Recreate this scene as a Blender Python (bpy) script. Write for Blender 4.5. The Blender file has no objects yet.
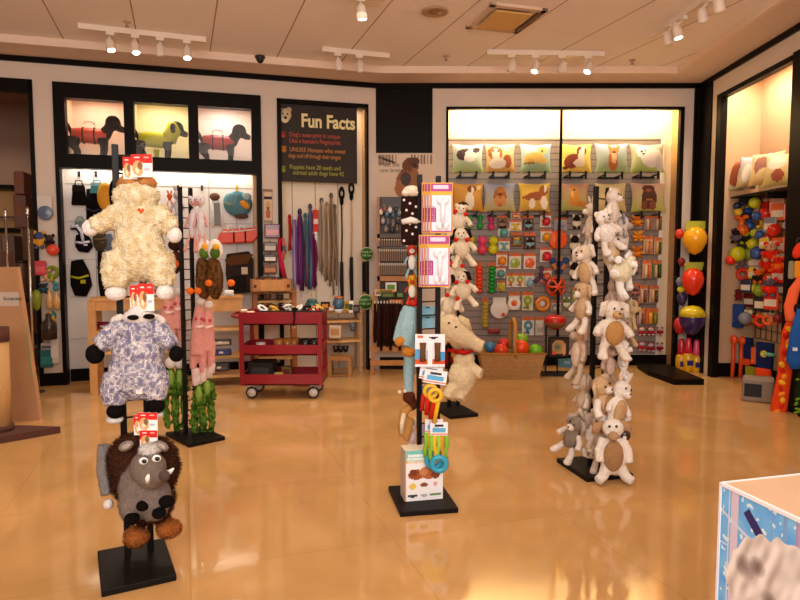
import bpy, bmesh, math, random
from mathutils import Vector, Matrix, Euler
random.seed(7)
R = math.radians
SC = bpy.context.scene
COL = SC.collection
# ------------------------------------------------------------------ camera
FPX, HZ, HC, H = 630.0, 255.0, 1.35, 3.32
PITCH = math.atan((300-HZ)/FPX)
cd = bpy.data.cameras.new('camera'); cam = bpy.data.objects.new('camera', cd); COL.objects.link(cam)
cam.location = (0, 0, HC); cam.rotation_euler = (math.pi/2-PITCH, 0, 0)
cd.sensor_width = 36; cd.lens = FPX/800*36; cd.clip_end = 60; cd.clip_start = .05
SC.camera = cam
# ------------------------------------------------------------------ world and light
w = bpy.data.worlds.new('world'); SC.world = w; w.use_nodes = True
w.node_tree.nodes['Background'].inputs[0].default_value = (1, .80, .66, 1)
w.node_tree.nodes['Background'].inputs[1].default_value = .3
SC.view_settings.view_transform = 'Standard'; SC.view_settings.look = 'None'
SC.view_settings.exposure = 0.0; SC.view_settings.gamma = 1
def area(name, loc, target, sx, sy, power, col):
    l = bpy.data.lights.new(name, 'AREA'); l.shape = 'RECTANGLE'; l.size = sx; l.size_y = sy; l.energy = power; l.color = col
    o = bpy.data.objects.new(name, l); COL.objects.link(o); o.location = loc
    o.rotation_euler = (Vector(target)-Vector(loc)).to_track_quat('-Z', 'Y').to_euler()
    return o
def spot(name, loc, target, power, col, ang=60, rad=.04, blend=.6):
    l = bpy.data.lights.new(name, 'SPOT'); l.energy = power; l.color = col; l.spot_size = R(ang); l.spot_blend = blend; l.shadow_soft_size = rad
    o = bpy.data.objects.new(name, l); COL.objects.link(o); o.location = loc
    o.rotation_euler = (Vector(target)-Vector(loc)).to_track_quat('-Z', 'Y').to_euler()
    return o
WARM = (1, .84, .68)
area('mall_light', (0, -1.6, 2.4), (0.0, 4.5, 1.7), 5, 1.6, 215, (1, .93, .86))
area('ceiling_soft_fill', (0, 3.6, H-.12), (0, 3.6, 0), 4, 3, 46, WARM)  # added soft fill below the ceiling, not a fixture of the shop
# ------------------------------------------------------------------ pixel to place
def ray(px, py):
    a, b = (px-400)/FPX, (300-py)/FPX
    return Vector((a, math.cos(PITCH)+b*math.sin(PITCH), -math.sin(PITCH)+b*math.cos(PITCH)))
CP = Vector((0, 0, HC))
def at(px, py, Y):
    d = ray(px, py); return CP+d*(Y/d.y)
def onz(px, py, z):
    d = ray(px, py); return CP+d*((z-HC)/d.z)
def flo(px, py): return onz(px, py, 0)
class Fr:
    """a wall: local x runs along it, local -y points into the room"""
    def __init__(s, a, b):
        s.o = Vector((a.x, a.y, 0)); e = Vector((b.x-a.x, b.y-a.y, 0)); s.len = e.length; s.e = e.normalized()
        s.n = Vector((s.e.y, -s.e.x, 0)); s.ang = math.atan2(s.e.y, s.e.x)
        s.M = Matrix.Translation(s.o) @ Matrix.Rotation(s.ang, 4, 'Z')
    def hit(s, px, py, d=0):
        r = ray(px, py); p0 = s.o+s.n*d
        return CP+r*((p0-CP).dot(s.n)/r.dot(s.n))
    def uz(s, px, py, d=0):
        p = s.hit(px, py, d); return (p-s.o).dot(s.e), p.z
    def P(s, u, d, z): return s.o+s.e*u+s.n*d+Vector((0, 0, z))
# ------------------------------------------------------------------ colour and materials
def hx(c, k=1):
    if not isinstance(c, str): return tuple(c)[:3]
    c = c.lstrip('#'); c = ''.join(q*2 for q in c) if len(c) == 3 else c; v = [int(c[i:i+2], 16)/255 for i in (0, 2, 4)]
    return tuple((x/12.92 if x <= .04045 else ((x+.055)/1.055)**2.4)*k for x in v)
MATS = {}
def mat(name, col=None, rough=.5, metal=0, bump=0, bscale=60, emit=0, coat=0, spec=.5, var=0, vscale=8, attr=False, sheen=0):
    if name in MATS: return MATS[name]
    m = bpy.data.materials.new(name); m.use_nodes = True; nt = m.node_tree; N = nt.nodes; L = nt.links
    b = N['Principled BSDF']; b.inputs['Roughness'].default_value = rough; b.inputs['Metallic'].default_value = metal
    b.inputs['Specular IOR Level'].default_value = spec; b.inputs['Coat Weight'].default_value = coat
    b.inputs['Sheen Weight'].default_value = sheen
    tc = N.new('ShaderNodeTexCoord')
    if attr:
        a = N.new('ShaderNodeAttribute'); a.attribute_name = 'Col'; src = a.outputs['Color']
    else:
        rgb = N.new('ShaderNodeRGB'); rgb.outputs[0].default_value = (*hx(col), 1); src = rgb.outputs[0]
    if var:
        n = N.new('ShaderNodeTexNoise'); n.inputs['Scale'].default_value = vscale; n.inputs['Detail'].default_value = 4
        L.new(tc.outputs['Object'], n.inputs['Vector'])
        mr = N.new('ShaderNodeMapRange'); mr.inputs[1].default_value = .3; mr.inputs[2].default_value = .7
        mr.inputs[3].default_value = 1-var; mr.inputs[4].default_value = 1+var*.5; L.new(n.outputs['Fac'], mr.inputs[0])
        mx = N.new('ShaderNodeMix'); mx.data_type = 'RGBA'; mx.blend_type = 'MULTIPLY'; mx.inputs[0].default_value = 1
        L.new(src, mx.inputs[6]); L.new(mr.outputs[0], mx.inputs[7]); src = mx.outputs[2]
    L.new(src, b.inputs['Base Color'])
    if emit:
        L.new(src, b.inputs['Emission Color']); b.inputs['Emission Strength'].default_value = emit
    if bump:
        n = N.new('ShaderNodeTexNoise'); n.inputs['Scale'].default_value = bscale; n.inputs['Detail'].default_value = 3
        L.new(tc.outputs['Object'], n.inputs['Vector'])
        bp = N.new('ShaderNodeBump'); bp.inputs['Strength'].default_value = bump; bp.inputs['Distance'].default_value = .01
        L.new(n.outputs['Fac'], bp.inputs['Height']); L.new(bp.outputs[0], b.inputs['Normal'])
    MATS[name] = m; return m
MATTE = mat('printed_matte', attr=True, rough=.6, spec=.3)
GLOSS = mat('glossy_plastic', attr=True, rough=.22)
CLOTH = mat('woven_cloth', attr=True, rough=.9, bump=.4, bscale=150, spec=.04)
FUR = mat('plush_fur', attr=True, rough=.95, bump=1, bscale=130, spec=.04, var=.12, vscale=40)
METAL = mat('painted_metal', attr=True, rough=.4, spec=.2)
PAINT = mat('stand_paint', attr=True, rough=.5, spec=.15)
WOODV = mat('wood_vertex', attr=True, rough=.45, var=.15, vscale=12)
# ------------------------------------------------------------------ mesh builder: everything adds coloured faces to one mesh
class MB:
    def __init__(s): s.v = []; s.f = []; s.c = []; s.sm = []; s.M = None
    def add(s, vs, fs, col, smooth=False, cols=None):
        n = len(s.v)
        s.v += [tuple(s.M @ Vector(v)) if s.M else tuple(v) for v in vs]
        c = hx(col) if col is not None else None
        for i, f in enumerate(fs):
            s.f.append(tuple(n+k for k in f)); s.c.append(cols[i] if cols else c); s.sm.append(smooth)
        return s
    def box(s, lo, hi, col, bev=0):
        x0, y0, z0 = lo; x1, y1, z1 = hi
        if bev > 0:
            b = min(bev, abs(x1-x0)*.45, abs(y1-y0)*.45, abs(z1-z0)*.45)
            bm = bmesh.new(); r = bmesh.ops.create_cube(bm, size=1)
            for v in bm.verts: v.co = Vector((x0+(v.co.x+.5)*(x1-x0), y0+(v.co.y+.5)*(y1-y0), z0+(v.co.z+.5)*(z1-z0)))
            bmesh.ops.bevel(bm, geom=bm.edges[:], offset=b, segments=2, affect='EDGES', profile=.5)
            bm.verts.index_update()
            s.add([v.co[:] for v in bm.verts], [[v.index for v in f.verts] for f in bm.faces], col); bm.free(); return s
        vs = [(x0,y0,z0),(x1,y0,z0),(x1,y1,z0),(x0,y1,z0),(x0,y0,z1),(x1,y0,z1),(x1,y1,z1),(x0,y1,z1)]
        return s.add(vs, [(0,3,2,1),(4,5,6,7),(0,1,5,4),(1,2,6,5),(2,3,7,6),(3,0,4,7)], col)
    def ell(s, c, r, col, rot=(0,0,0), n=12, m=8, noise=0, rnd=None):
        if not hasattr(r, '__len__'): r = (r, r, r)
        Rm = Euler(rot).to_matrix(); c = Vector(c); vs = []; fs = []
        for j in range(1, m):
            t = math.pi*j/m
            for i in range(n):
                a = 2*math.pi*i/n
                k = 1+(random.uniform(-noise, noise) if noise else 0)
                vs.append(c+Rm @ Vector((r[0]*math.sin(t)*math.cos(a)*k, r[1]*math.sin(t)*math.sin(a)*k, r[2]*math.cos(t)*k)))
        vs += [c+Rm @ Vector((0,0,r[2])), c+Rm @ Vector((0,0,-r[2]))]; T = len(vs)-2; B = T+1
        for j in range(m-2):
            for i in range(n):
                a, b = j*n+i, j*n+(i+1) % n; fs.append((a, a+n, b+n, b))
        for i in range(n):
            fs.append((T, i, (i+1) % n)); k = (m-2)*n; fs.append((B, k+(i+1) % n, k+i))
        return s.add(vs, fs, col, True)
    def tube(s, pts, rad, col, n=8, caps=True, flat=1, smooth=True):
        """tube through pts; rad a number or one per point; flat squashes it along its second axis"""
        pts = [Vector(p) for p in pts]; k = len(pts)
        if not hasattr(rad, '__len__'): rad = [rad]*k
        vs = []; fs = []; up = None
        for i, p in enumerate(pts):
            t = (pts[min(i+1, k-1)]-pts[max(i-1, 0)]).normalized()
            if up is None:
                up = Vector((0, 1, 0)) if abs(t.y) < .9 else Vector((1, 0, 0))
            a = t.cross(up).normalized(); up = a.cross(t).normalized()
            for j in range(n):
                th = 2*math.pi*j/n
                vs.append(p+a*(rad[i]*math.cos(th))+up*(rad[i]*flat*math.sin(th)))
        for i in range(k-1):
            for j in range(n):
                a, b = i*n+j, i*n+(j+1) % n; fs.append((a, b, b+n, a+n))
        if caps: fs.append(tuple(range(n))[::-1]); fs.append(tuple(range((k-1)*n, k*n)))
        return s.add(vs, fs, col, smooth)
    def cyl(s, p0, p1, r, col, r1=None, n=14): return s.tube([p0, p1], [r, r if r1 is None else r1], col, n)
    def lathe(s, prof, c, col, n=20, axis='Z', smooth=True):
        vs = []; fs = []; k = len(prof); c = Vector(c)
        for r, h in prof:
            for i in range(n):
                a = 2*math.pi*i/n; x, y = r*math.cos(a), r*math.sin(a)
                vs.append(c+(Vector((x, y, h)) if axis == 'Z' else Vector((x, -h, y)) if axis == 'Y' else Vector((h, x, y))))
        for j in range(k-1):
            for i in range(n):
                a, b = j*n+i, j*n+(i+1) % n; fs.append((a, b, b+n, a+n) if axis != 'Y' else (a, b, b+n, a+n))
        fs.append(tuple(range(n))[::-1]); fs.append(tuple(range((k-1)*n, k*n)))
        return s.add(vs, fs, col, smooth)
    def torus(s, c, R0, r, col, axis='Y', n=20, m=8, sz=1):
        vs = []; fs = []; c = Vector(c)
        for i in range(n):
            a = 2*math.pi*i/n
            for j in range(m):
                b = 2*math.pi*j/m; x = (R0+r*math.cos(b))*math.cos(a); y = (R0+r*math.cos(b))*math.sin(a)*sz; z = r*math.sin(b)
                vs.append(c+(Vector((x, z, y)) if axis == 'Y' else Vector((x, y, z)) if axis == 'Z' else Vector((z, x, y))))
        for i in range(n):
            for j in range(m):
                fs.append((i*m+j, ((i+1) % n)*m+j, ((i+1) % n)*m+(j+1) % m, i*m+(j+1) % m))
        return s.add(vs, fs, col, True)
    def prism(s, pts, y0, y1, col):
        """outline in x,z extruded from y0 to y1"""
        n = len(pts); vs = [(x, y0, z) for x, z in pts]+[(x, y1, z) for x, z in pts]
        fs = [tuple(range(n)), tuple(range(2*n-1, n-1, -1))]+[(i, i+n, (i+1) % n+n, (i+1) % n) for i in range(n)]
        return s.add(vs, fs, col)
    def zprism(s, pts, z0, z1, col):
        n = len(pts); vs = [(x, y, z0) for x, y in pts]+[(x, y, z1) for x, y in pts]
        fs = [tuple(range(n))[::-1], tuple(range(n, 2*n))]+[(i, (i+1) % n, (i+1) % n+n, i+n) for i in range(n)]
        return s.add(vs, fs, col)
    def pic(s, x0, x1, z0, z1, y, fn, nx=24, nz=24, puff=0, edge=None):
        """a printed face: fn(u, v) gives the print colour, u and v in 0..1; puff swells it towards -y"""
        vs = []; fs = []; cs = []
        for j in range(nz+1):
            for i in range(nx+1):
                u, v = i/nx, j/nz
                q = puff*(max(0, (1-(2*u-1)**2)*(1-(2*v-1)**2))**.5) if puff else 0
                # pillow corners reach out further than its sides
                e = 0 if not puff else -.05*(x1-x0)*math.sin(math.pi*v)*(2*u-1)
                f = 0 if not puff else -.05*(z1-z0)*math.sin(math.pi*u)*(2*v-1)
                vs.append((x0+(x1-x0)*u+e, y-q, z0+(z1-z0)*v+f))
        for j in range(nz):
            for i in range(nx):
                a = j*(nx+1)+i; fs.append((a, a+1, a+nx+2, a+nx+1)); cs.append(hx(fn((i+.5)/nx, (j+.5)/nz)))
        s.add(vs, fs, None, bool(puff), cs)
        if puff:
            vb = [(x, 2*y-yy+.0, z) for x, yy, z in vs]
            s.add(vb, [tuple(reversed(f)) for f in fs], edge or '#b99b6a', True)
        return s
    def build(s, name, m, parent=None, bevel=0, sub=0, remesh=0, tuft=None, lump=None, cfn=None):
        me = bpy.data.meshes.new(name); me.from_pydata(s.v, [], s.f); me.update()
        at_ = me.color_attributes.new('Col', 'FLOAT_COLOR', 'CORNER')
        buf = []
        for f, c in zip(s.f, s.c): buf += [c[0], c[1], c[2], 1.0]*len(f)
        at_.data.foreach_set('color', buf); me.polygons.foreach_set('use_smooth', s.sm); me.materials.append(m)
        o = bpy.data.objects.new(name, me); COL.objects.link(o)
        if remesh: remesh_(o, remesh, s.c[0], tuft, lump, cfn)
        if bevel:
            b = o.modifiers.new('bevel', 'BEVEL'); b.width = bevel; b.segments = 2; b.limit_method = 'ANGLE'
        if parent is not None: o.parent = parent
        return o
from mathutils import noise as NZ
def remesh_(o, vox, col, tuft=None, lump=None, cfn=None):
    """melts the overlapping shapes of one soft body into one surface; tuft=(count, length, width, colours) adds pile"""
    md = o.modifiers.new('r', 'REMESH'); md.mode = 'VOXEL'; md.voxel_size = vox; md.use_smooth_shade = True
    ms = o.modifiers.new('s', 'SMOOTH'); ms.iterations = 4; ms.factor = .6
    dg = bpy.context.evaluated_depsgraph_get(); me = bpy.data.meshes.new_from_object(o.evaluated_get(dg)); old = o.data
    m = old.materials[0]; o.modifiers.clear()
    vs = [v.co.copy() for v in me.vertices]; ns = [v.normal.copy() for v in me.vertices]; fs = [tuple(p.vertices) for p in me.polygons]
    if lump: vs = [v+n_*(NZ.noise(v*lump[1])*lump[0]) for v, n_ in zip(vs, ns)]
    cs = [cfn(vs[f[0]]) for f in fs] if cfn else [col]*len(fs); sm = [True]*len(fs); co = [v[:] for v in vs]
    if tuft:
        cnt, ln, wd, cols = tuft; rr = random.Random(5); cols = [hx(c) for c in cols]
        for _ in range(cnt):
            i = rr.randrange(len(vs)); p, nn = vs[i], ns[i]
            d = (nn+Vector((rr.uniform(-.6, .6), rr.uniform(-.6, .6), rr.uniform(-.9, .2)))).normalized()
            a = d.cross(Vector((rr.uniform(-1, 1), rr.uniform(-1, 1), rr.uniform(-1, 1)))).normalized(); L = ln*rr.uniform(.6, 1.2)
            b = d.cross(a); k = len(co)
            co += [tuple(p+a*wd-d*.002), tuple(p-a*wd*.5+b*wd*.8-d*.002), tuple(p-a*wd*.5-b*wd*.8-d*.002), tuple(p+d*L)]
            fs += [(k, k+1, k+3), (k+1, k+2, k+3), (k+2, k, k+3)]; c = rr.choice(cols); cs += [c]*3; sm += [True]*3
    nm = bpy.data.meshes.new(o.name); nm.from_pydata(co, [], fs); nm.update()
    at_ = nm.color_attributes.new('Col', 'FLOAT_COLOR', 'CORNER'); buf = []
    for f, c in zip(fs, cs): buf += [c[0], c[1], c[2], 1.0]*len(f)
    at_.data.foreach_set('color', buf); nm.polygons.foreach_set('use_smooth', sm); nm.materials.append(m)
    o.data = nm; bpy.data.meshes.remove(me); bpy.data.meshes.remove(old)
def tag(o, label, cat, group=None, kind=None):
    if label: o['label'] = label
    if cat: o['category'] = cat
    if group: o['group'] = group
    if kind: o['kind'] = kind
    return o
def thing(name, label, cat, loc, rz=0, group=None):
    o = bpy.data.objects.new(name, None); COL.objects.link(o); o.location = loc; o.rotation_euler = (0, 0, rz); o.empty_display_size = .05
    return tag(o, label, cat, group)
def single(name, mb, m, label, cat, loc=(0,0,0), rz=0, group=None, **k):
    o = mb.build(name, m, **k); o.location = loc; o.rotation_euler = (0, 0, rz); return tag(o, label, cat, group)
def struct(name, mb, m, fr=None, **k):
    o = mb.build(name, m, **k); o['kind'] = 'structure'
    if fr: o.matrix_world = fr.M
    return o
def copy_thing(t, loc, rz, label, group=None, sc=None):
    r = t.copy(); COL.objects.link(r); r.location = loc; r.rotation_euler = (0, 0, rz); r['label'] = label
    if group: r['group'] = group
    if sc: r.scale = sc
    def kids(src, dst):
        for ch in list(src.children):
            c = ch.copy(); COL.objects.link(c); c.parent = dst; kids(ch, c)
    kids(t, r); return r
def text(name, body, size, loc, m, parent, fr_rot=(math.pi/2, 0, 0), ext=.001, align='LEFT', sx=1, shear=0, bold=0):
    c = bpy.data.curves.new(name, 'FONT'); c.body = body; c.size = size; c.extrude = ext; c.align_x = align; c.shear = shear; c.offset = bold
    t = bpy.data.objects.new(name, c); COL.objects.link(t)
    dg = bpy.context.evaluated_depsgraph_get(); dg.update()
    me = bpy.data.meshes.new_from_object(t.evaluated_get(dg)); bpy.data.objects.remove(t); bpy.data.curves.remove(c)
    me.materials.clear(); me.materials.append(m)
    o = bpy.data.objects.new(name, me); COL.objects.link(o); o.location = loc; o.rotation_euler = fr_rot; o.scale = (sx, 1, 1); o.parent = parent
    return o
def lookrot(d): return Vector(d).to_track_quat('-Y', 'Z').to_euler()

def mixc(a, b, t):
    a, b = hx(a), hx(b); t = min(1, max(0, t)); return tuple(p+(q-p)*t for p, q in zip(a, b))
def mottle(cols, freq, seed=0):
    cols = [hx(c) for c in cols]
    def f(v):
        t = NZ.noise(v*freq+Vector((seed, 0, 0)))*1.6+.5; t = min(.999, max(0, t))*(len(cols)-1); i = int(t)
        return mixc(cols[i], cols[min(i+1, len(cols)-1)], t-i)
    return f
def paint(bg, shapes):
    """print pattern: later shapes cover earlier ones; bg a colour or (bottom, top)"""
    sh = []
    for q in shapes:
        a = list(q); a.append(math.radians(a.pop()) if len(a) == 7 else 0) if a[0] == 'e' else None
        sh.append(a)
    def fn(u, v):
        c = mixc(bg[0], bg[1], v) if isinstance(bg, tuple) else bg
        for q in sh:
            if q[0] == 'r':
                if q[1] <= u <= q[3] and q[2] <= v <= q[4]: c = q[5]
            else:
                x, y = u-q[1], v-q[2]; t = q[6]
                if t: x, y = x*math.cos(t)+y*math.sin(t), -x*math.sin(t)+y*math.cos(t)
                if (x/q[3])**2+(y/q[4])**2 <= 1: c = q[5]
        return c
    return fn
class Sk:
    """a thing drawn to scale at a known distance: pixels around (px0, py0) become metres at depth Y"""
    def __init__(s, px0, py0, Y): s.o = at(px0, py0, Y); s.x, s.y = px0, py0; s.s = Y/FPX
    def p(s, px, py, dy=0): return at(px, py, s.o.y+dy)-s.o
def rect_from(quad, z):
    q = [onz(a, b, z) for a, b in quad]                             # back-left, back-right, front-right, front-left
    c = sum(q, Vector())/4; e = ((q[1]-q[0])+(q[2]-q[3]))/2; d = ((q[0]-q[3])+(q[1]-q[2]))/2
    return c, e.length, d.length, (math.atan2(e.y, e.x)+math.atan2(d.y, d.x)-math.pi/2)/2
# ================================================================== THE SETTING
LW = Fr(onz(50, 58.5, H), onz(384, 84.2, H))
YB = onz(560, 83.7, H).y
BW = Fr(Vector((0, YB, 0)), Vector((1, YB, 0)))
RW = Fr(onz(711, 78, H), onz(800, 24, H))
LDEP, BDEP, RDEP = .2, .25, .45
SDEP = .46                                                          # the three display windows are deeper
BLACK = mat('black_trim', '#130d0a', rough=.4, spec=.06)
WALLM = mat('painted_wall', '#dccabb', rough=.65, var=.04, vscale=3)
CREAM = mat('cream_panel', '#e8d8c4', rough=.6)
WHITEP = mat('white_panel', '#d9d3d0', rough=.5)
GOLD = mat('jamb_wood', '#b98a55', rough=.4, var=.12, vscale=20)
# floor: polished tiles with faint veins and thin joints
def floor_mat():
    m = bpy.data.materials.new('polished_tile'); m.use_nodes = True; N = m.node_tree.nodes; L = m.node_tree.links; b = N['Principled BSDF']
    tc = N.new('ShaderNodeTexCoord'); mp = N.new('ShaderNodeMapping'); mp.inputs['Rotation'].default_value = (0, 0, R(-19)); L.new(tc.outputs['Object'], mp.inputs[0])
    br = N.new('ShaderNodeTexBrick'); br.offset = 0; br.inputs['Scale'].default_value = 1; br.inputs['Brick Width'].default_value = .92; br.inputs['Row Height'].default_value = .92
    br.inputs['Mortar Size'].default_value = .003; br.inputs['Mortar Smooth'].default_value = .3
    br.inputs['Color1'].default_value = (*hx('#c9995f'), 1); br.inputs['Color2'].default_value = (*hx('#cc9d64'), 1); br.inputs['Mortar'].default_value = (*hx('#bf8d54'), 1)
    L.new(mp.outputs[0], br.inputs[0])
    n = N.new('ShaderNodeTexNoise'); n.inputs['Scale'].default_value = 1.6; n.inputs['Detail'].default_value = 8; n.inputs['Distortion'].default_value = 1.2; L.new(mp.outputs[0], n.inputs[0])
    cr = N.new('ShaderNodeValToRGB'); cr.color_ramp.elements[0].position = .3; cr.color_ramp.elements[0].color = (.86, .84, .8, 1); cr.color_ramp.elements[1].position = .7; cr.color_ramp.elements[1].color = (1.06, 1.06, 1.06, 1)
    L.new(n.outputs[0], cr.inputs[0])
    mx = N.new('ShaderNodeMix'); mx.data_type = 'RGBA'; mx.blend_type = 'MULTIPLY'; mx.inputs[0].default_value = 1
    L.new(br.outputs[0], mx.inputs[6]); L.new(cr.outputs[0], mx.inputs[7]); L.new(mx.outputs[2], b.inputs['Base Color'])
    b.inputs['Roughness'].default_value = .07; b.inputs['Specular IOR Level'].default_value = .6
    n2 = N.new('ShaderNodeTexNoise'); n2.inputs['Scale'].default_value = 5; L.new(tc.outputs['Object'], n2.inputs[0])
    bp = N.new('ShaderNodeBump'); bp.inputs['Strength'].default_value = .03; bp.inputs['Distance'].default_value = .02; L.new(n2.outputs[0], bp.inputs['Height']); L.new(bp.outputs[0], b.inputs['Normal'])
    return m
struct('floor', MB().box((-9, -3, -.1), (7, 11, 0), '#ffffff'), floor_mat())
def ceil_mat():
    m = bpy.data.materials.new('ceiling_panels'); m.use_nodes = True; N = m.node_tree.nodes; L = m.node_tree.links; b = N['Principled BSDF']
    tc = N.new('ShaderNodeTexCoord'); mp = N.new('ShaderNodeMapping'); mp.inputs['Rotation'].default_value = (0, 0, R(-19.2)); mp.inputs['Location'].default_value = (.33, .18, 0); L.new(tc.outputs['Object'], mp.inputs[0])
    br = N.new('ShaderNodeTexBrick'); br.offset = 0; br.inputs['Scale'].default_value = 1; br.inputs['Brick Width'].default_value = .66; br.inputs['Row Height'].default_value = 20
    br.inputs['Mortar Size'].default_value = .006; br.inputs['Color1'].default_value = (*hx('#f6ede8'), 1); br.inputs['Color2'].default_value = (*hx('#f6ede8'), 1); br.inputs['Mortar'].default_value = (*hx('#a88674'), 1)
    b2 = N.new('ShaderNodeTexBrick'); b2.offset = 0; b2.inputs['Scale'].default_value = 1; b2.inputs['Brick Width'].default_value = 60; b2.inputs['Row Height'].default_value = 1.32
    b2.inputs['Mortar Size'].default_value = .004; b2.inputs['Color1'].default_value = (1, 1, 1, 1); b2.inputs['Color2'].default_value = (1, 1, 1, 1); b2.inputs['Mortar'].default_value = (.88, .84, .82, 1)
    for q in (br, b2): L.new(mp.outputs[0], q.inputs[0])
    mx = N.new('ShaderNodeMix'); mx.data_type = 'RGBA'; mx.blend_type = 'MULTIPLY'; mx.inputs[0].default_value = 1
    L.new(br.outputs[0], mx.inputs[6]); L.new(b2.outputs[0], mx.inputs[7]); L.new(mx.outputs[2], b.inputs['Base Color']); b.inputs['Roughness'].default_value = .8
    return m
CEILM = ceil_mat()
CZ = H+.06                                                          # the panelled ceiling sits a step above the plain perimeter
struct('ceiling', MB().box((-9, -3, CZ), (7, 11, CZ+.1), '#ffffff'), CEILM)
def off(fr, u, d): p = fr.P(u, d, 0); return (p.x, p.y)
def seg_int(p1, d1, p2, d2):
    den = d1.x*d2.y-d1.y*d2.x; t = ((p2.x-p1.x)*d2.y-(p2.y-p1.y)*d2.x)/den; return p1+d1*t
LB = seg_int(LW.o, LW.e, BW.o, BW.e); BR = seg_int(BW.o, BW.e, RW.o, RW.e)
def inner(d):
    a = seg_int(LW.o+LW.n*d, LW.e, BW.o+BW.n*d, BW.e); b = seg_int(BW.o+BW.n*d, BW.e, RW.o+RW.n*d, RW.e)
    return [LW.P(-4, d, 0), a, b, RW.P(7, d, 0)]
o_, i_ = inner(-.02), inner(.42)
sf = MB()
for k in range(3):
    q = [o_[k], o_[k+1], i_[k+1], i_[k]]; sf.zprism([(p.x, p.y) for p in q][::-1], H, CZ+.02, '#dcb89e')
struct('ceiling_border', sf, mat('border_plaster', '#e6d0c0', rough=.7))
i2 = inner(.47); lp = MB()
for k in range(3):
    q = [i_[k], i_[k+1], i2[k+1], i2[k]]; lp.zprism([(p.x, p.y) for p in q][::-1], H-.012, CZ+.0, '#e8cdb8')
struct('trim_1', lp, mat('ledge_white', '#ecd2bd', rough=.5))
# black cornice line
t2 = MB(); a_ = inner(-.02); b_ = inner(.03)
for k in range(3):
    q = [a_[k], a_[k+1], b_[k+1], b_[k]]; t2.zprism([(p.x, p.y) for p in q][::-1], H-.055, H-.001, '#17100d')
struct('trim_2', t2, BLACK)
# ---- left wall, with openings given as u/z rectangles measured on its face
ul = lambda px, py: LW.uz(px, py)[0]
zl = lambda px, py: LW.uz(px, py)[1]
U_door1 = ul(37, 200); Z_door = zl(20, 79)
UA0, UA1, ZA1, ZA0 = ul(54, 120), ul(261, 130), zl(150, 88.5), zl(150, 171)
UF0, UF1, ZF1 = ul(277, 130), ul(368, 130), zl(320, 101.5)
U_end = (LB-LW.o).dot(LW.e)
wl = MB(); T = .06
wl.box((U_door1, 0, 0), (UA0, T, H), '#fff'); wl.box((-4, 0, Z_door), (U_door1, T, H), '#fff')
wl.box((UA0, 0, ZA1), (UA1, T, H), '#fff'); wl.box((UA1, 0, 0), (UF0, T, H), '#fff')
wl.box((UF0, 0, ZF1), (UF1, T, H), '#fff'); wl.box((UF1, 0, 0), (U_end+.03, T, H), '#fff')
struct('wall_left', wl, WALLM, LW)
# black door frame of the left opening
df = MB(); ft = .055
df.box((U_door1-ft*.7, -.02, 0), (U_door1, T, Z_door-.005), '#fff'); df.box((-4, -.02, Z_door-.13), (U_door1, T, Z_door), '#fff')
struct('door_1', df, BLACK, LW)
# black frame with three lit windows above the accessory niche
fw = MB(); ft = .07
win = []
for x0, x1, yt, yb in ((66, 124.5, 100, 154.5), (134.5, 188.5, 104, 157.5), (198.5, 251.5, 108, 161)):
    win.append((ul(x0, 130), ul(x1, 130), zl((x0+x1)/2, yb), zl((x0+x1)/2, yt)))
zt, zb = max(q[3] for q in win), min(q[2] for q in win)
zt = sum(q[3] for q in win)/3; zb = sum(q[2] for q in win)/3
F0, F1 = -.03, .09
fw.box((UA0, F0, 0), (UA0+ft*.55, F1, ZA0), '#fff'); fw.box((UA1-ft*.8, F0, 0), (UA1, F1, ZA0), '#fff')
fw.box((UA0, F0, zt), (UA1, F1, ZA1), '#fff'); fw.box((UA0, F0, ZA0), (UA1, F1, zb), '#fff'); fw.box((UA0, F1, ZA0+.09), (UA1, SDEP+.02, zb), '#fff')
us = [UA0]+[v for q in win for v in q[:2]]+[UA1]
for k in range(0, 8, 2): fw.box((us[k], F0, zb), (us[k+1], F1, zt), '#fff')
struct('window_1', fw, BLACK, LW)
gl = bpy.data.materials.new('display_glass'); gl.use_nodes = True; nt = gl.node_tree; nt.nodes.clear()
ou = nt.nodes.new('ShaderNodeOutputMaterial'); mx = nt.nodes.new('ShaderNodeMixShader'); tr = nt.nodes.new('ShaderNodeBsdfTransparent'); gs = nt.nodes.new('ShaderNodeBsdfGlossy'); gs.inputs['Roughness'].default_value = .02
fz = nt.nodes.new('ShaderNodeFresnel'); fz.inputs[0].default_value = 1.45
nt.links.new(fz.outputs[0], mx.inputs[0]); nt.links.new(tr.outputs[0], mx.inputs[1]); nt.links.new(gs.outputs[0], mx.inputs[2]); nt.links.new(mx.outputs[0], ou.inputs[0])
for k, q in enumerate(win):
    struct('window_%d' % (k+2), MB().box((q[0]-.005, .03, zb-.005), (q[1]+.005, .036, zt+.005), '#fff'), gl, LW)
    bx = MB(); a, b = q[0]-.02, q[1]+.02
    bx.box((a, SDEP, zb), (b, SDEP+.02, zt+.1), '#fff'); bx.box((a-.01, .09, zb), (a, SDEP, zt+.1), '#fff'); bx.box((b, .09, zb), (b+.01, SDEP, zt+.1), '#fff'); bx.box((a, .09, zt+.1), (b, SDEP+.02, zt+.12), '#fff'); bx.box((a, .09, zb-.01), (b, SDEP, zb), '#fff')
    struct('wall_display_%d' % (k+1), bx, CREAM, LW)
    c = LW.P((q[0]+q[1])/2, -.2, zt+.06)
    area('display_lamp', c, LW.P((q[0]+q[1])/2, -.28, zb), .3, .1, 3.2, ((1, .62, .42), (1, .86, .42), (1, .84, .82))[k])
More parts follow.
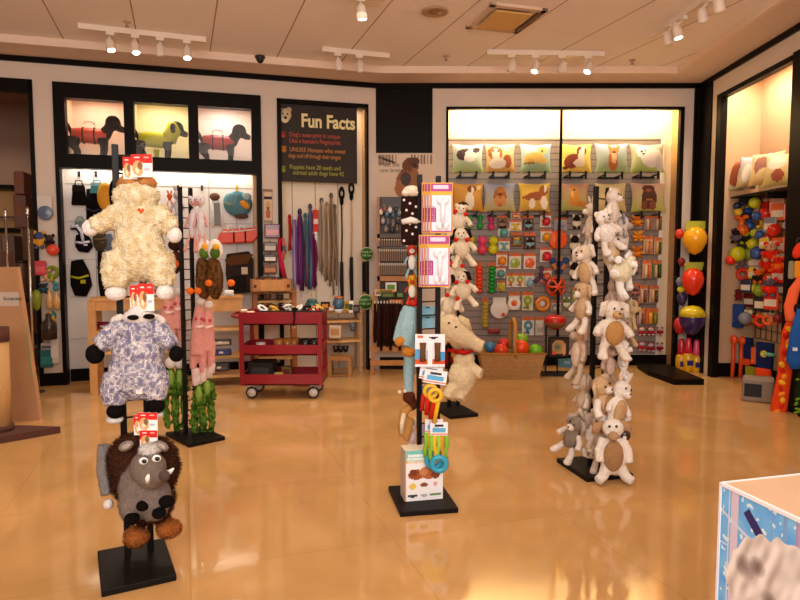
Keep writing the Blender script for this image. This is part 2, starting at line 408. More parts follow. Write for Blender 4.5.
# lower accessory niche: white grooved back, sides, kick board
nb = MB(); kb = zl(75, 357)
nb.box((UA0+.02, LDEP, 0), (UA1-.03, LDEP+.02, ZA0+.09), '#fff'); nb.box((UA0+.0, F1, 0), (UA0+.02, LDEP+.02, ZA0+.09), '#fff')
k = UA0+.3
struct('wall_niche_left', nb, WHITEP, LW)
gv = MB()
for i in range(1, 7):
    u = UA0+.02+(UA1-UA0)*i/7; gv.box((u-.003, LDEP-.004, .12), (u+.003, LDEP+.001, ZA0-.02), '#8d8580')
for z in [.45, .9, 1.3, 1.7, 2.1]: gv.box((UA0+.04, LDEP-.004, z), (UA1-.06, LDEP+.001, z+.005), '#a39a94')
struct('trim_3', gv, MATTE, LW)
struct('trim_4', MB().box((UA1-.09, F1-.02, 0), (UA1-.02, LDEP+.02, ZA0), '#fff'), GOLD, LW)
struct('baseboard_left', MB().box((UA0+.03, LDEP-.03, 0), (UA1-.05, LDEP, .13), '#fff').box((U_door1, -.015, 0), (UA0, 0, .13), '#fff').box((UA1, -.015, 0), (UF0, 0, .13), '#fff').box((UF1, -.015, 0), (U_end-.05, 0, .13), '#fff'), BLACK, LW)
area('niche_lamp', LW.P((UA0+UA1)/2, -.125, ZA0+.075), LW.P((UA0+UA1)/2, -.19, 0), 1.8, .05, 11, (1, .85, .66))
# niche of the board and the leashes
ff = MB(); g = .045
ff.box((UF0, F0, 0), (UF0+g, .06, ZF1), '#fff'); ff.box((UF1-g*.5, F0, 0), (UF1, .06, ZF1), '#fff'); ff.box((UF0, F0, ZF1-g), (UF1, .06, ZF1), '#fff')
struct('trim_5', ff, BLACK, LW)
struct('wall_niche_leash', MB().box((UF0, LDEP, 0), (UF1, LDEP+.02, ZF1), '#fff').box((UF0-.01, .06, 0), (UF0+.01, LDEP, ZF1), '#fff').box((UF0, .06, ZF1-.02), (UF1, LDEP, ZF1), '#fff'), CREAM, LW)
struct('trim_6', MB().box((UF1-.03, .06, 0), (UF1+.0, LDEP, ZF1), '#fff'), GOLD, LW)
g2 = MB()
for x in (292.5, 315.5, 338):
    u = LW.uz(x, 230, -LDEP)[0]; g2.box((u-.004, LDEP-.003, 0), (u+.004, LDEP+.001, ZF1-.55), '#8f7a68')
struct('trim_7', g2, MATTE, LW)
area('leash_niche_lamp', LW.P((UF0+UF1)/2, -.1, ZF1-.03), LW.P((UF0+UF1)/2, -.28, 1), .7, .06, 6, (1, .8, .5))
# room beyond the left opening
rb = MB(); rb.box((-4, 1.9, 0), (UA0-.03, 2.0, Z_door+.2), '#8d6a54'); rb.box((UA0-.07, T, 0), (UA0-.03, 1.9, Z_door+.2), '#8d6a54'); rb.box((-4, T, Z_door+.15), (UA0-.03, 2, Z_door+.2), '#8d6a54')
struct('wall_storeroom', rb, mat('storeroom_paint', '#8f6d58', rough=.7), LW)
# ---- centre: black upper panel, pale lower panel
CB0 = (BW.uz(384, 100)[0]); ub = lambda px, py, d=0: BW.uz(px, py, d)[0]; zb_ = lambda px, py, d=0: BW.uz(px, py, d)[1]
ZC = zb_(405, 153)
struct('wall_center_panel', MB().box((LB.x-.02, -.012, ZC), (ub(432.5, 110), .05, H-.05), '#fff'), BLACK, BW)
struct('wall_center', MB().box((LB.x-.05, 0, 0), (ub(432, 250), .06, ZC+.02), '#fff'), WALLM, BW)
struct('baseboard_center', MB().box((LB.x+.02, -.015, 0), (ub(432, 250), 0, .14), '#fff'), BLACK, BW)
# ---- back wall with the slat wall niche
UN0, UN1, ZN1 = ub(446, 150), ub(683, 150), zb_(560, 107)
UBE = (BR-BW.o).dot(BW.e)
UC0 = ub(692.5, 150)
struct('wall_back', MB().box((ub(432, 200), 0, 0), (UN0, .06, H), '#fff').box((UN1, 0, 0), (UC0, .06, H), '#fff').box((UN0, 0, ZN1), (UN1, .06, H), '#fff'), WALLM, BW)
struct('wall_back_column', MB().box((UC0, -.03, 0), (UBE+.02, .06, H-.0), '#fff'), BLACK, BW)
bf = MB(); g = .028
bf.box((UN0, -.02, 0), (UN0+g, .05, ZN1), '#fff'); bf.box((UN1-g*1.6, -.02, 0), (UN1, .05, ZN1), '#fff'); bf.box((UN0, -.02, ZN1-g), (UN1, .05, ZN1), '#fff')
struct('trim_8', bf, BLACK, BW)
UM = ub(559.5, 200, -BDEP); UMF = ub(560, 200, -.07)
struct('trim_9', MB().box((UMF-.014, .06, .13), (UMF+.014, .09, ZN1), '#fff'), BLACK, BW)
ZS = zb_(560, 139, -BDEP)
US1 = ub(661, 250, -BDEP)
struct('wall_niche_back', MB().box((UN0-.02, BDEP+.02, 0), (UN1+.02, BDEP+.04, ZN1+.2), '#fff').box((UN0-.02, .06, ZN1+.2), (UN1+.02, BDEP+.04, ZN1+.22), '#fff').box((UN0-.02, .06, 0), (UN0, BDEP+.02, ZN1+.2), '#fff'), mat('niche_cream', '#ead7b4', rough=.6), BW)
struct('trim_10', MB().box((UN1-.02, .06, 0), (UN1, BDEP+.02, ZN1+.2), '#fff'), GOLD, BW)
struct('trim_11', MB().box((US1-.035, BDEP-.015, .13), (US1, BDEP+.02, ZS), '#fff'), mat('white_edge', '#e6ddd2', rough=.5), BW)
sw = MB(); z = .14; n = 0
while z < ZS:
    h = min(.068, ZS-z); sw.box((UN0, BDEP, z), (UM-.016, BDEP+.02, z+h), '#8b7c74'); sw.box((UM+.016, BDEP, z), (US1-.035, BDEP+.02, z+h), '#8b7c74')
    sw.box((UN0, BDEP+.012, z+h), (US1-.035, BDEP+.02, z+h+.008), '#3e332d'); z += .076
struct('wall_slat', sw, mat('slat_laminate', attr=True, rough=.45), BW)
struct('baseboard_back', MB().box((UN0, BDEP-.02, 0), (UN1, BDEP+.0, .13), '#fff'), BLACK, BW)
# black plinth that steps forward under the column
pa, pb, pc = flo(648, 375.5), flo(674, 385), flo(704, 385)
struct('baseboard_column', MB().zprism([(pa.x, pa.y+.02), (pb.x, pb.y), (pc.x, pc.y), (pc.x+.02, YB-.03), (pb.x-.02, YB+.02)], 0, .06, '#fff'), BLACK)
area('slat_niche_lamp_left', BW.P((UN0+UM)/2, -.09, ZN1+.1), BW.P((UN0+UM)/2, -.22, 1.6), 1.1, .05, 32, (1, .83, .5))
area('slat_niche_lamp_right', BW.P((UN1+UM)/2, -.09, ZN1+.1), BW.P((UN1+UM)/2, -.22, 1.6), 1.1, .05, 26, (1, .83, .5))
# ---- right wall
ur = lambda px, py, d=0: RW.uz(px, py, d)[0]; zr = lambda px, py, d=0: RW.uz(px, py, d)[1]
UR0, ZR1 = ur(717, 150), zr(755, 76)
UP0, UP1 = ur(786, 350), ur(804, 350)
struct('trim_13', MB().box(((BR-RW.o).dot(RW.e)-.06, -.015, 0), (ur(709.5, 200), .0, H-.05), '#fff'), BLACK, RW)
struct('wall_right', MB().box(((BR-RW.o).dot(RW.e)-.06, 0, 0), (UR0, .06, H), '#fff').box((UR0, 0, ZR1), (7, .06, H), '#fff').box((UP1+1.6, 0, 0), (7, .06, ZR1), '#fff'), WALLM, RW)
rf = MB(); rf.box((UR0, -.02, 0), (UR0+.1, .05, ZR1), '#fff'); rf.box((UR0, -.02, ZR1-.05), (UP1+1.6, .05, ZR1), '#fff'); rf.box((UP0, -.05, 0), (UP1, .05, ZR1), '#fff')
struct('trim_12', rf, BLACK, RW)
struct('wall_niche_right', MB().box((UR0-.1, RDEP, 0), (UP1+1.7, RDEP+.02, ZR1+.2), '#fff').box((UR0-.0, .05, 0), (UR0+.02, RDEP, ZR1+.2), '#fff').box((UR0, .06, ZR1+.2), (UP1+1.6, RDEP+.02, ZR1+.22), '#fff').box((UP0+.05, .06, 0), (UP0+.08, RDEP, ZR1+.2), '#fff'), mat('niche_tan', '#cba683', rough=.6), RW)
struct('baseboard_right', MB().box((UR0, .0, 0), (UR0+.045, RDEP, .15), '#fff').box((UR0, RDEP-.02, 0), (UP0, RDEP, .15), '#fff'), BLACK, RW)
area('right_niche_lamp', RW.P((UR0+UP0)/2+.1, -.15, ZR1+.12), RW.P((UR0+UP0)/2+.1, -.32, 1.2), 1.3, .08, 26, (1, .85, .6))
# ================================================================== CEILING FIXTURES
BULB_ON = mat('bulb_lit', '#fff0d8', emit=14); BULB_OFF = mat('bulb_unlit', '#efe3cf', rough=.15)
FIXW = mat('fixture_white', '#ead9c8', rough=.4)
def track(p0, p1, heads, label):
    a, b = onz(*p0, CZ-.03), onz(*p1, CZ-.03); c = (a+b)/2; ang = math.atan2((b-a).y, (b-a).x); L = (b-a).length/2
    t = thing('track_light', label, 'light', (c.x, c.y, CZ-.045), ang, 'track lights on the ceiling')
    MB().box((-L, -.018, 0), (L, .018, .045), '#fff').build('rail', FIXW, t)
    for px, py, lit in heads:
        d = ray(px, py); # the head hangs 12 cm under the rail: nearest point of the rail line to the pixel's ray
        p = onz(px, py, CZ-.17); lp = Matrix.Rotation(-ang, 4, 'Z') @ (p-Vector((c.x, c.y, CZ-.045)))
        lp.y = max(-.05, min(.05, lp.y)); aim = Vector((0, 5.5, .9)) if px < 620 else Vector((3, 5.2, 1.2))
        if px < 250: aim = Vector((-1.6, 5.2, .9))
        dr = (Matrix.Rotation(-ang, 4, 'Z') @ (aim-p)).normalized(); dr = (dr+Vector((0, 0, -.5))).normalized()
        q = Vector((lp.x, lp.y, lp.z))
        h = MB().tube([q-dr*.055, q-dr*.03, q+dr*.045, q+dr*.05], [.022, .036, .042, .042], '#fff', 14).build('lamp_head', FIXW, t)
        MB().box((lp.x-.035, -.02, -.03), (lp.x+.035, .02, .004), '#fff', .004).cyl((lp.x, 0, -.03), q-dr*.05, .009, '#fff').build('adapter', FIXW, h)
        MB().tube([q+dr*.046, q+dr*.056, q+dr*.06], [.034, .03, .004], '#fff', 14).build('bulb', BULB_ON if lit else BULB_OFF, h)
        if lit: spot('track_spot', (p.x, p.y, p.z-.05)+(aim-p).normalized()*.1 if False else p+(aim-p).normalized()*.09, aim+Vector((random.uniform(-.8, .8), 0, 0)), 55, WARM, 75)
track((78, 27), (206, 41), [(109, 41, 1), (135, 46, 1), (160, 46, 0), (187, 53, 1)], 'white ceiling track at far left with three of four spots lit')
track((322, 50), (389, 57), [(341, 62, 0), (363, 64, 0)], 'short white ceiling track with two unlit spots above the chalkboard')
track((487, 53), (604, 55), [(514, 64, 0), (536, 67, 1), (566, 64, 0), (591, 66, 1)], 'white ceiling track with four spots in front of the pillow wall')
track((652, 37), (722, -12), [(667, 38, 0), (677, 32, 1), (693, 15, 0), (706, 4, 0)], 'white ceiling track running towards the right wall, one spot lit')
track((345, -6), (385, -1), [(367, 4, 1)], 'single lit ceiling spot at the top edge, left of the round ceiling lamp')
# air diffuser
c, wd, dp, an = rect_from([(487, 3), (549, 10), (522, 31), (463, 25)], CZ)
t = thing('ceiling_diffuser', 'square yellowish air diffuser panel set in the ceiling', 'vent', (c.x, c.y, CZ), an)
wd *= .5; dp *= .5
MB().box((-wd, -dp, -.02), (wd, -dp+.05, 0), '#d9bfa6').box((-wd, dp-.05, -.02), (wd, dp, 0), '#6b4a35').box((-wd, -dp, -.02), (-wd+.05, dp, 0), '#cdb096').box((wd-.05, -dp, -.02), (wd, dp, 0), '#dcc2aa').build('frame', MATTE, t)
MB().box((-wd+.08, -dp+.08, -.035), (wd-.08, dp-.1, -.02), '#d9ae68', .006).build('deflector_plate', MATTE, t)
p = onz(435, 11, CZ)
t = thing('downlight', 'round recessed ceiling lamp with a brown lens', 'light', (p.x, p.y, CZ))
MB().lathe([(.075, 0), (.115, 0), (.115, -.012), (.1, -.018), (.075, -.01)], (0, 0, 0), '#b08d72', 28).build('ring', MATTE, t)
MB().ell((0, 0, 0), (.074, .074, .016), '#9a6b45').build('lens', GLOSS, t)
p = onz(260, 56, H+.06)
t = thing('dome_camera', 'small black dome camera on the ceiling', 'camera', (p.x, p.y, CZ))
MB().lathe([(.05, 0), (.055, -.015), (.05, -.03)], (0, 0, 0), '#2a2220').build('mount', GLOSS, t)
MB().ell((0, 0, -.03), (.042, .042, .045), '#120e0d').build('dome', GLOSS, t)
for px, py, lab in ((446, 58, 'small ceiling sprinkler left of the four spot track'), (632, 62, 'small ceiling sprinkler near the right corner'), (127, 24, 'small ceiling sprinkler above the far left track')):
    p = onz(px, py, CZ-.02); t = thing('sprinkler', lab, 'sprinkler', (p.x, p.y, CZ))
    MB().lathe([(.035, 0), (.03, -.008), (.01, -.01), (.01, -.04)], (0, 0, 0), '#b89a85', 12).build('fitting', METAL, t)
    MB().lathe([(.018, -.04), (.018, -.044), (.002, -.046)], (0, 0, 0), '#a08070', 10).build('deflector', METAL, t)
# ================================================================== DISPLAY STANDS
DARK = '#120d0c'
def stand(label, quad, up0, up1, ztop, rungs=True, gap=.075, th=.028, post=.013):
    c, wd, dp, an = rect_from(quad, th)
    t = thing('display_stand', label, 'display stand', (c.x, c.y, 0), an, 'black floor stands of hanging toys')
    MB().box((-wd/2, -dp/2, 0), (wd/2, dp/2, th), DARK, .004).build('base', PAINT, t)
    a = flo(*up0)-c; b = flo(*up1)-c; Ri = Matrix.Rotation(-an, 4, 'Z'); a = Ri @ Vector((a.x, a.y, 0)); b = Ri @ Vector((b.x, b.y, 0))
    lim = lambda v: Vector((max(-wd/2+.02, min(wd/2-.02, v.x)), max(-dp/2+.02, min(dp/2-.02, v.y)), 0)); a, b = lim(a), lim(b)
    if ztop > 3: ztop = 1.8
    for q in (a, b): MB().box((q.x-post, q.y-post, th-.002), (q.x+post, q.y+post, ztop), DARK, .002).build('upright', METAL, t)
    if rungs:
        z = .12; k = 0; me = None
        while z < ztop-.03:
            if me is None:
                o = MB().cyl((a.x, a.y, 0), (b.x, b.y, 0), .004, DARK, n=8).build('rung', METAL, t); me = o
            else:
                o = me.copy(); COL.objects.link(o); o.parent = t
            o.location.z = z; z += gap
    wa = t.matrix_basis @ a; wb = t.matrix_basis @ b
    return c, (wa+wb)/2
ztop = lambda px, py, P: at(px, py, P.y).z
P1 = flo(136, 558)
stand('black ladder stand nearest the camera, left, hung with big plush animals', [(95, 550), (162, 539), (179.5, 574), (104, 590)], (128, 562), (151, 556), ztop(130, 146, P1))
P2 = flo(425, 497)
stand('black ladder stand at centre, hung with bone packs and chew toys', [(389, 486), (443, 482), (455.5, 507), (400, 513)], (419, 498), (437, 494), ztop(430, 175, P2))
P3 = flo(594, 468)
stand('black ladder stand right of centre, covered in pale plush animals', [(561.5, 458), (601, 454), (628, 472), (585, 480)], (590, 470), (602, 466), ztop(604, 187, P3))
P4 = flo(190, 434)
stand('black ladder stand at left with pink and green toys', [(164, 432), (200, 426), (226, 436), (190, 444)], (186, 437), (196, 434), ztop(190, 188, P4))
P5 = flo(455, 409)
stand('black ladder stand behind the bone packs, hung with cream plush dogs', [(433, 403), (456, 400), (474, 413), (446, 417)], (449, 410), (458, 408), ztop(450, 205, P5))
# ================================================================== PLUSH ANIMALS ON THE NEAREST STAND
def card(parent, x0, x1, z0, z1, y, fn, name='hang_tag', n=(20, 18), th=.004):
    m = MB(); m.box((x0, y, z0), (x1, y+th, z1), '#efe6e0'); m.pic(x0, x1, z0, z1, y-.001, fn, *n); return m.build(name, MATTE, parent)
redtag = paint('#f3ece8', [('r', 0, .62, 1, 1, '#d8261f'), ('r', 0, .5, .25, .7, '#d8261f'), ('e', .34, .4, .28, .34, '#e0a870'), ('e', .42, .5, .12, .16, '#8a6040'), ('e', .28, .3, .1, .12, '#f0e0c0'), ('r', .54, 0, 1, .6, '#f6f2f0'), ('e', .6, .72, .2, .08, '#d8261f'), ('r', .15, .84, .4, .9, '#f7e6e0'), ('r', .62, .82, .85, .9, '#f4b9b0'), ('r', .6, .36, .9, .4, '#b9b2c4'), ('r', .6, .28, .84, .32, '#c9c2d0')])
Y1 = P1.y-.1
def soft(parent, name, parts, k, m=FUR, vox=.009, **kw):
    """parts in sketch pixels: ('e', px, py, rx, rz, ry, dy) or ('t', [(px, py, dy)..], [radii])"""
    mb = MB(); mb.c_ = None; col = kw.pop('col')
    for q in parts:
        if q[0] == 'e':
            _, px, py, rx, rz, ry, dy = q[:7]; mb.ell(k.p(px, py, dy*k.s), (rx*k.s, ry*k.s, rz*k.s), col, (0, math.radians(q[7]) if len(q) > 7 else 0, 0), 16, 10)
        else: mb.tube([k.p(px, py, dy*k.s) for px, py, dy in q[1]], [r*k.s for r in q[2]], col, 12)
    return mb.build(name, m, parent, remesh=vox, **kw)
# --- lamb
k = Sk(140, 240, Y1)
t = thing('plush_lamb', 'cream curly plush lamb with white hooves, arms spread, topmost on the nearest stand', 'plush toy', k.o)
soft(t, 'body', [('e', 136, 197, 24, 15, 15, 0), ('e', 140, 220, 24, 19, 15, 0), ('e', 139, 250, 26, 32, 18, 0), ('t', [(124, 214, 0), (106, 221, -2), (92, 227, -4)], [12, 10.5, 9]),
    ('t', [(156, 212, 0), (166, 222, -2), (173, 231, -4)], [12, 10.5, 8]), ('t', [(121, 256, 0), (116, 274, -3), (116, 289, -6)], [17, 14.5, 11]), ('t', [(157, 256, 0), (162, 274, -3), (164, 287, -6)], [17, 14, 9.5])], k,
    col='#e6cb98', vox=.010, tuft=(5000, .0045, .0045, ['#ecd8b0', '#f4e6c8', '#e2c898', '#efddb8']), lump=(.009, 42), cfn=mottle(['#dfc696', '#f4e4c2'], 34))
MB().ell(k.p(137, 184, .03), (20*k.s, 11*k.s, 12*k.s), '#b97a45').tube([k.p(120, 186, .02), k.p(127, 180, .0), k.p(134, 184, -.03)], [.02, .024, .012], '#c98850').tube([k.p(154, 186, .02), k.p(148, 180, .0), k.p(141, 184, -.03)], [.02, .024, .012], '#c98850').build('head', FUR, t)
for px, py, rx, rz in ((90.5, 228, 8.6, 8.8), (174.5, 235, 7.5, 8.5)): soft(t, 'hand', [('e', px, py, rx, rz, 8, -5)], k, col='#f1e6df')
for px, py, rx, rz in ((116, 293, 11, 8), (165, 292, 8.5, 8.5)): soft(t, 'foot', [('e', px, py, rx, rz, 10, -8)], k, col='#f4ebe6')
MB().tube([k.p(138.5, 209, -.087), k.p(141, 212, -.091), k.p(143.5, 209, -.088)], [.006, .009, .006], '#d8562a', 10, flat=.4).build('heart_patch', CLOTH, t)
card(t, *(k.p(121, 0).x, k.p(135, 0).x), k.p(0, 180).z, k.p(0, 158).z, -.03, redtag)
card(t, *(k.p(131, 0).x, k.p(152, 0).x), k.p(0, 178.5).z, k.p(0, 156).z, -.045, redtag)
# --- grey and white calf
k = Sk(138, 360, Y1)
t = thing('plush_calf', 'grey and white mottled plush calf with black hooves, middle of the nearest stand', 'plush toy', k.o)
soft(t, 'body', [('e', 139, 330, 22, 16, 14, 0), ('e', 138, 352, 26, 24, 17, 0), ('e', 137, 374, 29, 27, 18, 0), ('t', [(124, 326, 0), (110, 336, -3), (99, 346, -6)], [11, 10, 9]),
    ('t', [(154, 324, 0), (164, 336, -3), (172, 347, -6)], [11, 10, 8]), ('t', [(120, 376, 0), (115, 392, -3), (115, 405, -5)], [16, 14, 10]), ('t', [(154, 374, 0), (156, 388, -3), (156, 400, -5)], [15, 13, 9])], k,
    col='#cfc4cc', vox=.0065, tuft=(5000, .005, .0026, ['#d9cfd0', '#a9a3b6', '#c6bdc6', '#918ba4']), lump=(.004, 40), cfn=mottle(['#7f7a96', '#a39db2', '#d2c8cc', '#efe5e0', '#9c96ac'], 52, 3))
soft(t, 'head', [('e', 139, 317, 17, 8, 12, -3), ('e', 139, 311, 10, 7, 10, -4)], k, col='#efe6e2')
for px, py in ((133, 317.5), (149, 316.5)): MB().ell(k.p(px, py, -.065), (.024, .018, .011), '#17120f').build('face_patch', FUR, t)
for px, sx in ((117, -1), (159, 1)): MB().ell(k.p(px, 319, -.02), (.032, .012, .017), '#e9ddd6', (0, .5*sx, 0)).build('ear', FUR, t)
for px, py, rx, rz, ry in ((95, 354, 9.5, 10.5, .5), (176.5, 354, 7.5, 8.5, -.3)): soft(t, 'hand', [('e', px, py, rx, rz, 9, -6)], k, col='#14100f')
for px, py in ((116, 411), (156, 406)):
    soft(t, 'foot', [('e', px, py, 9.5, 8, 10, -8)], k, col='#14100f'); soft(t, 'sole', [('e', px-1, py+8.5, 9, 4.5, 8, -6)], k, col='#e4dedc')
MB().box(k.p(136, 394, -.062), k.p(143, 386, -.052), '#e9e2dd').build('care_label', CLOTH, t)
card(t, k.p(124, 0).x, k.p(137, 0).x, k.p(0, 309).z, k.p(0, 285).z, -.03, redtag)
card(t, k.p(134, 0).x, k.p(150, 0).x, k.p(0, 310).z, k.p(0, 283).z, -.045, redtag)
# --- boar
k = Sk(142, 480, P1.y-.12)
t = thing('plush_boar', 'grey plush boar with brown mane and white tusks, lowest on the nearest stand', 'plush toy', k.o)
soft(t, 'mane', [('e', 134, 462, 25, 29, 20, 8), ('e', 156, 466, 22, 30, 20, 8), ('e', 148, 498, 26, 25, 20, 10), ('e', 140, 480, 30, 26, 18, 10)], k, col='#4b2c1e', vox=.012, tuft=(9000, .022, .002, ['#4a2b1d', '#5d3825', '#38201a', '#6b432c']), lump=(.006, 25))
soft(t, 'body', [('e', 143, 488, 25, 32, 18, -4), ('e', 132, 505, 13, 18, 14, -10), ('e', 154, 498, 17, 24, 16, -8)], k, col='#86766d', tuft=(3500, .006, .002, ['#86766d', '#968680', '#756861']), lump=(.003, 30))
soft(t, 'head', [('e', 148, 468, 18, 18, 15, -24), ('e', 152, 477, 15, 12, 13, -28), ('t', [(154, 476, -32), (160, 476, -38), (164, 475.5, -42)], [9.5, 7, 5.5])], k, col='#7c6d62', lump=(.002, 40))
MB().lathe([(.004, -.004), (.021, -.003), (.023, .004), (.02, .012)], k.p(164.5, 475.5, -43*k.s), '#54463f', 14, 'Y').ell(k.p(162.5, 475.5, -.185), (.004, .004, .007), '#1c1512').ell(k.p(166.5, 475, -.185), (.004, .004, .007), '#1c1512').build('snout', CLOTH, t)
soft(t, 'forehead_tuft', [('e', 149, 450, 10, 6, 8, -26)], k, col='#ece3dc', tuft=(900, .012, .002, ['#f2eae4', '#dcd0c6']))
for px, py, d in ((143.5, 461, 0), (156.5, 458.5, 3)):
    e = MB().ell(k.p(px, py, -(37-d)*k.s), (.019, .012, .015), '#f4f0ec').build('eye', GLOSS, t); MB().ell(k.p(px+.8, py+.3, -(40-d)*k.s), (.010, .006, .009), '#0c0a0a').build('pupil', GLOSS, e)
for pts in ([(148, 482, -38), (147.5, 478, -42), (148.5, 474.5, -43)], [(165, 473, -34), (170, 472, -37), (173.5, 468.5, -38)]):
    MB().tube([k.p(a, b, c_*k.s) for a, b, c_ in pts], [.011, .010, .004], '#f3ede6').build('tusk', GLOSS, t)
for px, sx in ((126, -1), (161, 1)): MB().ell(k.p(px, 446, -.07), (.034, .014, .02), '#8f8178', (0, .45*sx, 0)).ell(k.p(px, 446.5, -.083), (.022, .006, .011), '#b9a79c', (0, .45*sx, 0)).build('ear', FUR, t)
for px, py, r in ((143, 505.5, 7), (166.5, 501.5, 8), (132, 518.5, 8), (159, 513, 7.5)): soft(t, 'hoof', [('e', px, py, r, r*.8, 8, -22)], k, col='#151110')
soft(t, 'hind_leg', [('t', [(104, 444, 10), (103, 470, 8), (107, 495, 4)], [6, 6.5, 6])], k, col='#8b8380', tuft=(900, .006, .002, ['#98908c', '#7d7571']))
soft(t, 'toe', [('e', 108.5, 504, 5.5, 6, 6, 2)], k, col='#eee6e2')
card(t, k.p(124, 0).x, k.p(137, 0).x, k.p(0, 433).z, k.p(0, 413).z, -.03, redtag)
card(t, k.p(130, 0).x, k.p(150, 0).x, k.p(0, 428).z, k.p(0, 410).z, -.045, redtag)
card(t, k.p(132, 0).x, k.p(150, 0).x, k.p(0, 445).z, k.p(0, 427).z, -.05, redtag)
# --- toy behind the boar with orange feet
k = Sk(142, 520, P1.y-.02)
t = thing('plush_duck', 'plush toy hanging behind the boar, only its fluffy orange feet showing', 'plush toy', k.o)
soft(t, 'body', [('e', 150, 500, 18, 24, 12, 8), ('t', [(146, 515, 5), (138, 525, 0)], [8, 7]), ('t', [(160, 512, 5), (167, 522, 0)], [8, 7])], k, col='#5b3826')
for px, py, rx, rz in ((136.5, 537, 12, 9), (169, 528.5, 12, 8)): soft(t, 'foot', [('e', px, py, rx, rz, 12, -8), ('e', px-4, py-4, rx*.6, rz*.8, 9, -4)], k, col='#b8682f', tuft=(2200, .012, .002, ['#c2713a', '#a85e2b', '#cc8148']))
# ================================================================== FLOPPY PLUSH TOYS
def floppy(name, label, px, py, Y, wpx, hpx, body, belly=None, limb=None, ear=None, group='pale plush animals on the right stand', tilt=0, ears='long', face=1, feet=None, turn=0, muzzle=None, hat=None, vox=.0085, long=0):
    """a hanging soft toy: head on top, arms and legs dangling; measures in pixels of the photograph at depth Y"""
    s = Y/FPX; o = at(px, py, Y); w, h = wpx*s*1.14, hpx*s*1.1
    t = thing(name, label, 'plush toy', o, turn, group); t.rotation_euler = (0, math.radians(tilt), turn)
    limb = limb or body; d = w*.42; u = h
    hd = .5*u-.17*u; hr = min(.17*u, w*.32)
    mb = MB().ell((0, 0, hd), (hr, hr*.9, hr*1.05), body, n=14).ell((0, 0, -.02*u), (w*.27, d*.6, .25*u), body, n=14)
    if limb == body:
        pass
    arms = MB()
    for sx in (-1, 1):
        ax = random.uniform(.9, 1.1)
        arms.tube([(sx*w*.18, 0, .14*u), (sx*w*.36, -.1*d, .02*u*ax), (sx*w*.43, -.3*d, -.1*u*ax)], [w*.09, w*.09, w*.105], limb, 10)
        arms.tube([(sx*w*.13, 0, -.18*u), (sx*w*.24*ax, -.2*d, -.33*u), (sx*w*.30*ax, -.5*d, -.43*u)], [w*.11, w*.1, w*.12], limb, 10)
        arms.ell((sx*w*.31*ax, -.55*d, -.45*u), (w*.13, w*.15, .055*u), limb)
    if limb == body: mb.v_ = 0; n0 = len(mb.v); mb.v += arms.v; mb.f += [tuple(i+n0 for i in f) for f in arms.f]; mb.c += arms.c; mb.sm += arms.sm
    else: arms.build('limbs', FUR, t, remesh=vox)
    bd = mb.build('body', FUR, t, remesh=vox, lump=(.003, 30))
    if belly: MB().ell((0, -d*.36, -.04*u), (w*.23, d*.3, .21*u), belly, n=14).build('belly', FUR, t)
    if muzzle or face:
        mz = MB().ell((0, -hr*.85, hd-hr*.35), (hr*.5, hr*.5, hr*.42), muzzle or limb).build('muzzle', FUR, t)
        for sx in (-1, 1): MB().ell((sx*hr*.38, -hr*.88, hd+hr*.25), (hr*.11, hr*.08, hr*.13), '#15100e', n=8, m=6).build('eye', GLOSS, bd)
        MB().ell((0, -hr*1.32, hd-hr*.2), (hr*.16, hr*.08, hr*.11), '#5a3a30', n=8, m=6).build('nose', GLOSS, mz)
    ec = ear or limb
    for sx in (-1, 1):
        if ears == 'long': m = MB().tube([(sx*hr*.5, 0, hd+hr*.8), (sx*hr*1.15, -hr*.1, hd+hr*.5), (sx*hr*1.35, -hr*.2, hd-hr*.6)], [hr*.25, hr*.4, hr*.3], ec, 10, flat=.45)
        elif ears == 'up': m = MB().tube([(sx*hr*.4, 0, hd+hr*.8), (sx*hr*.6, 0, hd+hr*1.5), (sx*hr*.75, -.1*hr, hd+hr*2)], [hr*.22, hr*.34, hr*.12], ec, 10, flat=.4)
        else: m = MB().ell((sx*hr*.8, 0, hd+hr*.7), (hr*.38, hr*.2, hr*.38), ec)
        m.build('ear', FUR, t)
    if feet:
        for sx in (-1, 1): MB().ell((sx*w*.31, -.65*d, -.46*u), (w*.15, w*.17, .055*u), feet).build('foot', FUR, t)
    return t
W_, B_, T_, G_, PK = '#e6d5c5', '#d9bfa3', '#b98d62', '#a8988c', '#d7b6a6'
Y3 = P3.y
SP = 'right stand of pale plush animals'
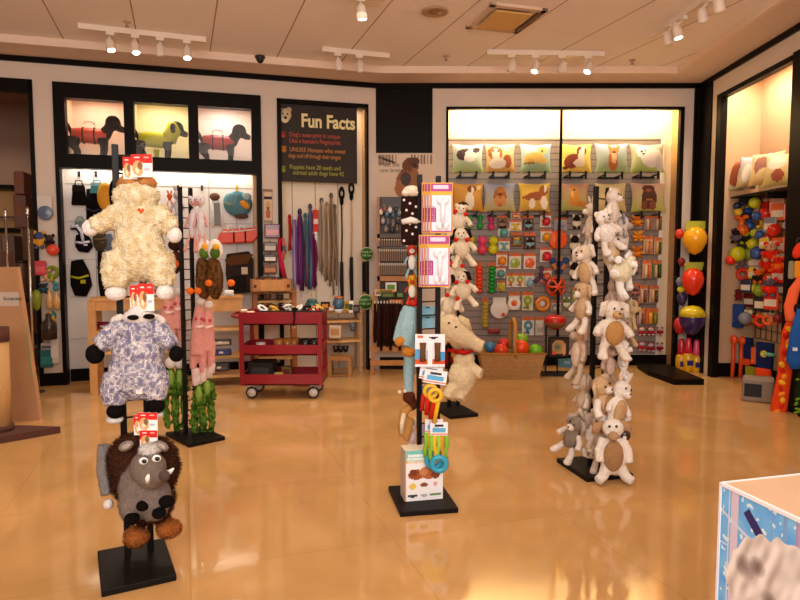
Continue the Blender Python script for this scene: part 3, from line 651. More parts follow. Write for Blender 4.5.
data3 = [ # name, label, px, py, dY, w, h, body, belly, limb, ear, tilt, ears, muzzle
 ('plush_monkey', 'thin pale long-limbed plush hanging at the very top of the right stand', 612, 212, -.06, 26, 42, '#dccabb', None, W_, None, 5, 'small', None),
 ('plush_sheep', 'fluffy white plush sheep near the top of the right stand', 606, 232, -.12, 30, 40, '#ecdfd6', None, '#e6d6ca', None, -8, 'small', '#cfb9a8'),
 ('plush_goat', 'grey eared white plush behind the fluffy sheep, upper right of the right stand', 622, 238, -.02, 24, 44, '#d9c8ba', None, G_, '#8f8a94', 12, 'long', None),
 ('plush_rabbit', 'slim beige plush hanging left of the post top on the right stand', 590, 228, .02, 18, 50, '#cdb59d', None, '#dccab8', None, 3, 'up', None),
 ('plush_bear', 'beige plush bear facing the pillow wall, a third down the right stand', 611, 256, -.08, 30, 40, '#d4b999', '#c29b6c', W_, None, 5, 'small', None),
 ('plush_rabbit', 'beige lop eared plush rabbit left of the post beside the orange ring toy', 587, 271, -.04, 28, 48, '#d9c0a6', '#c59d72', W_, W_, -12, 'long', None),
 ('plush_lamb', 'round cream lamb with a white face turned right, upper middle of the right stand', 622, 272, -.2, 36, 42, '#e2d3b2', None, '#f3ece6', '#f3ece6', 55, 'long', '#f7f2ee'),
 ('plush_elephant', 'pinkish grey plush under the cream lamb on the right stand', 614, 301, -.1, 34, 42, '#c5a797', PK, '#b89e90', None, -6, 'long', None),
 ('plush_rabbit', 'pale rabbit with a brown spotted back left of the post on the right stand', 583, 308, -.08, 30, 46, '#c4a17c', None, W_, '#caa984', 10, 'long', None),
 ('plush_dog', 'white plush dog with tan belly and long arms, middle of the right stand', 612, 330, -.22, 38, 54, W_, '#b98852', W_, W_, 0, 'long', '#c79d6e'),
 ('plush_squirrel', 'beige bushy plush peeking out behind the tan bellied dog', 630, 322, -.02, 20, 44, '#cbb087', None, '#c2a67c', None, -14, 'small', None),
 ('plush_elephant', 'long eared dusty beige plush at the left of the right stand, knee high', 580, 352, -.02, 26, 58, '#c4a083', '#dcc3ad', '#cbb09a', '#d2b7a0', 6, 'long', None),
 ('plush_mouse', 'small grey pink plush below the tan bellied dog, by the post', 608, 364, -.12, 22, 40, '#b59482', '#d5b9a8', '#c7a996', None, 0, 'small', None),
 ('plush_kitten', 'small white plush cat below the tan bellied dog, on the right', 623, 360, -.14, 20, 38, '#efe4db', None, '#efe4db', None, -6, 'up', None),
 ('plush_dog', 'white and tan plush dog with its head down right, low on the right stand', 604, 402, -.16, 40, 52, '#d0ab82', '#ae8258', '#f0e3d8', '#d8b893', -14, 'long', W_),
 ('plush_rabbit', 'white plush rabbit with a beige belly at the lower right of the right stand', 617, 408, -.22, 30, 52, '#efe1d5', '#c39b70', '#efe1d5', W_, 10, 'up', None),
 ('plush_rabbit', 'beige and grey plush rabbit low at the left of the right stand', 584, 400, -.02, 28, 50, '#cbb096', None, '#dccab8', '#b9a08c', 8, 'long', None),
 ('plush_bat', 'dark grey winged plush lowest at the left of the right stand', 572, 437, -.04, 30, 44, '#8a7a6c', None, '#e5d6c9', '#baa695', 22, 'long', None),
 ('plush_rabbit', 'beige plush rabbit hanging upside down over the base of the right stand', 591, 434, -.1, 20, 50, '#d6bda2', '#e7d7c8', '#d9c3ad', '#e7d6c5', 172, 'long', None),
 ('plush_dog', 'grey plush dog behind the donkey with the big grey muzzle', 603, 442, -.14, 30, 58, '#c0a795', None, '#cbb5a4', '#bba292', -5, 'long', '#a88c74'),
]
TURN = [50, 20, 75, -80, 60, -55, 35, 60, -70, 8, 90, -80, 30, 60, 40, 25, -85, -60, -40, -20]
TILT = [0, -10, 14, 0, -10, 0, 0, 8, -8, 4, 0, 0, 0, 0, -8, 8, -6, 0, 0, 0]
for (n_, lab, px, py, dY, w_, h_, b_, be, li, ea, ti, es, mu), tu, t2_ in zip(data3, TURN, TILT):
    floppy(n_, lab, px, py, Y3+dY, w_, h_, b_, be, li, ea, tilt=ti+t2_, ears=es, muzzle=mu, turn=R(tu))
# the large white toy at the bottom, in detail
k = Sk(612, 448, Y3-.26)
t = thing('plush_donkey', 'large white plush donkey with tan belly and grey muzzle, lowest on the right stand', 'plush toy', k.o, 0, 'pale plush animals on the right stand')
soft(t, 'body', [('e', 613, 428, 11, 10, 9, -4), ('e', 613, 455, 14, 21, 11, 0), ('t', [(604, 438, 0), (599, 450, -3), (600, 462, -6)], [5, 4.5, 4.5]), ('t', [(621, 438, 0), (628, 450, -3), (629, 463, -6)], [5, 4.5, 4.5]),
    ('t', [(606, 468, -2), (603, 476, -5), (598, 481, -10)], [6, 5.5, 5]), ('t', [(621, 468, -2), (626, 477, -5), (633, 482, -10)], [6, 5.5, 5])], k, col='#efe2d6', vox=.008)
soft(t, 'belly', [('e', 613.5, 456, 10.5, 16.5, 6, -7.5)], k, col='#a98058')
soft(t, 'muzzle', [('e', 613, 436, 6, 5, 6, -12)], k, col='#b6926c')
for px in (609.5, 616.5): MB().ell(k.p(px, 426.5, -12.5*k.s), .008, '#120d0b', n=10).build('eye', GLOSS, t)
for pts in ([(604, 423, 0), (597, 426, 2), (595, 434, 2)], [(622, 421, 0), (627, 428, 2), (627, 436, 1)]): MB().tube([k.p(a, b, c_*k.s) for a, b, c_ in pts], [.016, .03, .02], '#b98f68', 10, flat=.4).build('ear', FUR, t)
MB().lathe([(.028, 0), (.03, -.006), (.02, -.01)], k.p(626, 436, -.02), '#3a2219', 14, 'Y').build('button', GLOSS, t)
# ================================================================== SMALL GOODS, shared builders
def toy(parent, shape, w, h, col, y=-.02, name=None, z=0, col2=None):
    m = MB(); c2 = col2 or '#f0e6da'; nm = name
    if shape == 'ball': m.ell((0, y-w*.4, z), w/2, col, n=16, m=10); nm = nm or 'ball'
    elif shape == 'dumbbell':
        r = min(w/2, h*.27); m.ell((0, y-r*.6, z+h/2-r), r, col).ell((0, y-r*.6, z-h/2+r), r*1.1, col).cyl((0, y-r*.6, z-h*.25), (0, y-r*.6, z+h*.25), r*.55, col); nm = nm or 'dumbbell'
    elif shape == 'ring': m.torus((0, y-w*.1, z), w*.36, w*.14, col); nm = nm or 'ring'
    elif shape == 'disc': m.lathe([(w*.1, -.006), (w*.47, -.004), (w*.5, .004), (w*.5, .014), (w*.42, .012), (w*.2, .02), (w*.05, .02)], (0, y, z), col, 24, 'Y'); nm = nm or 'disc'
    elif shape == 'stick':
        k = 7
        for i in range(k): m.lathe([(w*.36, -h/k*.5), (w*.5, -h/k*.15), (w*.5, h/k*.15), (w*.36, h/k*.5)], (0, y-w*.4, z-h/2+h*(i+.5)/k), col, 12)
        nm = nm or 'ribbed_stick'
    elif shape == 'tri':
        for a in (90, 210, 330):
            x, q = math.cos(R(a))*w*.32, math.sin(R(a))*w*.32; m.ell((x, y-.012, z+q), (w*.2, .014, w*.2), col2 or col); m.tube([(0, y-.012, z), (x, y-.012, z+q)], [w*.12, w*.14], col, 8, flat=.35)
        m.lathe([(w*.17, 0), (w*.17, .03), (w*.05, .03)], (0, y, z), col2 or col, 14, 'Y'); nm = nm or 'flyer'
    elif shape == 'bone':
        for sz in (-1, 1):
            for sx in (-1, 1): m.ell((sx*w*.28, y-.01, z+sz*h*.4), (w*.25, w*.16, h*.13), col)
        m.cyl((0, y-.01, z-h*.38), (0, y-.01, z+h*.38), w*.2, col); nm = nm or 'bone'
    elif shape == 'critter':
        m.ell((0, y-w*.2, z-h*.12), (w*.33, w*.22, h*.26), col).ell((0, y-w*.26, z+h*.22), (w*.34, w*.26, h*.2), c2)
        for sx in (-1, 1): m.ell((sx*w*.3, y-w*.22, z+h*.38), (w*.13, w*.08, h*.12), col).ell((sx*w*.34, y-w*.3, z-h*.08), (w*.11, w*.12, h*.14), col).ell((sx*w*.22, y-w*.32, z-h*.38), (w*.15, w*.15, h*.1), c2)
        for sx in (-1, 1): m.ell((sx*w*.12, y-w*.5, z+h*.25), w*.04, '#120e0c', n=6, m=5)
        nm = nm or 'critter'
    elif shape == 'bottle':
        m.lathe([(w*.3, -h/2), (w*.5, -h*.47), (w*.5, h*.1), (w*.2, h*.3), (w*.2, h*.47), (w*.1, h/2)], (0, y-w*.3, z), col, 14); nm = nm or 'bottle'
    elif shape == 'pouch':
        m.box((-w/2, y-.03, z-h/2), (w/2, y, z+h/2), col, .012).box((-w*.4, y-.034, z-h*.3), (w*.4, y-.029, z+h*.1), c2); nm = nm or 'pouch'
    elif shape == 'egg':
        m.lathe([(.002, -h/2), (w*.28, -h*.38), (w*.46, -h*.08), (w*.5, h*.14), (w*.4, h*.36), (w*.2, h*.47), (.002, h/2)], (0, y-w*.5, z), col, 20); nm = nm or 'egg'
    elif shape == 'roll':
        for sx in (-.24, .24): m.cyl((sx*w, y-w*.22, z-h*.45), (sx*w, y-w*.22, z+h*.45), w*.2, col if sx < 0 else c2)
        nm = nm or 'chew_roll'
    elif shape == 'loop':
        m.torus((0, y-.012, z+h*.28), w*.33, w*.13, col, sz=1.1).tube([(0, y-.012, z+h*.1), (-w*.1, y-.02, z-h*.15), (w*.05, y-.012, z-h*.48)], [w*.14, w*.18, w*.1], c2, 8); nm = nm or 'tug_loop'
    fab = shape in ('critter', 'loop')
    o = m.build(nm, CLOTH if fab else GLOSS, parent); return o
def hang(name, label, cat, o, rz, s, wp, hp, cardc, shape, col, col2=None, group=None, head=None, tw=.8, th=.62, tz=-.12):
    w, h = wp*s, hp*s; t = thing(name, label, cat, o, rz, group)
    if cardc:
        fn = paint(cardc, [('r', 0, .78, 1, 1, head or '#d06a3a'), ('r', .1, .08, .6, .16, '#8a7a70')])
        MB().box((-w/2, -.004, -h/2), (w/2, .004, h/2), cardc).pic(-w/2, w/2, -h/2, h/2, -.005, fn, 8, 10).build('card', MATTE, t)
        toy(t, shape, w*tw, h*th, col, -.006, z=h*tz, col2=col2)
        MB().box((-.004, -.012, h/2-.014), (.004, .012, h/2-.004), '#3a3430').build('hook_loop', METAL, t)
    else: toy(t, shape, w, h, col, 0, col2=col2)
    return t
# ================================================================== CENTRE STAND GOODS
Y2 = P2.y
bone = paint('#ece6f0', [('r', 0, 0, 1, 1, '#dca24a'), ('r', .03, .015, .97, .98, '#b0468e'), ('r', .05, .76, .96, .82, '#e9b23c'), ('r', .12, .88, .8, .94, '#f2d4e8'), ('r', .06, .05, .94, .75, '#ece8f5'),
    ('e', .42, .64, .17, .09, '#faf8fc'), ('e', .66, .64, .17, .09, '#faf8fc'), ('e', .42, .14, .17, .09, '#faf8fc'), ('e', .66, .14, .17, .09, '#faf8fc'), ('r', .4, .1, .7, .66, '#f6f3fb'),
    ('r', .5, .24, .54, .54, '#7f9ab8'), ('r', .06, .22, .26, .5, '#b0307a'), ('r', .09, .25, .13, .47, '#e3a9cc'), ('r', .17, .25, .21, .47, '#e3a9cc')])
for nm, xs, y0, y1, xf in (('upper', (0, 3.2, 6, 8.4), 183, 233, 431), ('lower', (0, 3.2, 6, 8.4), 235, 287, 428)):
    for i, dx in enumerate(xs[::-1]):
        dy = -.10-.035*i; px = xf+10.5-dx; k = Sk(px, (y0+y1)/2, Y2+dy)
        lab = '%s bone chew pack with magenta header, %s' % (nm, ['rearmost of its stack', 'second from the back of its stack', 'second from the front of its stack', 'front of its stack'][i])
        t = thing('bone_chew_pack', lab, 'pet chew pack', k.o, 0, 'bone chew packs on the centre stand'); w, h = 11.3*k.s, (y1-y0)/2*k.s
        MB().box((-w, 0, -h), (w, .012, h), '#e7a83a').pic(-w, w, -h, h, -.001, bone, 30, 40).build('card', MATTE, t)
        b = toy(t, 'bone', w*1.0, h*1.25, '#f2eef8', -.006, z=-h*.2); b.location.x = w*.1
        text('lettering', 'PUPPY', w*.42, (-w*.55, -.0025, -h*.45), mat('ink_magenta', '#8f1f66', rough=.6), t, (math.pi/2, -math.pi/2, 0))
# two stick treat pack
k = Sk(430, 350.5, Y2-.16); w, h = 15*k.s, 16.5*k.s
t = thing('chew_stick_pack', 'white card with two brown chew sticks over a blue and orange band, mid centre stand', 'pet chew pack', k.o)
MB().box((-w, 0, -h), (w, .006, h), '#eeeaf0').pic(-w, w, -h, h, -.001, paint('#f2eef4', [('r', 0, .06, 1, .22, '#d9572c'), ('r', 0, .22, .2, .52, '#5aa6d8'), ('r', .38, .22, .5, .5, '#6fb3de'), ('r', .84, .2, 1, .45, '#3fa0d6'), ('r', .08, .9, .25, .95, '#e06a4a'), ('e', .62, .9, .16, .04, '#202838'), ('r', .42, .05, .56, .75, '#f6f4f8')]), 26, 26).build('card', MATTE, t)
for sx in (-.48, .5):
    MB().tube([(sx*w, -.014, -.62*h), (sx*w, -.016, -.2*h), (sx*w, -.016, .25*h), (sx*w, -.014, .5*h)], [.016, .014, .015, .017], '#6d4a30', 10).build('chew_stick', CLOTH, t)
card_b = paint('#f1edf3', [('r', 0, .08, 1, .2, '#e0703c'), ('r', .1, .28, .9, .55, '#5fb0e0'), ('e', .5, .75, .25, .1, '#28303e'), ('r', .2, .6, .5, .66, '#c9d6e6')])
for i, (px, py, lab) in enumerate(((431, 373, 'rear card of the yellow ring tug toys on the centre stand'), (435.5, 377, 'front card of the yellow ring tug toys on the centre stand'))):
    k = Sk(px, py, Y2-.13-.03*i); t = thing('ring_tug_toy', lab, 'dog toy', k.o, 0, 'ring tug toys on the centre stand'); t.rotation_euler = (0, .15, 0); w, h = 11.5*k.s, 7*k.s
    MB().box((-w, 0, -h), (w, .003, h), '#f1edf3').pic(-w, w, -h, h, -.001, card_b, 16, 12).build('card', MATTE, t)
    MB().torus((.2*w, -.012, -2.6*h), 6*k.s, 2.2*k.s, '#e8b52c').build('ring', GLOSS, t)
    for sx, c, L in ((-.35, '#c3281f', 6.2), (.15, '#c3281f', 6.8), (.55, '#dfae2a', 7.4)): MB().tube([(sx*w, -.008, -3.2*h), (sx*w*.9, -.008, -L*h*.9)], [.013, .011], c, 8).build('tug_leg', CLOTH, t)
for i, (px, py, lab) in enumerate(((434, 426, 'rear card of the green and yellow rope toys on the centre stand'), (439, 429, 'front card of the green and yellow rope toys on the centre stand'))):
    k = Sk(px, py, Y2-.13-.035*i); t = thing('rope_toy', lab, 'dog toy', k.o, 0, 'rope toys on the centre stand'); w, h = 9*k.s, 7*k.s
    MB().box((-w, 0, -h), (w, .003, h), '#f1edf3').pic(-w, w, -h, h, -.001, card_b, 16, 12).build('card', MATTE, t)
    for j in range(5):
        x = (-.9+.42*j)*w; MB().tube([(x, -.01, -.9*h), (x+.005*(-1)**j, -.02, -2.2*h), (x-.006*(-1)**j, -.012, -3.4*h), (x, -.01, -4.6*h)], [.012, .014, .012, .012], ('#8bbf3a', '#e2b53a', '#9ac84a', '#d98a3a', '#7fb53a')[j], 8).build('rope_strand', CLOTH, t)
    MB().torus((0, -.02, -5*h), 7*k.s, 3*k.s, '#2f9fc0').build('rubber_ring', GLOSS, t)
# the boxed product at the foot of the centre stand
p0 = onz(423, 500, .03); k = Sk(424, 478, Y2-.12); w = 20*k.s; zt = k.p(0, 450).z; zb2 = .03-k.o.z
bp = paint('#f3f0f4', [('r', 0, .8, 1, 1, '#7cc6c0'), ('r', .1, .88, .9, .92, '#e9f4f2'), ('r', 0, .74, 1, .8, '#eab65a'), ('r', .05, .82, .8, .85, '#e8f2f0'), ('e', .3, .52, .22, .1, '#9c4f2c'), ('e', .22, .56, .1, .07, '#7a3a20'), ('e', .62, .55, .25, .13, '#b2653a'), ('e', .8, .5, .12, .08, '#8a4526'), ('e', .5, .58, .12, .08, '#c98456'), ('e', .2, .29, .09, .06, '#e9c95a'), ('e', .5, .31, .1, .04, '#8a4a2c'), ('e', .8, .32, .06, .04, '#e3a3a6'), ('e', .2, .1, .13, .03, '#3a3a40'), ('e', .5, .1, .1, .03, '#b9b4c0'), ('r', .66, .08, .95, .12, '#5f8f4a')])
t = thing('boxed_dog_toy', 'tall white box printed with brown puppies at the foot of the centre stand', 'box', k.o, R(12))
MB().box((-w, .0, zb2), (w, .11, zt), '#e8d9c0').box((-w-.001, 0, zb2), (-w+.001, .11, zt), '#b9a89a').pic(-w, w, zb2, zt, -.0015, bp, 40, 48).build('carton', MATTE, t)
text('lettering', 'puppy heartbeat', .034, (-w*.86, -.003, zt-.035), mat('ink_white', '#f6f6f2', rough=.6), t)
text('lettering', 'calming toy', .03, (-w*.86, -.003, zt-.068), mat('ink_white', '#f6f6f2'), t)
MB().box((-w, -.002, zb2), (-w+.006, .0, zt), '#e28c34').build('edge_band', MATTE, t)
# left side of the centre stand
YL = Y2+.02; s = YL/FPX
k = Sk(410, 220, YL); t = thing('polka_dot_plush', 'dark brown polka dot plush with white frill at upper left of the centre stand', 'plush toy', k.o)
b = MB().box(k.p(401, 245, -.03), k.p(420, 196, .05), '#2b1713', .02)
b.build('body', CLOTH, t)
for i in range(13): MB().ell(k.p(404+(i % 3)*6+(i//3 % 2)*2.5, 200+i*3.4, -.032), (.0075, .004, .0075), '#f0e6de', n=8, m=6).build('dot', CLOTH, t)
MB().ell(k.p(412, 191, -.02), (.05, .03, .03), '#efe0c8').ell(k.p(406, 193, -.02), (.025, .03, .02), '#efe0c8').ell(k.p(418, 193, -.02), (.02, .03, .02), '#efe0c8').build('head', FUR, t)
MB().tube([k.p(402, 222, -.035), k.p(411, 220, -.045), k.p(420, 222, -.035)], [.014, .018, .014], '#e8ddd6', 8).build('frill', CLOTH, t)
floppy('plush_parrot', 'small teal white and red plush below the polka dot plush', 412, 261, YL, 15, 32, '#c9442e', '#e8e2dc', '#8fc0c4', None, 'toys on the left of the centre stand', ears='small', muzzle='#f0e8e0')
floppy('plush_chick', 'small yellow and orange plush above the long blue plush', 412, 290, YL, 14, 28, '#e5a52c', '#f0e6d0', '#d9482a', None, 'toys on the left of the centre stand', ears='small')
k = Sk(405, 350, YL); t = thing('plush_platypus', 'long pale blue plush with orange feet hanging left of the centre stand', 'plush toy', k.o)
soft(t, 'body', [('t', [(410, 306, 0), (407, 325, 0), (405, 345, 0)], [7, 10, 9]), ('t', [(411, 340, 2), (409, 370, 2), (408, 402, 2)], [7, 6, 4.5]), ('t', [(404, 312, 0), (399, 330, -2), (396, 342, -3)], [4, 4.5, 4])], k, col='#9dbfc8')
for pts in ([(396, 343, -4), (402, 340, -6), (406, 336, -4)], [(403, 350, -5), (410, 353, -6), (416, 350, -4)]): soft(t, 'foot', [('t', pts, [5, 5, 3])], k, col='#cf8433')
MB().ell(k.p(413, 303, -.0), (.035, .03, .02), '#c9302a').build('beak', FUR, t)
k = Sk(408, 395, YL); t = thing('plush_beaver', 'brown plush head with pale ears low at the left of the centre stand', 'plush toy', k.o)
soft(t, 'body', [('e', 409, 397, 7, 7, 6, 0), ('e', 413, 404, 5, 7, 5, 2)], k, col='#5b2f1c'); 
for px, py in ((399.5, 392), (405, 391)): MB().ell(k.p(px, py, -.02), .011, '#efdccb', n=10).build('ear', FUR, t)
k = Sk(407, 425, YL); t = thing('plush_ferret', 'long tan plush ferret curling down near the foot of the centre stand', 'plush toy', k.o)
soft(t, 'body', [('t', [(411, 407, 0), (404, 411, -2), (402, 424, -3), (401, 436, -3)], [4, 5, 4.5, 3]), ('t', [(411, 418, 0), (409, 430, -1), (406, 441, -2)], [4, 4, 3])], k, col='#c08a4c')
MB().tube([k.p(404, 413, -.032), k.p(402, 424, -.04), k.p(401.5, 434, -.035)], [.012, .013, .008], '#ecd6b4', 8, flat=.5).build('belly', FUR, t)
floppy('plush_pig', 'small pink and white plush lowest at the left of the centre stand', 412, 436, YL+.03, 14, 34, '#e3c6c6', None, '#efe2dc', None, 'toys on the left of the centre stand', ears='small')
# panel of packs seen between the uprights
for i, (py, c, lab) in enumerate(((312, '#7fb6cc', 'pale blue pack seen between the uprights of the centre stand, highest'), (322, '#8cc0d2', 'pale blue pack seen between the uprights of the centre stand, second highest'), (436, '#dccbe0', 'lilac pack seen between the lower uprights of the centre stand'), (392, '#6cb8b8', 'teal pack seen between the uprights beside the yellow ring'))):
    k = Sk(428, py, Y2+.09); t = thing('flat_pack', lab, 'pack', k.o, 0, 'packs behind the centre stand uprights'); q = 12 if py != 436 else 26
    MB().box((-6.5*k.s, 0, -q/2*k.s), (6.5*k.s, .012, q/2*k.s), c).build('sleeve', MATTE, t); MB().box((-2*k.s, -.002, q/2*k.s-.012), (2*k.s, 0, q/2*k.s-.004), '#444').build('hang_slot', MATTE, t)
# ================================================================== STAND WITH PINK AND GREEN TOYS
Y4 = P4.y; G4 = 'toys on the left ladder stand'
k = Sk(195, 220, Y4-.05)
for i, (px, lab) in enumerate(((193, 'pink and white striped plush pair, left one, at the top of the left ladder stand'), (201, 'pink and white striped plush pair, right one, at the top of the left ladder stand'))):
    floppy('plush_flamingo', lab, px, 222, Y4-.05-.02*i, 14, 56, '#e0d3d6', None, '#e3a296', '#e8dcdc', G4, ears='small', tilt=4-6*i)
floppy('plush_rabbit', 'grey white plush behind the left upright at the top of the left ladder stand', 178, 207, Y4+.03, 13, 32, '#d3c9cc', None, '#b9aeb6', None, G4, ears='up')
floppy('plush_fox', 'small orange plush near the lamb sleeve on the left ladder stand', 170, 205, Y4+.06, 8, 24, '#d2622c', '#f0e0d0', None, None, G4, ears='up')
for i, (px, lab, c2) in enumerate(((204, 'brown plush mallard, left one, with green and orange head', '#5a7a2e'), (215, 'brown plush mallard, right one, with green and orange head', '#4c6b2a'))):
    k = Sk(px, 268, Y4-.06-.03*i); t = thing('plush_mallard', lab, 'plush toy', k.o, 0, 'plush mallards on the left ladder stand')
    soft(t, 'body', [('e', px, 280, 8.5, 20, 8, 0), ('e', px-1, 270, 7, 14, 7, 0)], k, col='#5b3a1f', tuft=(900, .01, .002, ['#6b4526', '#4c3019']), cfn=mottle(['#4c301b', '#77502c'], 40, i))
    MB().ell(k.p(px, 250, 0), (8*k.s, 5*k.s, 11*k.s), '#efe6dc').build('neck_ring', FUR, t)
    MB().ell(k.p(px, 253, -.03), (5*k.s, 3.5*k.s, 6*k.s), c2).build('head', FUR, t)
    MB().ell(k.p(px+1, 247, -.035), (3.5*k.s, 3*k.s, 3.5*k.s), '#e0a02e').build('beak', CLOTH, t)
    for sx in (-1, 1): MB().ell(k.p(px-8*(1-i)+sx*4-2+14*i*(sx > 0), 291-8*i, -.05), (4*k.s, .02, 3.5*k.s), '#e8702a').build('foot', CLOTH, t)
k = Sk(175, 255, Y4+.06); t = thing('plush_bat', 'dark brown plush between the lamb and the left ladder stand', 'plush toy', k.o)
MB().ell(k.p(176, 245, 0), (8*k.s, .05, 6*k.s), '#3a2218').ell(k.p(176, 262, 0), (5*k.s, .04, 12*k.s), '#4a2c20').build('body', FUR, t); MB().ell(k.p(176, 264, -.04), (3*k.s, .02, 4*k.s), '#d8602c').build('patch', CLOTH, t)
for i, (px, y0, y1, lab) in enumerate(((168, 296, 352, 'long pink plush with frilly skirt, left of the left ladder post'), (178, 292, 350, 'long pink plush just behind the left ladder post'), (199, 302, 386, 'long pink plush with pale legs, front right of the left ladder stand'), (207, 306, 378, 'long pink plush with pale legs, rearmost right of the left ladder stand'))):
    k = Sk(px, (y0+y1)/2, Y4-.05+.03*(i % 2)); t = thing('plush_pig', lab, 'plush toy', k.o, 0, 'long pink plush toys on the left ladder stand'); h = y1-y0
    soft(t, 'body', [('t', [(px+1, y0+4, 0), (px, y0+h*.3, 0), (px-1, y0+h*.62, 0)], [5, 7.5, 8.5]), ('t', [(px-4, y0+h*.5, 0), (px-6, y0+h*.8, -1)], [5, 3.5]), ('t', [(px+4, y0+h*.5, 0), (px+4, y0+h*.85, -1)], [5, 3.5])], k, col='#e09a90')
    MB().tube([k.p(px-5, y0+h*.28, -.03), k.p(px, y0+h*.3, -.055), k.p(px+6, y0+h*.28, -.03)], [.01, .014, .01], '#eec9c0', 8).build('frill', CLOTH, t)
    MB().ell(k.p(px+2, y0-1, -.01), (4.5*k.s, .03, 4*k.s), '#efe0da').build('head', FUR, t)
    if i > 1: soft(t, 'legs', [('t', [(px-4, y0+h*.78, 0), (px-3, y1, -1)], [4, 3.5]), ('t', [(px+5, y0+h*.78, 0), (px+4, y1-4, -1)], [4, 3.5])], k, col='#e9cbc4')
    for sx in (-3, 3): MB().ell(k.p(px+sx, y0+h*.2, -.05), .012, '#c04a5a', n=8).build('cheek', CLOTH, t)
for i, (px, y0, y1, lab) in enumerate(((171, 366, 428, 'green plush frog, far left under the pink plush, hanging head down'), (180, 366, 432, 'green plush frog beside the left ladder post'), (199, 382, 434, 'green plush frog at the front foot of the left ladder stand'), (207, 376, 436, 'green plush frog at the right foot of the left ladder stand'))):
    k = Sk(px, (y0+y1)/2, Y4-.04+.03*(i % 2)); t = thing('plush_frog', lab, 'plush toy', k.o, 0, 'green plush frogs on the left ladder stand'); c = ('#4c6a22', '#587c2a', '#3c5c1e', '#4f7226')[i]
    soft(t, 'body', [('e', px, y0+14, 6.5, 14, 6, 0), ('t', [(px-3, y0+20, 0), (px-6, y0+40, -1), (px-3, y1, -3)], [4, 3.5, 3]), ('t', [(px+3, y0+20, 0), (px+5, y0+36, -1), (px+4, y1-3, -3)], [4, 3.5, 3]), ('t', [(px+4, y0+6, 0), (px+8, y0+24, -2)], [3, 2.5])], k, col=c, lump=(.02, 32), cfn=mottle(['#35521a', '#4c6c22', '#6a8c34', '#45651f'], 28, i))
    soft(t, 'belly', [('e', px, y0+12, 3.5, 9, 4, -4)], k, col='#8aa84a')
    MB().ell(k.p(px, y0-3, 0), (6*k.s, .04, 6*k.s), '#e3d7d0').build('head', FUR, t)
# ================================================================== STAND WITH CREAM DOGS
Y5 = P5.y; G5 = 'cream plush dogs on the rear stand'
for i, (px, py, w_, h_, dy, lab) in enumerate(((459, 221, 24, 30, -.1, 'cream plush with red hearts at the top of the rear stand'), (462, 248, 26, 36, -.14, 'white spotted plush with red ribbon, second from the top of the rear stand'), (456, 273, 24, 30, -.08, 'cream plush with a red heart, third from the top of the rear stand'), (463, 290, 26, 34, -.12, 'white spotted plush with black nose just above the big cream dogs'), (450, 305, 26, 40, -.05, 'cream plush half hidden by the centre stand, above the big cream dogs'))):
    t = floppy('plush_dog', lab, px, py, Y5+dy, w_, h_, '#f0dfc4', None, '#efdcc0', '#2a1c18' if i in (1, 3) else '#e8d2b0', G5, ears='long' if i % 2 else 'small', tilt=(8, -6, 4, -10, 12)[i], muzzle='#f4e8d6')
    k = Sk(px, py, Y5+dy)
    for dx, dz in ((-5, 6), (6, 5)): MB().ell(k.p(px+dx, py-dz*1.5, -.1), (.02, .01, .018), '#c8281f').build('heart_patch', CLOTH, t)
k = Sk(456, 330, Y5-.2); t = thing('plush_dog', 'large cream plush dog with its nose pointing right, above its twin on the rear stand', 'plush toy', k.o, 0, G5)
soft(t, 'body', [('e', 450, 328, 13, 14, 11, -2), ('t', [(452, 330, -2), (464, 338, -4), (474, 344, -6), (483, 347, -7)], [13, 11, 7.5, 6]), ('e', 462, 342, 12, 9, 9, 0), ('t', [(444, 334, 0), (440, 344, -2)], [8, 6])], k, col='#edd5ae', tuft=(2500, .006, .003, ['#f1dcb8', '#e6cca2']), lump=(.004, 30))
for px, py in ((449, 323), (456, 327)): MB().ell(k.p(px, py, -.135), .010, '#2b1a12', n=8).build('eye', GLOSS, t)
MB().tube([k.p(458, 318, -.05), k.p(466, 322, -.07), k.p(470, 330, -.06)], [.03, .035, .02], '#e6cca0', 10, flat=.45).build('ear', FUR, t)
MB().tube([k.p(448, 350, -.04), k.p(457, 352, -.08), k.p(464, 350, -.06)], [.014, .02, .014], '#b32218', 8).build('ribbon', CLOTH, t)
k = Sk(462, 375, Y5-.24); t = thing('plush_dog', 'large cream plush dog hanging lowest on the rear stand over its base', 'plush toy', k.o, 0, G5)
soft(t, 'body', [('e', 464, 360, 11, 11, 10, 0), ('e', 462, 377, 14, 18, 12, 0), ('t', [(470, 368, -3), (478, 373, -6), (482, 374, -8)], [7, 6, 5.5]), ('t', [(457, 385, -2), (449, 393, -4), (447, 398, -6)], [8, 6, 5.5]), ('t', [(464, 386, -2), (460, 396, -4), (459, 400, -6)], [8, 6, 5.5])], k, col='#f0dcb6', tuft=(2500, .006, .003, ['#f3e0bc', '#e8cfa6']), lump=(.004, 30))
MB().tube([k.p(456, 351, -.05), k.p(464, 353, -.1), k.p(472, 351, -.05)], [.014, .02, .014], '#b32218', 8).build('ribbon', CLOTH, t)
k = Sk(452, 358, Y5-.02); t = thing('plush_heart', 'dark red plush patch between the two large cream dogs', 'plush toy', k.o)
MB().ell((0, 0, 0), (9*k.s, .03, 10*k.s), '#8c1d16').ell((.02, -.02, .03), (4*k.s, .02, 4*k.s), '#d0a53a').build('body', FUR, t)
MB().box((-.006, .02, 0), (.006, .04, .1), '#222').build('loop', METAL, t)
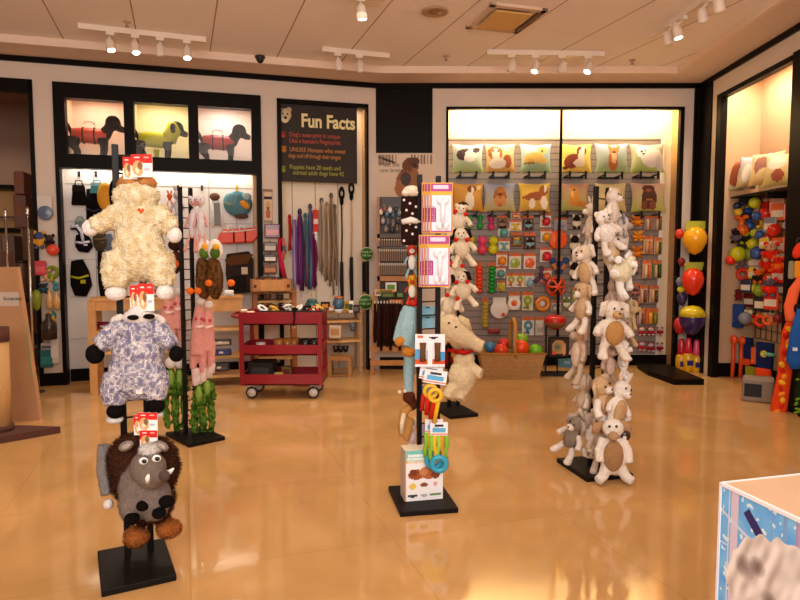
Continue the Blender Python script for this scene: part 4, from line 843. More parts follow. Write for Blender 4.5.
# ================================================================== THREE DOG MANNEQUINS IN THE LIT WINDOWS
def mannequin(i, x0, x1, ybase, ytop, vest, label, vestlab, hood=False):
    d = -.17; o = LW.hit((x0+x1)/2, ybase, d); o.z = zb; s = o.y/FPX*1.0
    t = thing('dog_mannequin', label, 'dog mannequin', o, LW.ang, 'black dog mannequins in the lit windows')
    L = (x1-x0)*s*.98; Hh = at(0, ytop, o.y).z-o.z
    q = lambda u, v, y=0: (u*L-L/2, y, v*Hh)
    mb = MB(); K = '#060505'
    mb.tube([q(.12, .46), q(.3, .47), q(.55, .46), q(.66, .5)], [.06, .068, .07, .06], K, 12)
    mb.tube([q(.62, .5), q(.7, .66), q(.76, .8)], [.07, .055, .05], K, 12)
    mb.ell(q(.77, .8), (L*.13, L*.11, Hh*.17), K).tube([q(.8, .74), q(.9, .66), q(.97, .64)], [.045, .036, .03], K, 10)
    mb.tube([q(.12, .5), q(.07, .66), q(.02, .82)], [.024, .02, .013], K, 8)
    for sy in (-.045, .045):
        mb.tube([q(.16, .42, sy), q(.13, .25, sy), q(.2, .12, sy), q(.18, .02, sy)], [.062, .045, .03, .026], K, 10)
        mb.tube([q(.6, .42, sy), q(.62, .22, sy), q(.6, .02, sy)], [.05, .034, .028], K, 10)
        mb.ell(q(.2, .015, sy), (.05, .03, .016), K).ell(q(.62, .015, sy), (.05, .03, .016), K)
    mb.build('body', CLOTH, t, remesh=.011)
    mb = MB().ell(q(.72, .76, -.075), (L*.05, .02, Hh*.13), K).ell(q(.72, .76, .075), (L*.05, .02, Hh*.13), K); mb.build('ear', CLOTH, t)
    v = MB().tube([q(.13, .485), q(.3, .49), q(.55, .475), q(.67, .46)], [.07, .08, .082, .07], vest, 14)
    if hood: v.tube([q(.62, .5), q(.68, .64), q(.74, .78), q(.8, .84)], [.088, .075, .09, .06], vest, 14)
    vo = v.build('vest', CLOTH if hood else mat('nylon', attr=True, rough=.4, bump=.3, bscale=60), t); vo['label'] = vestlab
    if not hood:
        for u in (.3, .48): MB().torus(q(u, .485), .082, .008, '#1c1614', 'X', 20, 6, 1).build('strap', CLOTH, vo)
        MB().tube([q(.3, .74), q(.34, .8), q(.44, .8), q(.48, .74)], [.008]*4, '#e9ded4', 8).build('handle', CLOTH, vo)
    else: MB().tube([q(.42, .25), q(.42, .05)], [.03, .02], vest, 8, flat=.4).build('strap', CLOTH, vo)
    return t
mannequin(0, 68, 126, 154, 113, '#d8401c', 'black dog mannequin in an orange vest, in the pink lit left window', 'orange flotation vest')
mannequin(1, 134, 189, 158, 119, '#c8c31e', 'black dog mannequin in a yellow hooded raincoat, in the middle window', 'yellow raincoat', True)
mannequin(2, 197, 252, 162, 122, '#c01c1c', 'black dog mannequin in a red vest, in the right lit window', 'red vest')
# ================================================================== ACCESSORIES IN THE LEFT NICHE
DL = -LDEP+.05; GL = 'accessories hung in the left niche'
def lw(px, py, d=DL): o = LW.hit(px, py, d); return o, o.y/FPX
def bag(name, label, cat, px, py, wp, hp, col, col2, shape='bag', fr=None, d=DL, group=None):
    o, s = (lw(px, py, d)); w, h = wp*s/2, hp*s/2; t = thing(name, label, cat, o, LW.ang, group)
    if shape == 'bag':
        MB().prism([(-w*.7, h*.6), (w*.7, h*.6), (w, -h), (-w, -h)], -.03, .03, col).build('body', CLOTH, t, bevel=.01); MB().prism([(-w*.75, h*.62), (w*.75, h*.62), (w*.8, h*.1), (-w*.8, h*.1)], -.036, -.028, col2).build('flap', CLOTH, t)
        MB().tube([(-w*.5, 0, h*.6), (-w*.4, 0, h), (w*.4, 0, h), (w*.5, 0, h*.6)], [.006]*4, col, 6).build('handle', CLOTH, t)
    elif shape == 'coat':
        MB().tube([(-w*.2, 0, h), (0, 0, h*.3), (.1*w, 0, -h*.4), (0, 0, -h)], [w*.5, w*.8, w*.9, w*.5], col, 12, flat=.3).build('body', CLOTH, t); MB().tube([(-w*.7, -.05, h*.1), (0, -.07, 0), (w*.8, -.05, .15*h)], [.012]*3, col2, 8).build('strap', CLOTH, t)
        MB().box((w*.1, -w*.35, -h*.3), (w*.5, -w*.25, -h*.1), col2).build('patch', CLOTH, t)
    return t
bag('handbag', 'small black cap shaped bag hanging at the upper left of the left niche', 'bag', 79, 193, 14, 24, '#14100f', '#241c19', group=GL)
bag('pet_pouch', 'small teal pouch beside the black cap at the top of the left niche', 'bag', 97, 187, 13, 13, '#4d8ea0', '#8fc0c8', group=GL)
bag('pet_pouch', 'dull teal pouch under the black cap in the left niche', 'bag', 80, 222, 10, 10, '#6d8484', '#94a8a4', group=GL)
bag('dog_coat', 'black dog coat hanging diagonally left of the lamb hood', 'dog coat', 95, 212, 20, 46, '#121012', '#2a2a33', 'coat', group=GL)
bag('dog_coat', 'black dog boot harness with white straps left of the lamb hand', 'dog coat', 83, 243, 18, 18, '#15121a', '#d9d9ee', 'coat', group=GL)
bag('dog_coat', 'black dog coat with yellow and blue harness, low in the left niche', 'dog coat', 80, 278, 22, 36, '#15110f', '#b5b02a', 'coat', group=GL)
bag('dog_coat', 'narrow black dog coat behind the lamb at hip height', 'dog coat', 103, 270, 12, 60, '#181313', '#3a3432', 'coat', group=GL)
bag('dog_coat', 'olive brown dog coat under the lamb left arm', 'dog coat', 100, 240, 16, 22, '#4a4030', '#6b5c40', 'coat', group=GL)
bag('dog_coat', 'grey blue dog coat left of the lamb body', 'dog coat', 110, 252, 12, 36, '#5d6478', '#8f96a8', 'coat', group=GL)
o, s = lw(75, 232, DL+.04); t = thing('striped_leash', 'white and black striped loop leash curving at the left of the left niche', 'leash', o, LW.ang)
MB().tube([(-4*s, 0, 5*s), (2*s, -.01, 6*s), (6*s, -.01, 0), (7*s, 0, -9*s)], [.016]*4, '#d8dcee', 8, flat=.4).build('strap', CLOTH, t); MB().tube([(-4*s, .008, 3*s), (1*s, 0, 3.5*s), (4*s, 0, -1*s), (5*s, .008, -8*s)], [.012]*4, '#1a1a22', 8, flat=.4).build('lining', CLOTH, t)
o, s = lw(109, 197, DL+.08); t = thing('bee_costume', 'orange yellow and black striped pet costume behind the lamb hood', 'pet costume', o, LW.ang)
MB().ell((-3*s, 0, 0), (8*s, .06, 14*s), '#d99a35').build('body', CLOTH, t); MB().ell((5*s, -.02, 2*s), (5*s, .06, 15*s), '#120e0e').build('stripe', CLOTH, t)
o, s = lw(120, 180, DL+.06); t = thing('price_sign', 'blank white shelf sign left of the top red tags', 'sign', LW.hit(115, 173, DL), LW.ang)
MB().box((-4*s, -.002, -10*s), (4*s, .002, 10*s), '#e4e0de').build('sheet', MATTE, t); MB().box((-2*s, -.006, 9*s), (2*s, .004, 11*s), '#555').build('clip', METAL, t)
for px, py, c, lab in ((216, 207, '#ece6e0', 'white and grey harness with long straps beside the blue backpack'),):
    o, s = lw(px, py); t = thing('dog_harness', lab, 'harness', o, LW.ang)
    MB().tube([(-4*s, 0, 8*s), (-2*s, -.01, -6*s), (-3*s, 0, -20*s)], [.018, .014, .016], c, 8, flat=.4).tube([(2*s, 0, 8*s), (5*s, -.01, -6*s), (7*s, 0, -24*s)], [.014, .012, .012], c, 8, flat=.4).build('strap', CLOTH, t)
    MB().ell((-1*s, -.01, 10*s), (5*s, .03, 4*s), '#6b5040').build('collar', CLOTH, t); MB().box((-2*s, -.02, -18*s), (4*s, .0, 4*s), '#8a8c90').build('chest_panel', CLOTH, t)
o, s = lw(238, 204, DL+.05); t = thing('pet_carrier', 'rounded teal blue pet backpack with orange lining, upper right of the left niche', 'pet carrier', o, LW.ang)
MB().ell((0, 0, 0), (14*s, .09, 12.5*s), '#56808e', n=18, m=12).ell((-6*s, -.02, 3*s), (8*s, .09, 8*s), '#6b97a4').build('body', CLOTH, t)
MB().ell((6*s, -.07, -1*s), (6*s, .04, 3.5*s), '#d8963a', (0, .6, 0)).build('lining', CLOTH, t); MB().ell((8*s, -.04, 7*s), (5*s, .05, 4*s), '#9fb6ba').ell((-7*s, -.07, 0), (5*s, .03, 2.2*s), '#9ba87a').build('pocket', CLOTH, t)
MB().ell((3*s, -.02, -12*s), (7*s, .04, 2.5*s), '#5a4440').build('strap', CLOTH, t)
o, s = lw(239, 236, DL+.08); t = thing('life_vest', 'bright orange dog life vest with white straps and two handles', 'life vest', o, LW.ang)
MB().prism([(-19*s, 2*s), (-14*s, 6*s), (19*s, 9*s), (20*s, 1*s), (14*s, -6*s), (-17*s, -8*s), (-21*s, -6*s)], -.04, .03, '#e03f14').build('body', mat('nylon', attr=True), t, bevel=.015)
MB().tube([(-16*s, -.045, 3.5*s), (0, -.05, 4.5*s), (18*s, -.045, 7*s)], [.008]*3, '#f2e4dc', 6).build('piping', CLOTH, t)
for x in (-8, 3): MB().tube([((x-2.5)*s, -.05, 4*s), ((x-2)*s, -.07, 10*s), ((x+2)*s, -.07, 10*s), ((x+2.5)*s, -.05, 4*s)], [.007]*4, '#f4ece6', 6).build('handle', CLOTH, t)
for x in (-5, 6): MB().box(((x-.8)*s, -.045, -7*s), ((x+.8)*s, -.039, 5*s), '#5a1c10').build('strap', CLOTH, t)
o, s = lw(239, 268, DL+.06); t = thing('pet_backpack', 'dark grey and brown pet backpack with a pale tag under the orange life vest', 'backpack', o, LW.ang)
MB().prism([(-12*s, 14*s), (10*s, 17*s), (14*s, 8*s), (13*s, -24*s), (-10*s, -26*s), (-13*s, -6*s)], -.07, .02, '#332a26').build('body', CLOTH, t, bevel=.02); MB().prism([(-14*s, 8*s), (-6*s, 13*s), (14*s, 14*s), (8*s, 4*s), (-10*s, 2*s)], -.085, -.06, '#5c3a22').build('flap', CLOTH, t, bevel=.01)
MB().box((-8*s, -.095, -22*s), (6*s, -.068, -8*s), '#221c1a', .01).build('pocket', CLOTH, t); MB().box((2*s, -.1, -6*s), (8*s, -.095, 1*s), '#c9b19a').build('label_tag', MATTE, t)
# price tags and pegs of the niche top row
for px, py, lab in ((96, 174, 'black display peg above the teal pouch'), (79, 174, 'black display peg above the black cap'), (178, 188, 'black display peg left of the left ladder post top'), (202, 188, 'black display peg right of the left ladder post top'), (237, 188, 'yellow peg above the blue backpack')):
    o, s = lw(px, py, DL-.045); t = thing('display_peg', lab, 'peg', o, LW.ang, 'display pegs in the left niche'); c = '#d8b030' if 'yellow' in lab else '#1a1512'
    MB().box((-.012, -.006, -.03), (.012, .0, .03), c).build('plate', METAL, t); MB().cyl((0, 0, 0), (0, -.12, .01), .004, c, n=8).build('arm', METAL, t)
# ================================================================== TOYS ON THE NARROW WALL LEFT OF THE NICHE
DS = .05; GS = 'toys on the narrow wall strip at far left'
def sw_(px, py, d=DS): o = LW.hit(px, py, d); return o, o.y/FPX
o, s = sw_(45.5, 212); t = thing('flying_disc', 'grey blue flying disc on a white card at the far left wall strip', 'dog toy', o, LW.ang, GS)
MB().box((-7*s, -.002, -4*s), (6*s, .004, 16*s), '#d9cfc6').build('card', MATTE, t); toy(t, 'disc', 14*s, 14*s, '#5a6480', -.004, z=-1*s)
for (px, py, w_, h_, shp, c, c2, lab) in (
    (40, 240, 9, 16, 'critter', '#d99a3a', '#4a5a80', 'orange and blue plush critter under the flying disc'), (50, 241, 9, 12, 'critter', '#2a2220', '#4a3a34', 'black plush critter right of the orange and blue one'),
    (54, 250, 9, 10, 'ball', '#d8482c', None, 'orange red ball toy on the far left strip'), (41, 268, 8, 12, 'pouch', '#c83a48', '#d9565c', 'pink red pouch on the far left strip'),
    (53, 276, 10, 12, 'loop', '#7d8a22', '#8f9a2c', 'olive green tug loop on the far left strip'), (46, 275, 8, 10, 'bone', '#d8a888', None, 'small tan bone toy beside the olive tug loop'), (56, 286, 9, 8, 'dumbbell', '#2f8494', None, 'teal dumbbell toy above the slippers'), (44, 288, 8, 9, 'critter', '#2f5a68', '#3a3a40', 'dark teal critter left of the teal dumbbell'),
    (38, 300, 7, 18, 'egg', '#8a9a20', None, 'yellow green egg toy low on the far left strip'), (50, 299, 5, 16, 'bottle', '#e0b878', None, 'left tan slipper shaped toy on the far left strip'), (57, 300, 5, 15, 'bottle', '#dcae6c', None, 'right tan slipper shaped toy on the far left strip'),
    (53, 315, 6, 8, 'ball', '#2f7f70', None, 'small green ball between the slippers and the dark shoe'), (50, 326, 11, 22, 'bottle', '#3a2d28', None, 'dark shoe shaped toy with tan strap on the far left strip'), (55, 348, 6, 26, 'pouch', '#d8d0c6', '#e6dfd6', 'tall white packet at the bottom of the far left strip'), (47, 358, 9, 16, 'pouch', '#1f6a70', '#2a8a8c', 'teal packet at the bottom of the far left strip'), (47, 346, 8, 6, 'pouch', '#c9bcb2', '#5a6a8a', 'small white and blue packet above the teal packet')):
    o, s = sw_(px, py, .03+.025*random.random()); t = thing('dog_toy', lab, 'dog toy', o, LW.ang, GS); toy(t, shp, w_*s*1.3, h_*s*1.2, c, 0, col2=c2); MB().cyl((0, .05, h_*s*.45), (0, -.02, h_*s*.5), .003, '#2a2522', n=6).build('hang_hook', METAL, t)
    if 'shoe' in lab: MB().tube([(-2*s, -.055, 4*s), (1*s, -.065, -2*s), (3*s, -.05, -9*s)], [.02, .018, .014], '#d8a050', 8, flat=.4).build('strap', CLOTH, t)
# ================================================================== SHELF UNITS OF THE LEFT NICHE
WD, WD2 = '#c98f4e', '#dba765'
def table(label, x0, x1, ytop, ybot, Y, depth, shelves, legw=.05, apron=.09, col=WD, name='display_table', thick=.03):
    a, b = at(x0, ytop, Y), at(x1, ytop, Y); w = (b-a).length/2; c = (a+b)/2; zt = c.z
    t = thing(name, label, 'table', (c.x, c.y+depth/2, 0), LW.ang)
    MB().box((-w, -depth/2, zt-thick), (w, depth/2, zt), col, .004).build('table_top', WOODV, t)
    if apron: MB().box((-w+.01, -depth/2+.01, zt-thick-apron), (w-.01, -depth/2+.03, zt-thick), col).build('apron', WOODV, t)
    for sx in (-1, 1):
        for sy in (-1, 1): MB().box((sx*(w-.03)-legw/2, sy*(depth/2-.03)-legw/2, 0), (sx*(w-.03)+legw/2, sy*(depth/2-.03)+legw/2, zt-thick), col, .003).build('leg', WOODV, t)
    for y_ in shelves:
        z = at(x0, y_, Y).z; MB().box((-w+.02, -depth/2+.01, z-.02), (w-.02, depth/2-.01, z+.005), WD2).build('shelf', WOODV, t)
    return t, w, zt
nY = LW.hit(110, 300, .1).y-.1
table('long light wood table behind the nearest stand, left part of the niche', 86, 166, 298, 372, nY-.3, .36, (331, 352), .07)
table('light wood shelf unit between the pink toys and the red cart', 198, 238, 296, 378, nY-.02, .32, (329, 357, 376), .035, .13)
for (px, py, w_, h_, shp, c, c2, lab, nm) in ((103, 326, 12, 9, 'pouch', '#7a1838', '#96244a', 'dark red folded mat on the shelf of the long wood table', 'folded_mat'), (156, 294, 13, 10, 'pouch', '#8c3a2c', '#6a5a48', 'reddish packet on top of the long wood table', 'packet'),
    (220, 342, 22, 7, 'pouch', '#3a302e', '#c9b9a8', 'dark flat tray on the middle shelf left of the cart', 'tray'), (221, 352, 20, 7, 'pouch', '#28305e', '#34407a', 'navy blue folded cloth on the shelf left of the cart', 'folded_cloth'), (219, 367, 20, 8, 'pouch', '#2c2522', '#44403e', 'black box on the bottom shelf left of the cart', 'box'), (229, 293, 9, 6, 'pouch', '#e6e0da', '#b9c0c8', 'small white pad on the wood shelf unit under the backpack', 'note_pad')):
    t = thing(nm, lab, 'goods', at(px, py, nY-.12), LW.ang); toy(t, shp, w_*nY/FPX, h_*nY/FPX, c, 0, name='body', col2=c2); MB().box((-.02, -.04, -.01), (.02, -.034, .01), '#d9cdbf').build('price_tag', MATTE, t)
# ================================================================== CHALKBOARD
INK = lambda n, c: mat('chalk_'+n, c, rough=.7)
o1, o2 = LW.hit(278, 142, -.02), LW.hit(357, 144, -.02); bw_ = (o2-o1).length/2; zt_ = zl(316, 102.5); zb_b = zl(316, 182)
c = (o1+o2)/2; t = thing('chalkboard_sign', 'dark chalkboard titled Fun Facts with red, orange and green lines', 'sign', (c.x, c.y, (zt_+zb_b)/2), LW.ang)
hb = (zt_-zb_b)/2
MB().box((-bw_, 0, -hb), (bw_, .02, hb), '#2a1f19').build('board', mat('slate', '#2b2019', rough=.7, var=.2, vscale=5), t)
ps = (2*bw_)/79                                                     # metres per photograph pixel on the board
def chalk(body, size, px, py, c, n, sx=1, bold=.001): return text('chalk_lettering', body, size*ps, ((px-317.5)*ps, -.003, (142.5-py)*ps), INK(n, c), t, (math.pi/2, 0, 0), .0015, 'LEFT', sx, 0, bold)
chalk('Fun Facts', 18, 300.5, 127.5, '#f3e3a8', 'cream', .8, .006)
for b, x, y, cc, n in (('Dog\'s nose print is unique', 289, 137.5, '#b5483c', 'red'), ('Like a human\'s Fingerprint', 289, 143.5, '#b5483c', 'red'), ('UNLIKE Humans who sweat', 289, 152, '#b9793a', 'orange'), ('dogs cool off through their tongue', 288, 158, '#b9793a', 'orange'), ('Puppies have 28 teeth and', 289, 169, '#9a9a3a', 'green'), ('normal adult dogs have 42', 292, 174.5, '#9a9a3a', 'green')):
    chalk(b, 6, x, y, cc, n, .8 if len(b) < 30 else .62)
for px, py, cc in ((282.5, 137, '#b5483c'), (283.5, 151, '#c0792f'), (282.5, 170.5, '#8f9636')):
    m = MB().lathe([(2.6*ps, 0), (2.6*ps, .002), (.001, .003)], ((px-317.5)*ps, -.001, (142.5-py)*ps), cc, 12, 'Y')
    for a in (60, 90, 120): m.lathe([(.9*ps, 0), (.9*ps, .002), (.001, .003)], ((px-317.5+3.4*math.cos(R(a)))*ps, -.001, (142.5-py+3.4*math.sin(R(a)))*ps), cc, 8, 'Y')
    m.build('chalk_paw', MATTE, t)
m = MB()
for dx, dz, rx, rz, cc in ((0, 0, 6.5, 8, '#cbb893'), (-4, 4, 3, 5, '#8f7f62'), (4, 5, 3, 4, '#b7a37c'), (0, -4, 4, 3.5, '#e5d5ae'), (-2, 1, 1, 1.2, '#2a1f19'), (2.5, 1, 1, 1.2, '#2a1f19'), (.5, -2.8, 1.6, 1.1, '#2a1f19')):
    m.lathe([(rx*ps, 0), (rx*ps*.9, .002), (.001, .003)], ((285-317.5+dx)*ps, -.002-.001*(cc == '#2a1f19'), (142.5-117+dz)*ps), cc, 14, 'Y')
m.build('chalk_drawing', MATTE, t)
# ================================================================== LEASHES
DB = -LDEP+.045
def leash(px, y0, y1, wpx, cols, label, handle=None, n=3, d=DB, name='dog_leash'):
    o, s = lw(px, y0, d); o = o.copy(); t = thing(name, label, 'leash', o, LW.ang, 'leashes in the niche under the chalkboard'); Lh = (y1-y0)*s; rr = random.Random(int(px*10))
    for i in range(n):
        x = ((i+.5)/n-.5)*wpx*s; L = Lh*rr.uniform(.84, 1); e = wpx*s*.2
        MB().tube([(x*.2, -.01, 0), (x*.7, -.014-.006*i, -L*.12), (x+rr.uniform(-e, e), -.012-.004*i, -L*.45), (x+rr.uniform(-e, e), -.014, -L*.75), (x*1.1, -.01, -L)], [.006, wpx*s*.2, wpx*s*.23, wpx*s*.21, wpx*s*.2], cols[i % len(cols)], 8, flat=.35).build('strap', CLOTH, t)
    MB().torus((0, -.01, -.01), wpx*s*.22+.004, .006, handle or cols[0], 'Y', 12, 6, 1.6).build('hand_loop', CLOTH, t)
    MB().cyl((0, .03, .005), (0, -.05, .005), .004, '#7a7068', n=6).build('hook_eye', METAL, t)
    MB().ell((wpx*s*.1, -.014, -Lh*.98), (.008, .006, .016), '#b9aea4', n=8, m=6).build('snap_hook', METAL, t)
for a in ((289.5, 216, 253, 4, ['#c22a1e', '#a82218'], 'short bright red leash, leftmost under the chalkboard', '#c22a1e', 2),
    (294.6, 221, 293, 4.5, ['#8d86c4', '#c29ac4', '#6a5aa0'], 'lilac leash between the short red one and the dark purple one', None, 3),
    (299.7, 211, 297, 6, ['#6a2a60', '#7f2f78', '#3a3450'], 'dark purple leash, third from the left under the chalkboard', '#2a2430', 3),
    (305.2, 215, 294, 5, ['#3f8486', '#8a2f5a', '#357a80'], 'teal and magenta leash between two dark purple ones', '#4a6a6a', 3),
    (310, 206, 296, 5.5, ['#4a4a66', '#57808f', '#6b3a78'], 'grey blue leash left of the red leash package', '#33333f', 3),
    (314, 236, 290, 5, ['#6a1f4a', '#54203c', '#7b2a58'], 'maroon leash hanging just under the red leash package', None, 3),
    (321.3, 200, 275, 5, ['#9c8c78', '#7f7060', '#b3a48e'], 'grey tan leash right of the red leash package', '#4a4440', 3),
    (326.4, 204, 285, 5, ['#a08a70', '#86705a', '#b09a80'], 'tan leash, second of the four tan ones', None, 3),
    (331, 195, 296, 5, ['#8a7058', '#75604c', '#98806a'], 'brown tan leash with the highest hand loop of the tan ones', '#5a4a40', 3),
    (334.8, 206, 290, 4, ['#6d5a4a', '#85705c'], 'dark tan leash, rightmost of the tan ones', None, 2)):
    leash(a[0], a[1], a[2], a[3], a[4], a[5], a[6], a[7])
for px, y0, y1, c1, lab in ((341.3, 189, 298, '#15110f', 'black leash with a large black grip, left of the pink one'), (351, 184, 300, '#d9a69c', 'pink leash with black grip and black lower end, rightmost under the chalkboard')):
    o, s = lw(px, y0, DB); t = thing('dog_leash', lab, 'leash', o, LW.ang, 'leashes in the niche under the chalkboard')
    MB().torus((0, -.02, -4.5*s), 2.2*s, 1*s, '#1b1716', 'Y', 16, 8, 2.2).build('hand_loop', CLOTH, t); MB().ell((0, -.02, -12*s), (2*s, .018, 4.5*s), '#14110f').build('grip', CLOTH, t)
    MB().tube([(0, -.012, -14*s), (.3*s, -.012, -45*s), (-.4*s, -.012, -75*s)], [.008, .009, .009], c1, 8).build('cord', CLOTH, t)
    MB().tube([(-.4*s, -.02, -72*s), (-.6*s, -.02, -90*s), (0, -.02, -(y1-y0)*s)], [.02, .024, .018], '#2b2828', 8, flat=.5).build('lower_strap', CLOTH, t)
    MB().cyl((0, .03, -1*s), (0, -.05, -1*s), .004, '#7a7068', n=6).build('hook_eye', METAL, t)
o, s = lw(315.5, 221, DB-.02); t = thing('leash_package', 'red package with white coiled lead below it, among the leashes', 'package', o, LW.ang)
MB().box((-2.7*s, -.02, -11*s), (2.7*s, 0, 11*s), '#d03a26').box((-2.2*s, -.024, -3*s), (2.2*s, -.019, 2*s), '#f0d8c8').build('card', MATTE, t); MB().tube([(0, -.015, -11*s), (-.4*s, -.02, -22*s), (.3*s, -.015, -34*s)], [.022, .026, .018], '#e8e4e2', 10).build('coiled_lead', GLOSS, t)
# goods on the white strip between the two niches
o, s = lw(268, 206, .02); t = thing('framed_photo', 'small brown framed dog photo on the strip left of the leashes', 'picture', o, LW.ang)
MB().box((-4.3*s, 0, -16*s), (4.3*s, .015, 16*s), '#a88a70').pic(-3.8*s, 3.8*s, -14*s, 14*s, -.002, paint('#d9c0a4', [('r', 0, .75, 1, .82, '#2a201c'), ('e', .5, .5, .3, .18, '#c79c78'), ('e', .5, .42, .12, .06, '#2a1c16'), ('e', .5, .22, .35, .16, '#b3644a')]), 10, 30).build('print', MATTE, t); MB().box((-4.6*s, -.004, 14*s), (4.6*s, .012, 16.5*s), '#8a7058').build('frame', MATTE, t)
for px, py, w_, h_, shp, c_, c2, lab in ((272, 231, 15, 14, 'pouch', '#8a5a72', '#c87878', 'purple and pink grooming kit on the strip left of the leashes'), (270, 247, 13, 10, 'pouch', '#6b5a50', '#c9b8a8', 'grey brown packet under the grooming kit'), (270, 258, 13, 9, 'pouch', '#4a3a30', '#e8e0d4', 'dark packet with a white square, second under the grooming kit'), (270, 269, 13, 10, 'pouch', '#7a5038', '#c77a44', 'brown and orange packet, lowest above the wooden crate'), (268, 279, 16, 6, 'pouch', '#5d3a26', '#a86a3a', 'low brown tray of treats on the wooden crate')):
    o, s = lw(px, py, .04); t = thing('packet', lab, 'packet', o, LW.ang, 'packets on the strip between the niches'); toy(t, shp, w_*s, h_*s, c_, 0, name='pack', col2=c2); MB().box((-.006, .0, h_*s/2-.004), (.006, .03, h_*s/2+.01), '#3a302a').build('hang_hook', METAL, t)
o, s = lw(281, 258, .03); t = thing('dog_harness', 'pink and red harness with black buckle left of the short red leash', 'harness', o, LW.ang)
MB().tube([(-1*s, 0, 20*s), (-2*s, -.02, 8*s), (0, -.03, -6*s), (3.5*s, -.02, -21*s)], [.016, .02, .03, .026], '#c22a4a', 8, flat=.4).tube([(2*s, 0, 20*s), (3*s, -.02, 10*s), (1*s, -.03, -2*s)], [.016, .02, .02], '#d8645a', 8, flat=.4).build('strap', CLOTH, t); MB().box((1*s, -.03, 4*s), (5*s, -.01, 12*s), '#1c1616', .005).build('buckle', GLOSS, t)
# ================================================================== WOODEN CRATE UNIT BEHIND THE CART
YC = LW.hit(272, 300, .1).y-.25
t, w_t, z_t = table('wooden drawer unit with small cubbies standing behind the red cart', 249, 293, 291, 372, YC, .3, (301, 313, 345, 358), .05, .0, '#a9682e', 'drawer_unit')
for i, (x, y) in enumerate(((258, 306), (266, 307), (275, 306), (284, 307), (258, 297), (268, 296), (280, 297))):
    k = Sk(x, y, YC-.0); q = thing('treat_tin', ('small dark treat tin on the drawer unit shelf, ' + ['lower row leftmost', 'lower row second from left', 'lower row third from left', 'lower row rightmost', 'upper row left', 'upper row middle', 'upper row right'][i]), 'tin', k.o, 0, 'treat tins in the drawer unit')
    MB().lathe([(3.2*k.s, -3*k.s), (3.4*k.s, 0), (3.2*k.s, 2.4*k.s)], (0, 0, 0), ('#3a2c22', '#4a3828', '#6b4a30')[i % 3], 12).build('body', GLOSS, q); MB().lathe([(3.5*k.s, 2.4*k.s), (3.5*k.s, 3.2*k.s), (.001, 3.4*k.s)], (0, 0, 0), ('#8a8078', '#c8682e', '#d9c9a8')[i % 3], 12).build('lid', METAL, q)
k = Sk(271, 287, YC-.05); t = thing('wooden_crate', 'orange brown wooden crate on top of the drawer unit', 'crate', (k.o.x, k.o.y, z_t), LW.ang)
w = 20*k.s; h = 12*k.s; MB().box((-w, -.12, 0), (w, -.1, h), '#b97a38').box((-w, .1, 0), (w, .12, h), '#b97a38').box((-w, -.12, 0), (-w+.02, .12, h), '#b97a38').box((w-.02, -.12, 0), (w, .12, h), '#b97a38').box((-w, -.12, 0), (w, .12, .012), '#b97a38').build('body', WOODV, t)
MB().box((-11*k.s, -.128, .01), (12*k.s, -.118, h-.005), '#c98a44').build('name_board', WOODV, t)
for sx in (-1, 1): MB().lathe([(.016, 0), (.016, .012), (.004, .016)], (sx*16*k.s, -.121, h*.5), '#5d3a20', 12, 'Y').build('knob', METAL, t)
for i in range(6):
    q = thing('treat_bag', 'small brown treat bag standing in the wooden crate, ' + ['leftmost', 'second from left', 'third from left', 'third from right', 'second from right', 'rightmost'][i], 'treat bag', (k.o+LW.e*((i-2.5)*.055)).xy.to_3d()+Vector((0, 0, z_t+h*.75)), LW.ang, 'treat bags in the wooden crate')
    MB().prism([(-.02, 0), (.02, 0), (.017, .05), (-.018, .055)], -.02, .02, ('#8a4a2a', '#5a3a24', '#b8763a')[i % 3]).build('bag', MATTE, q); MB().box((-.021, -.022, .043), (.021, .022, .055), '#3a2a20').build('fold', MATTE, q)
# ================================================================== RED UTILITY CART
f1, f2 = flo(240, 400), flo(323, 400); YF = f1.y; k = Sk(281.5, 400, YF); cw = (322.5-240)/2*k.s; CD = .42
t = thing('utility_cart', 'red steel three shelf utility cart with white casters, topped with collars', 'cart', ((f1.x+f2.x)/2, YF+CD/2, 0), 0)
zz = lambda py: at(281, py, YF).z
RED = '#a3101c'; RM = mat('red_enamel', '#8e0f20', rough=.28, spec=.6)
TR = []
for y0, y1 in ((312.5, 325), (345, 355.5), (374.5, 385.5)):
    a, b = zz(y1), zz(y0); TR.append((a, b)); lip = MB()
    lip.box((-cw, -CD/2, a), (cw, CD/2, a+.015), RED).box((-cw, -CD/2, a), (cw, -CD/2+.012, b), RED).box((-cw, CD/2-.012, a), (cw, CD/2, b), RED).box((-cw, -CD/2, a), (-cw+.012, CD/2, b), RED).box((cw-.012, -CD/2, a), (cw, CD/2, b), RED)
    lip.build('tray', RM, t, bevel=.003)
for sx in (-1, 1):
    for sy in (-1, 1):
        MB().box((sx*(cw-.016)-.02, sy*(CD/2-.004)-.012, TR[2][0]), (sx*(cw-.016)+.02, sy*(CD/2-.004)+.012, TR[0][1]-.01), RED).build('post', RM, t, bevel=.003)
        r = .058; cx, cy = sx*(cw-.09), sy*(CD/2-.06)
        cs = MB().box((cx-.03, cy-.03, TR[2][0]-.012), (cx+.03, cy+.03, TR[2][0]), '#c9c4be').box((cx-.024, cy-.006, r), (cx-.018, cy+.03, TR[2][0]-.01), '#d8d4ce').box((cx+.018, cy-.006, r), (cx+.024, cy+.03, TR[2][0]-.01), '#d8d4ce').build('caster', METAL, t)
        MB().torus((cx, cy, r), r-.014, .014, '#241c1a', 'Y', 22, 8).build('tyre', GLOSS, cs); MB().lathe([(r-.018, -.014), (r-.018, .014), (.012, .018), (.01, .02)], (cx, cy, r), '#d9d2c8', 18, 'Y').build('wheel_hub', GLOSS, cs)
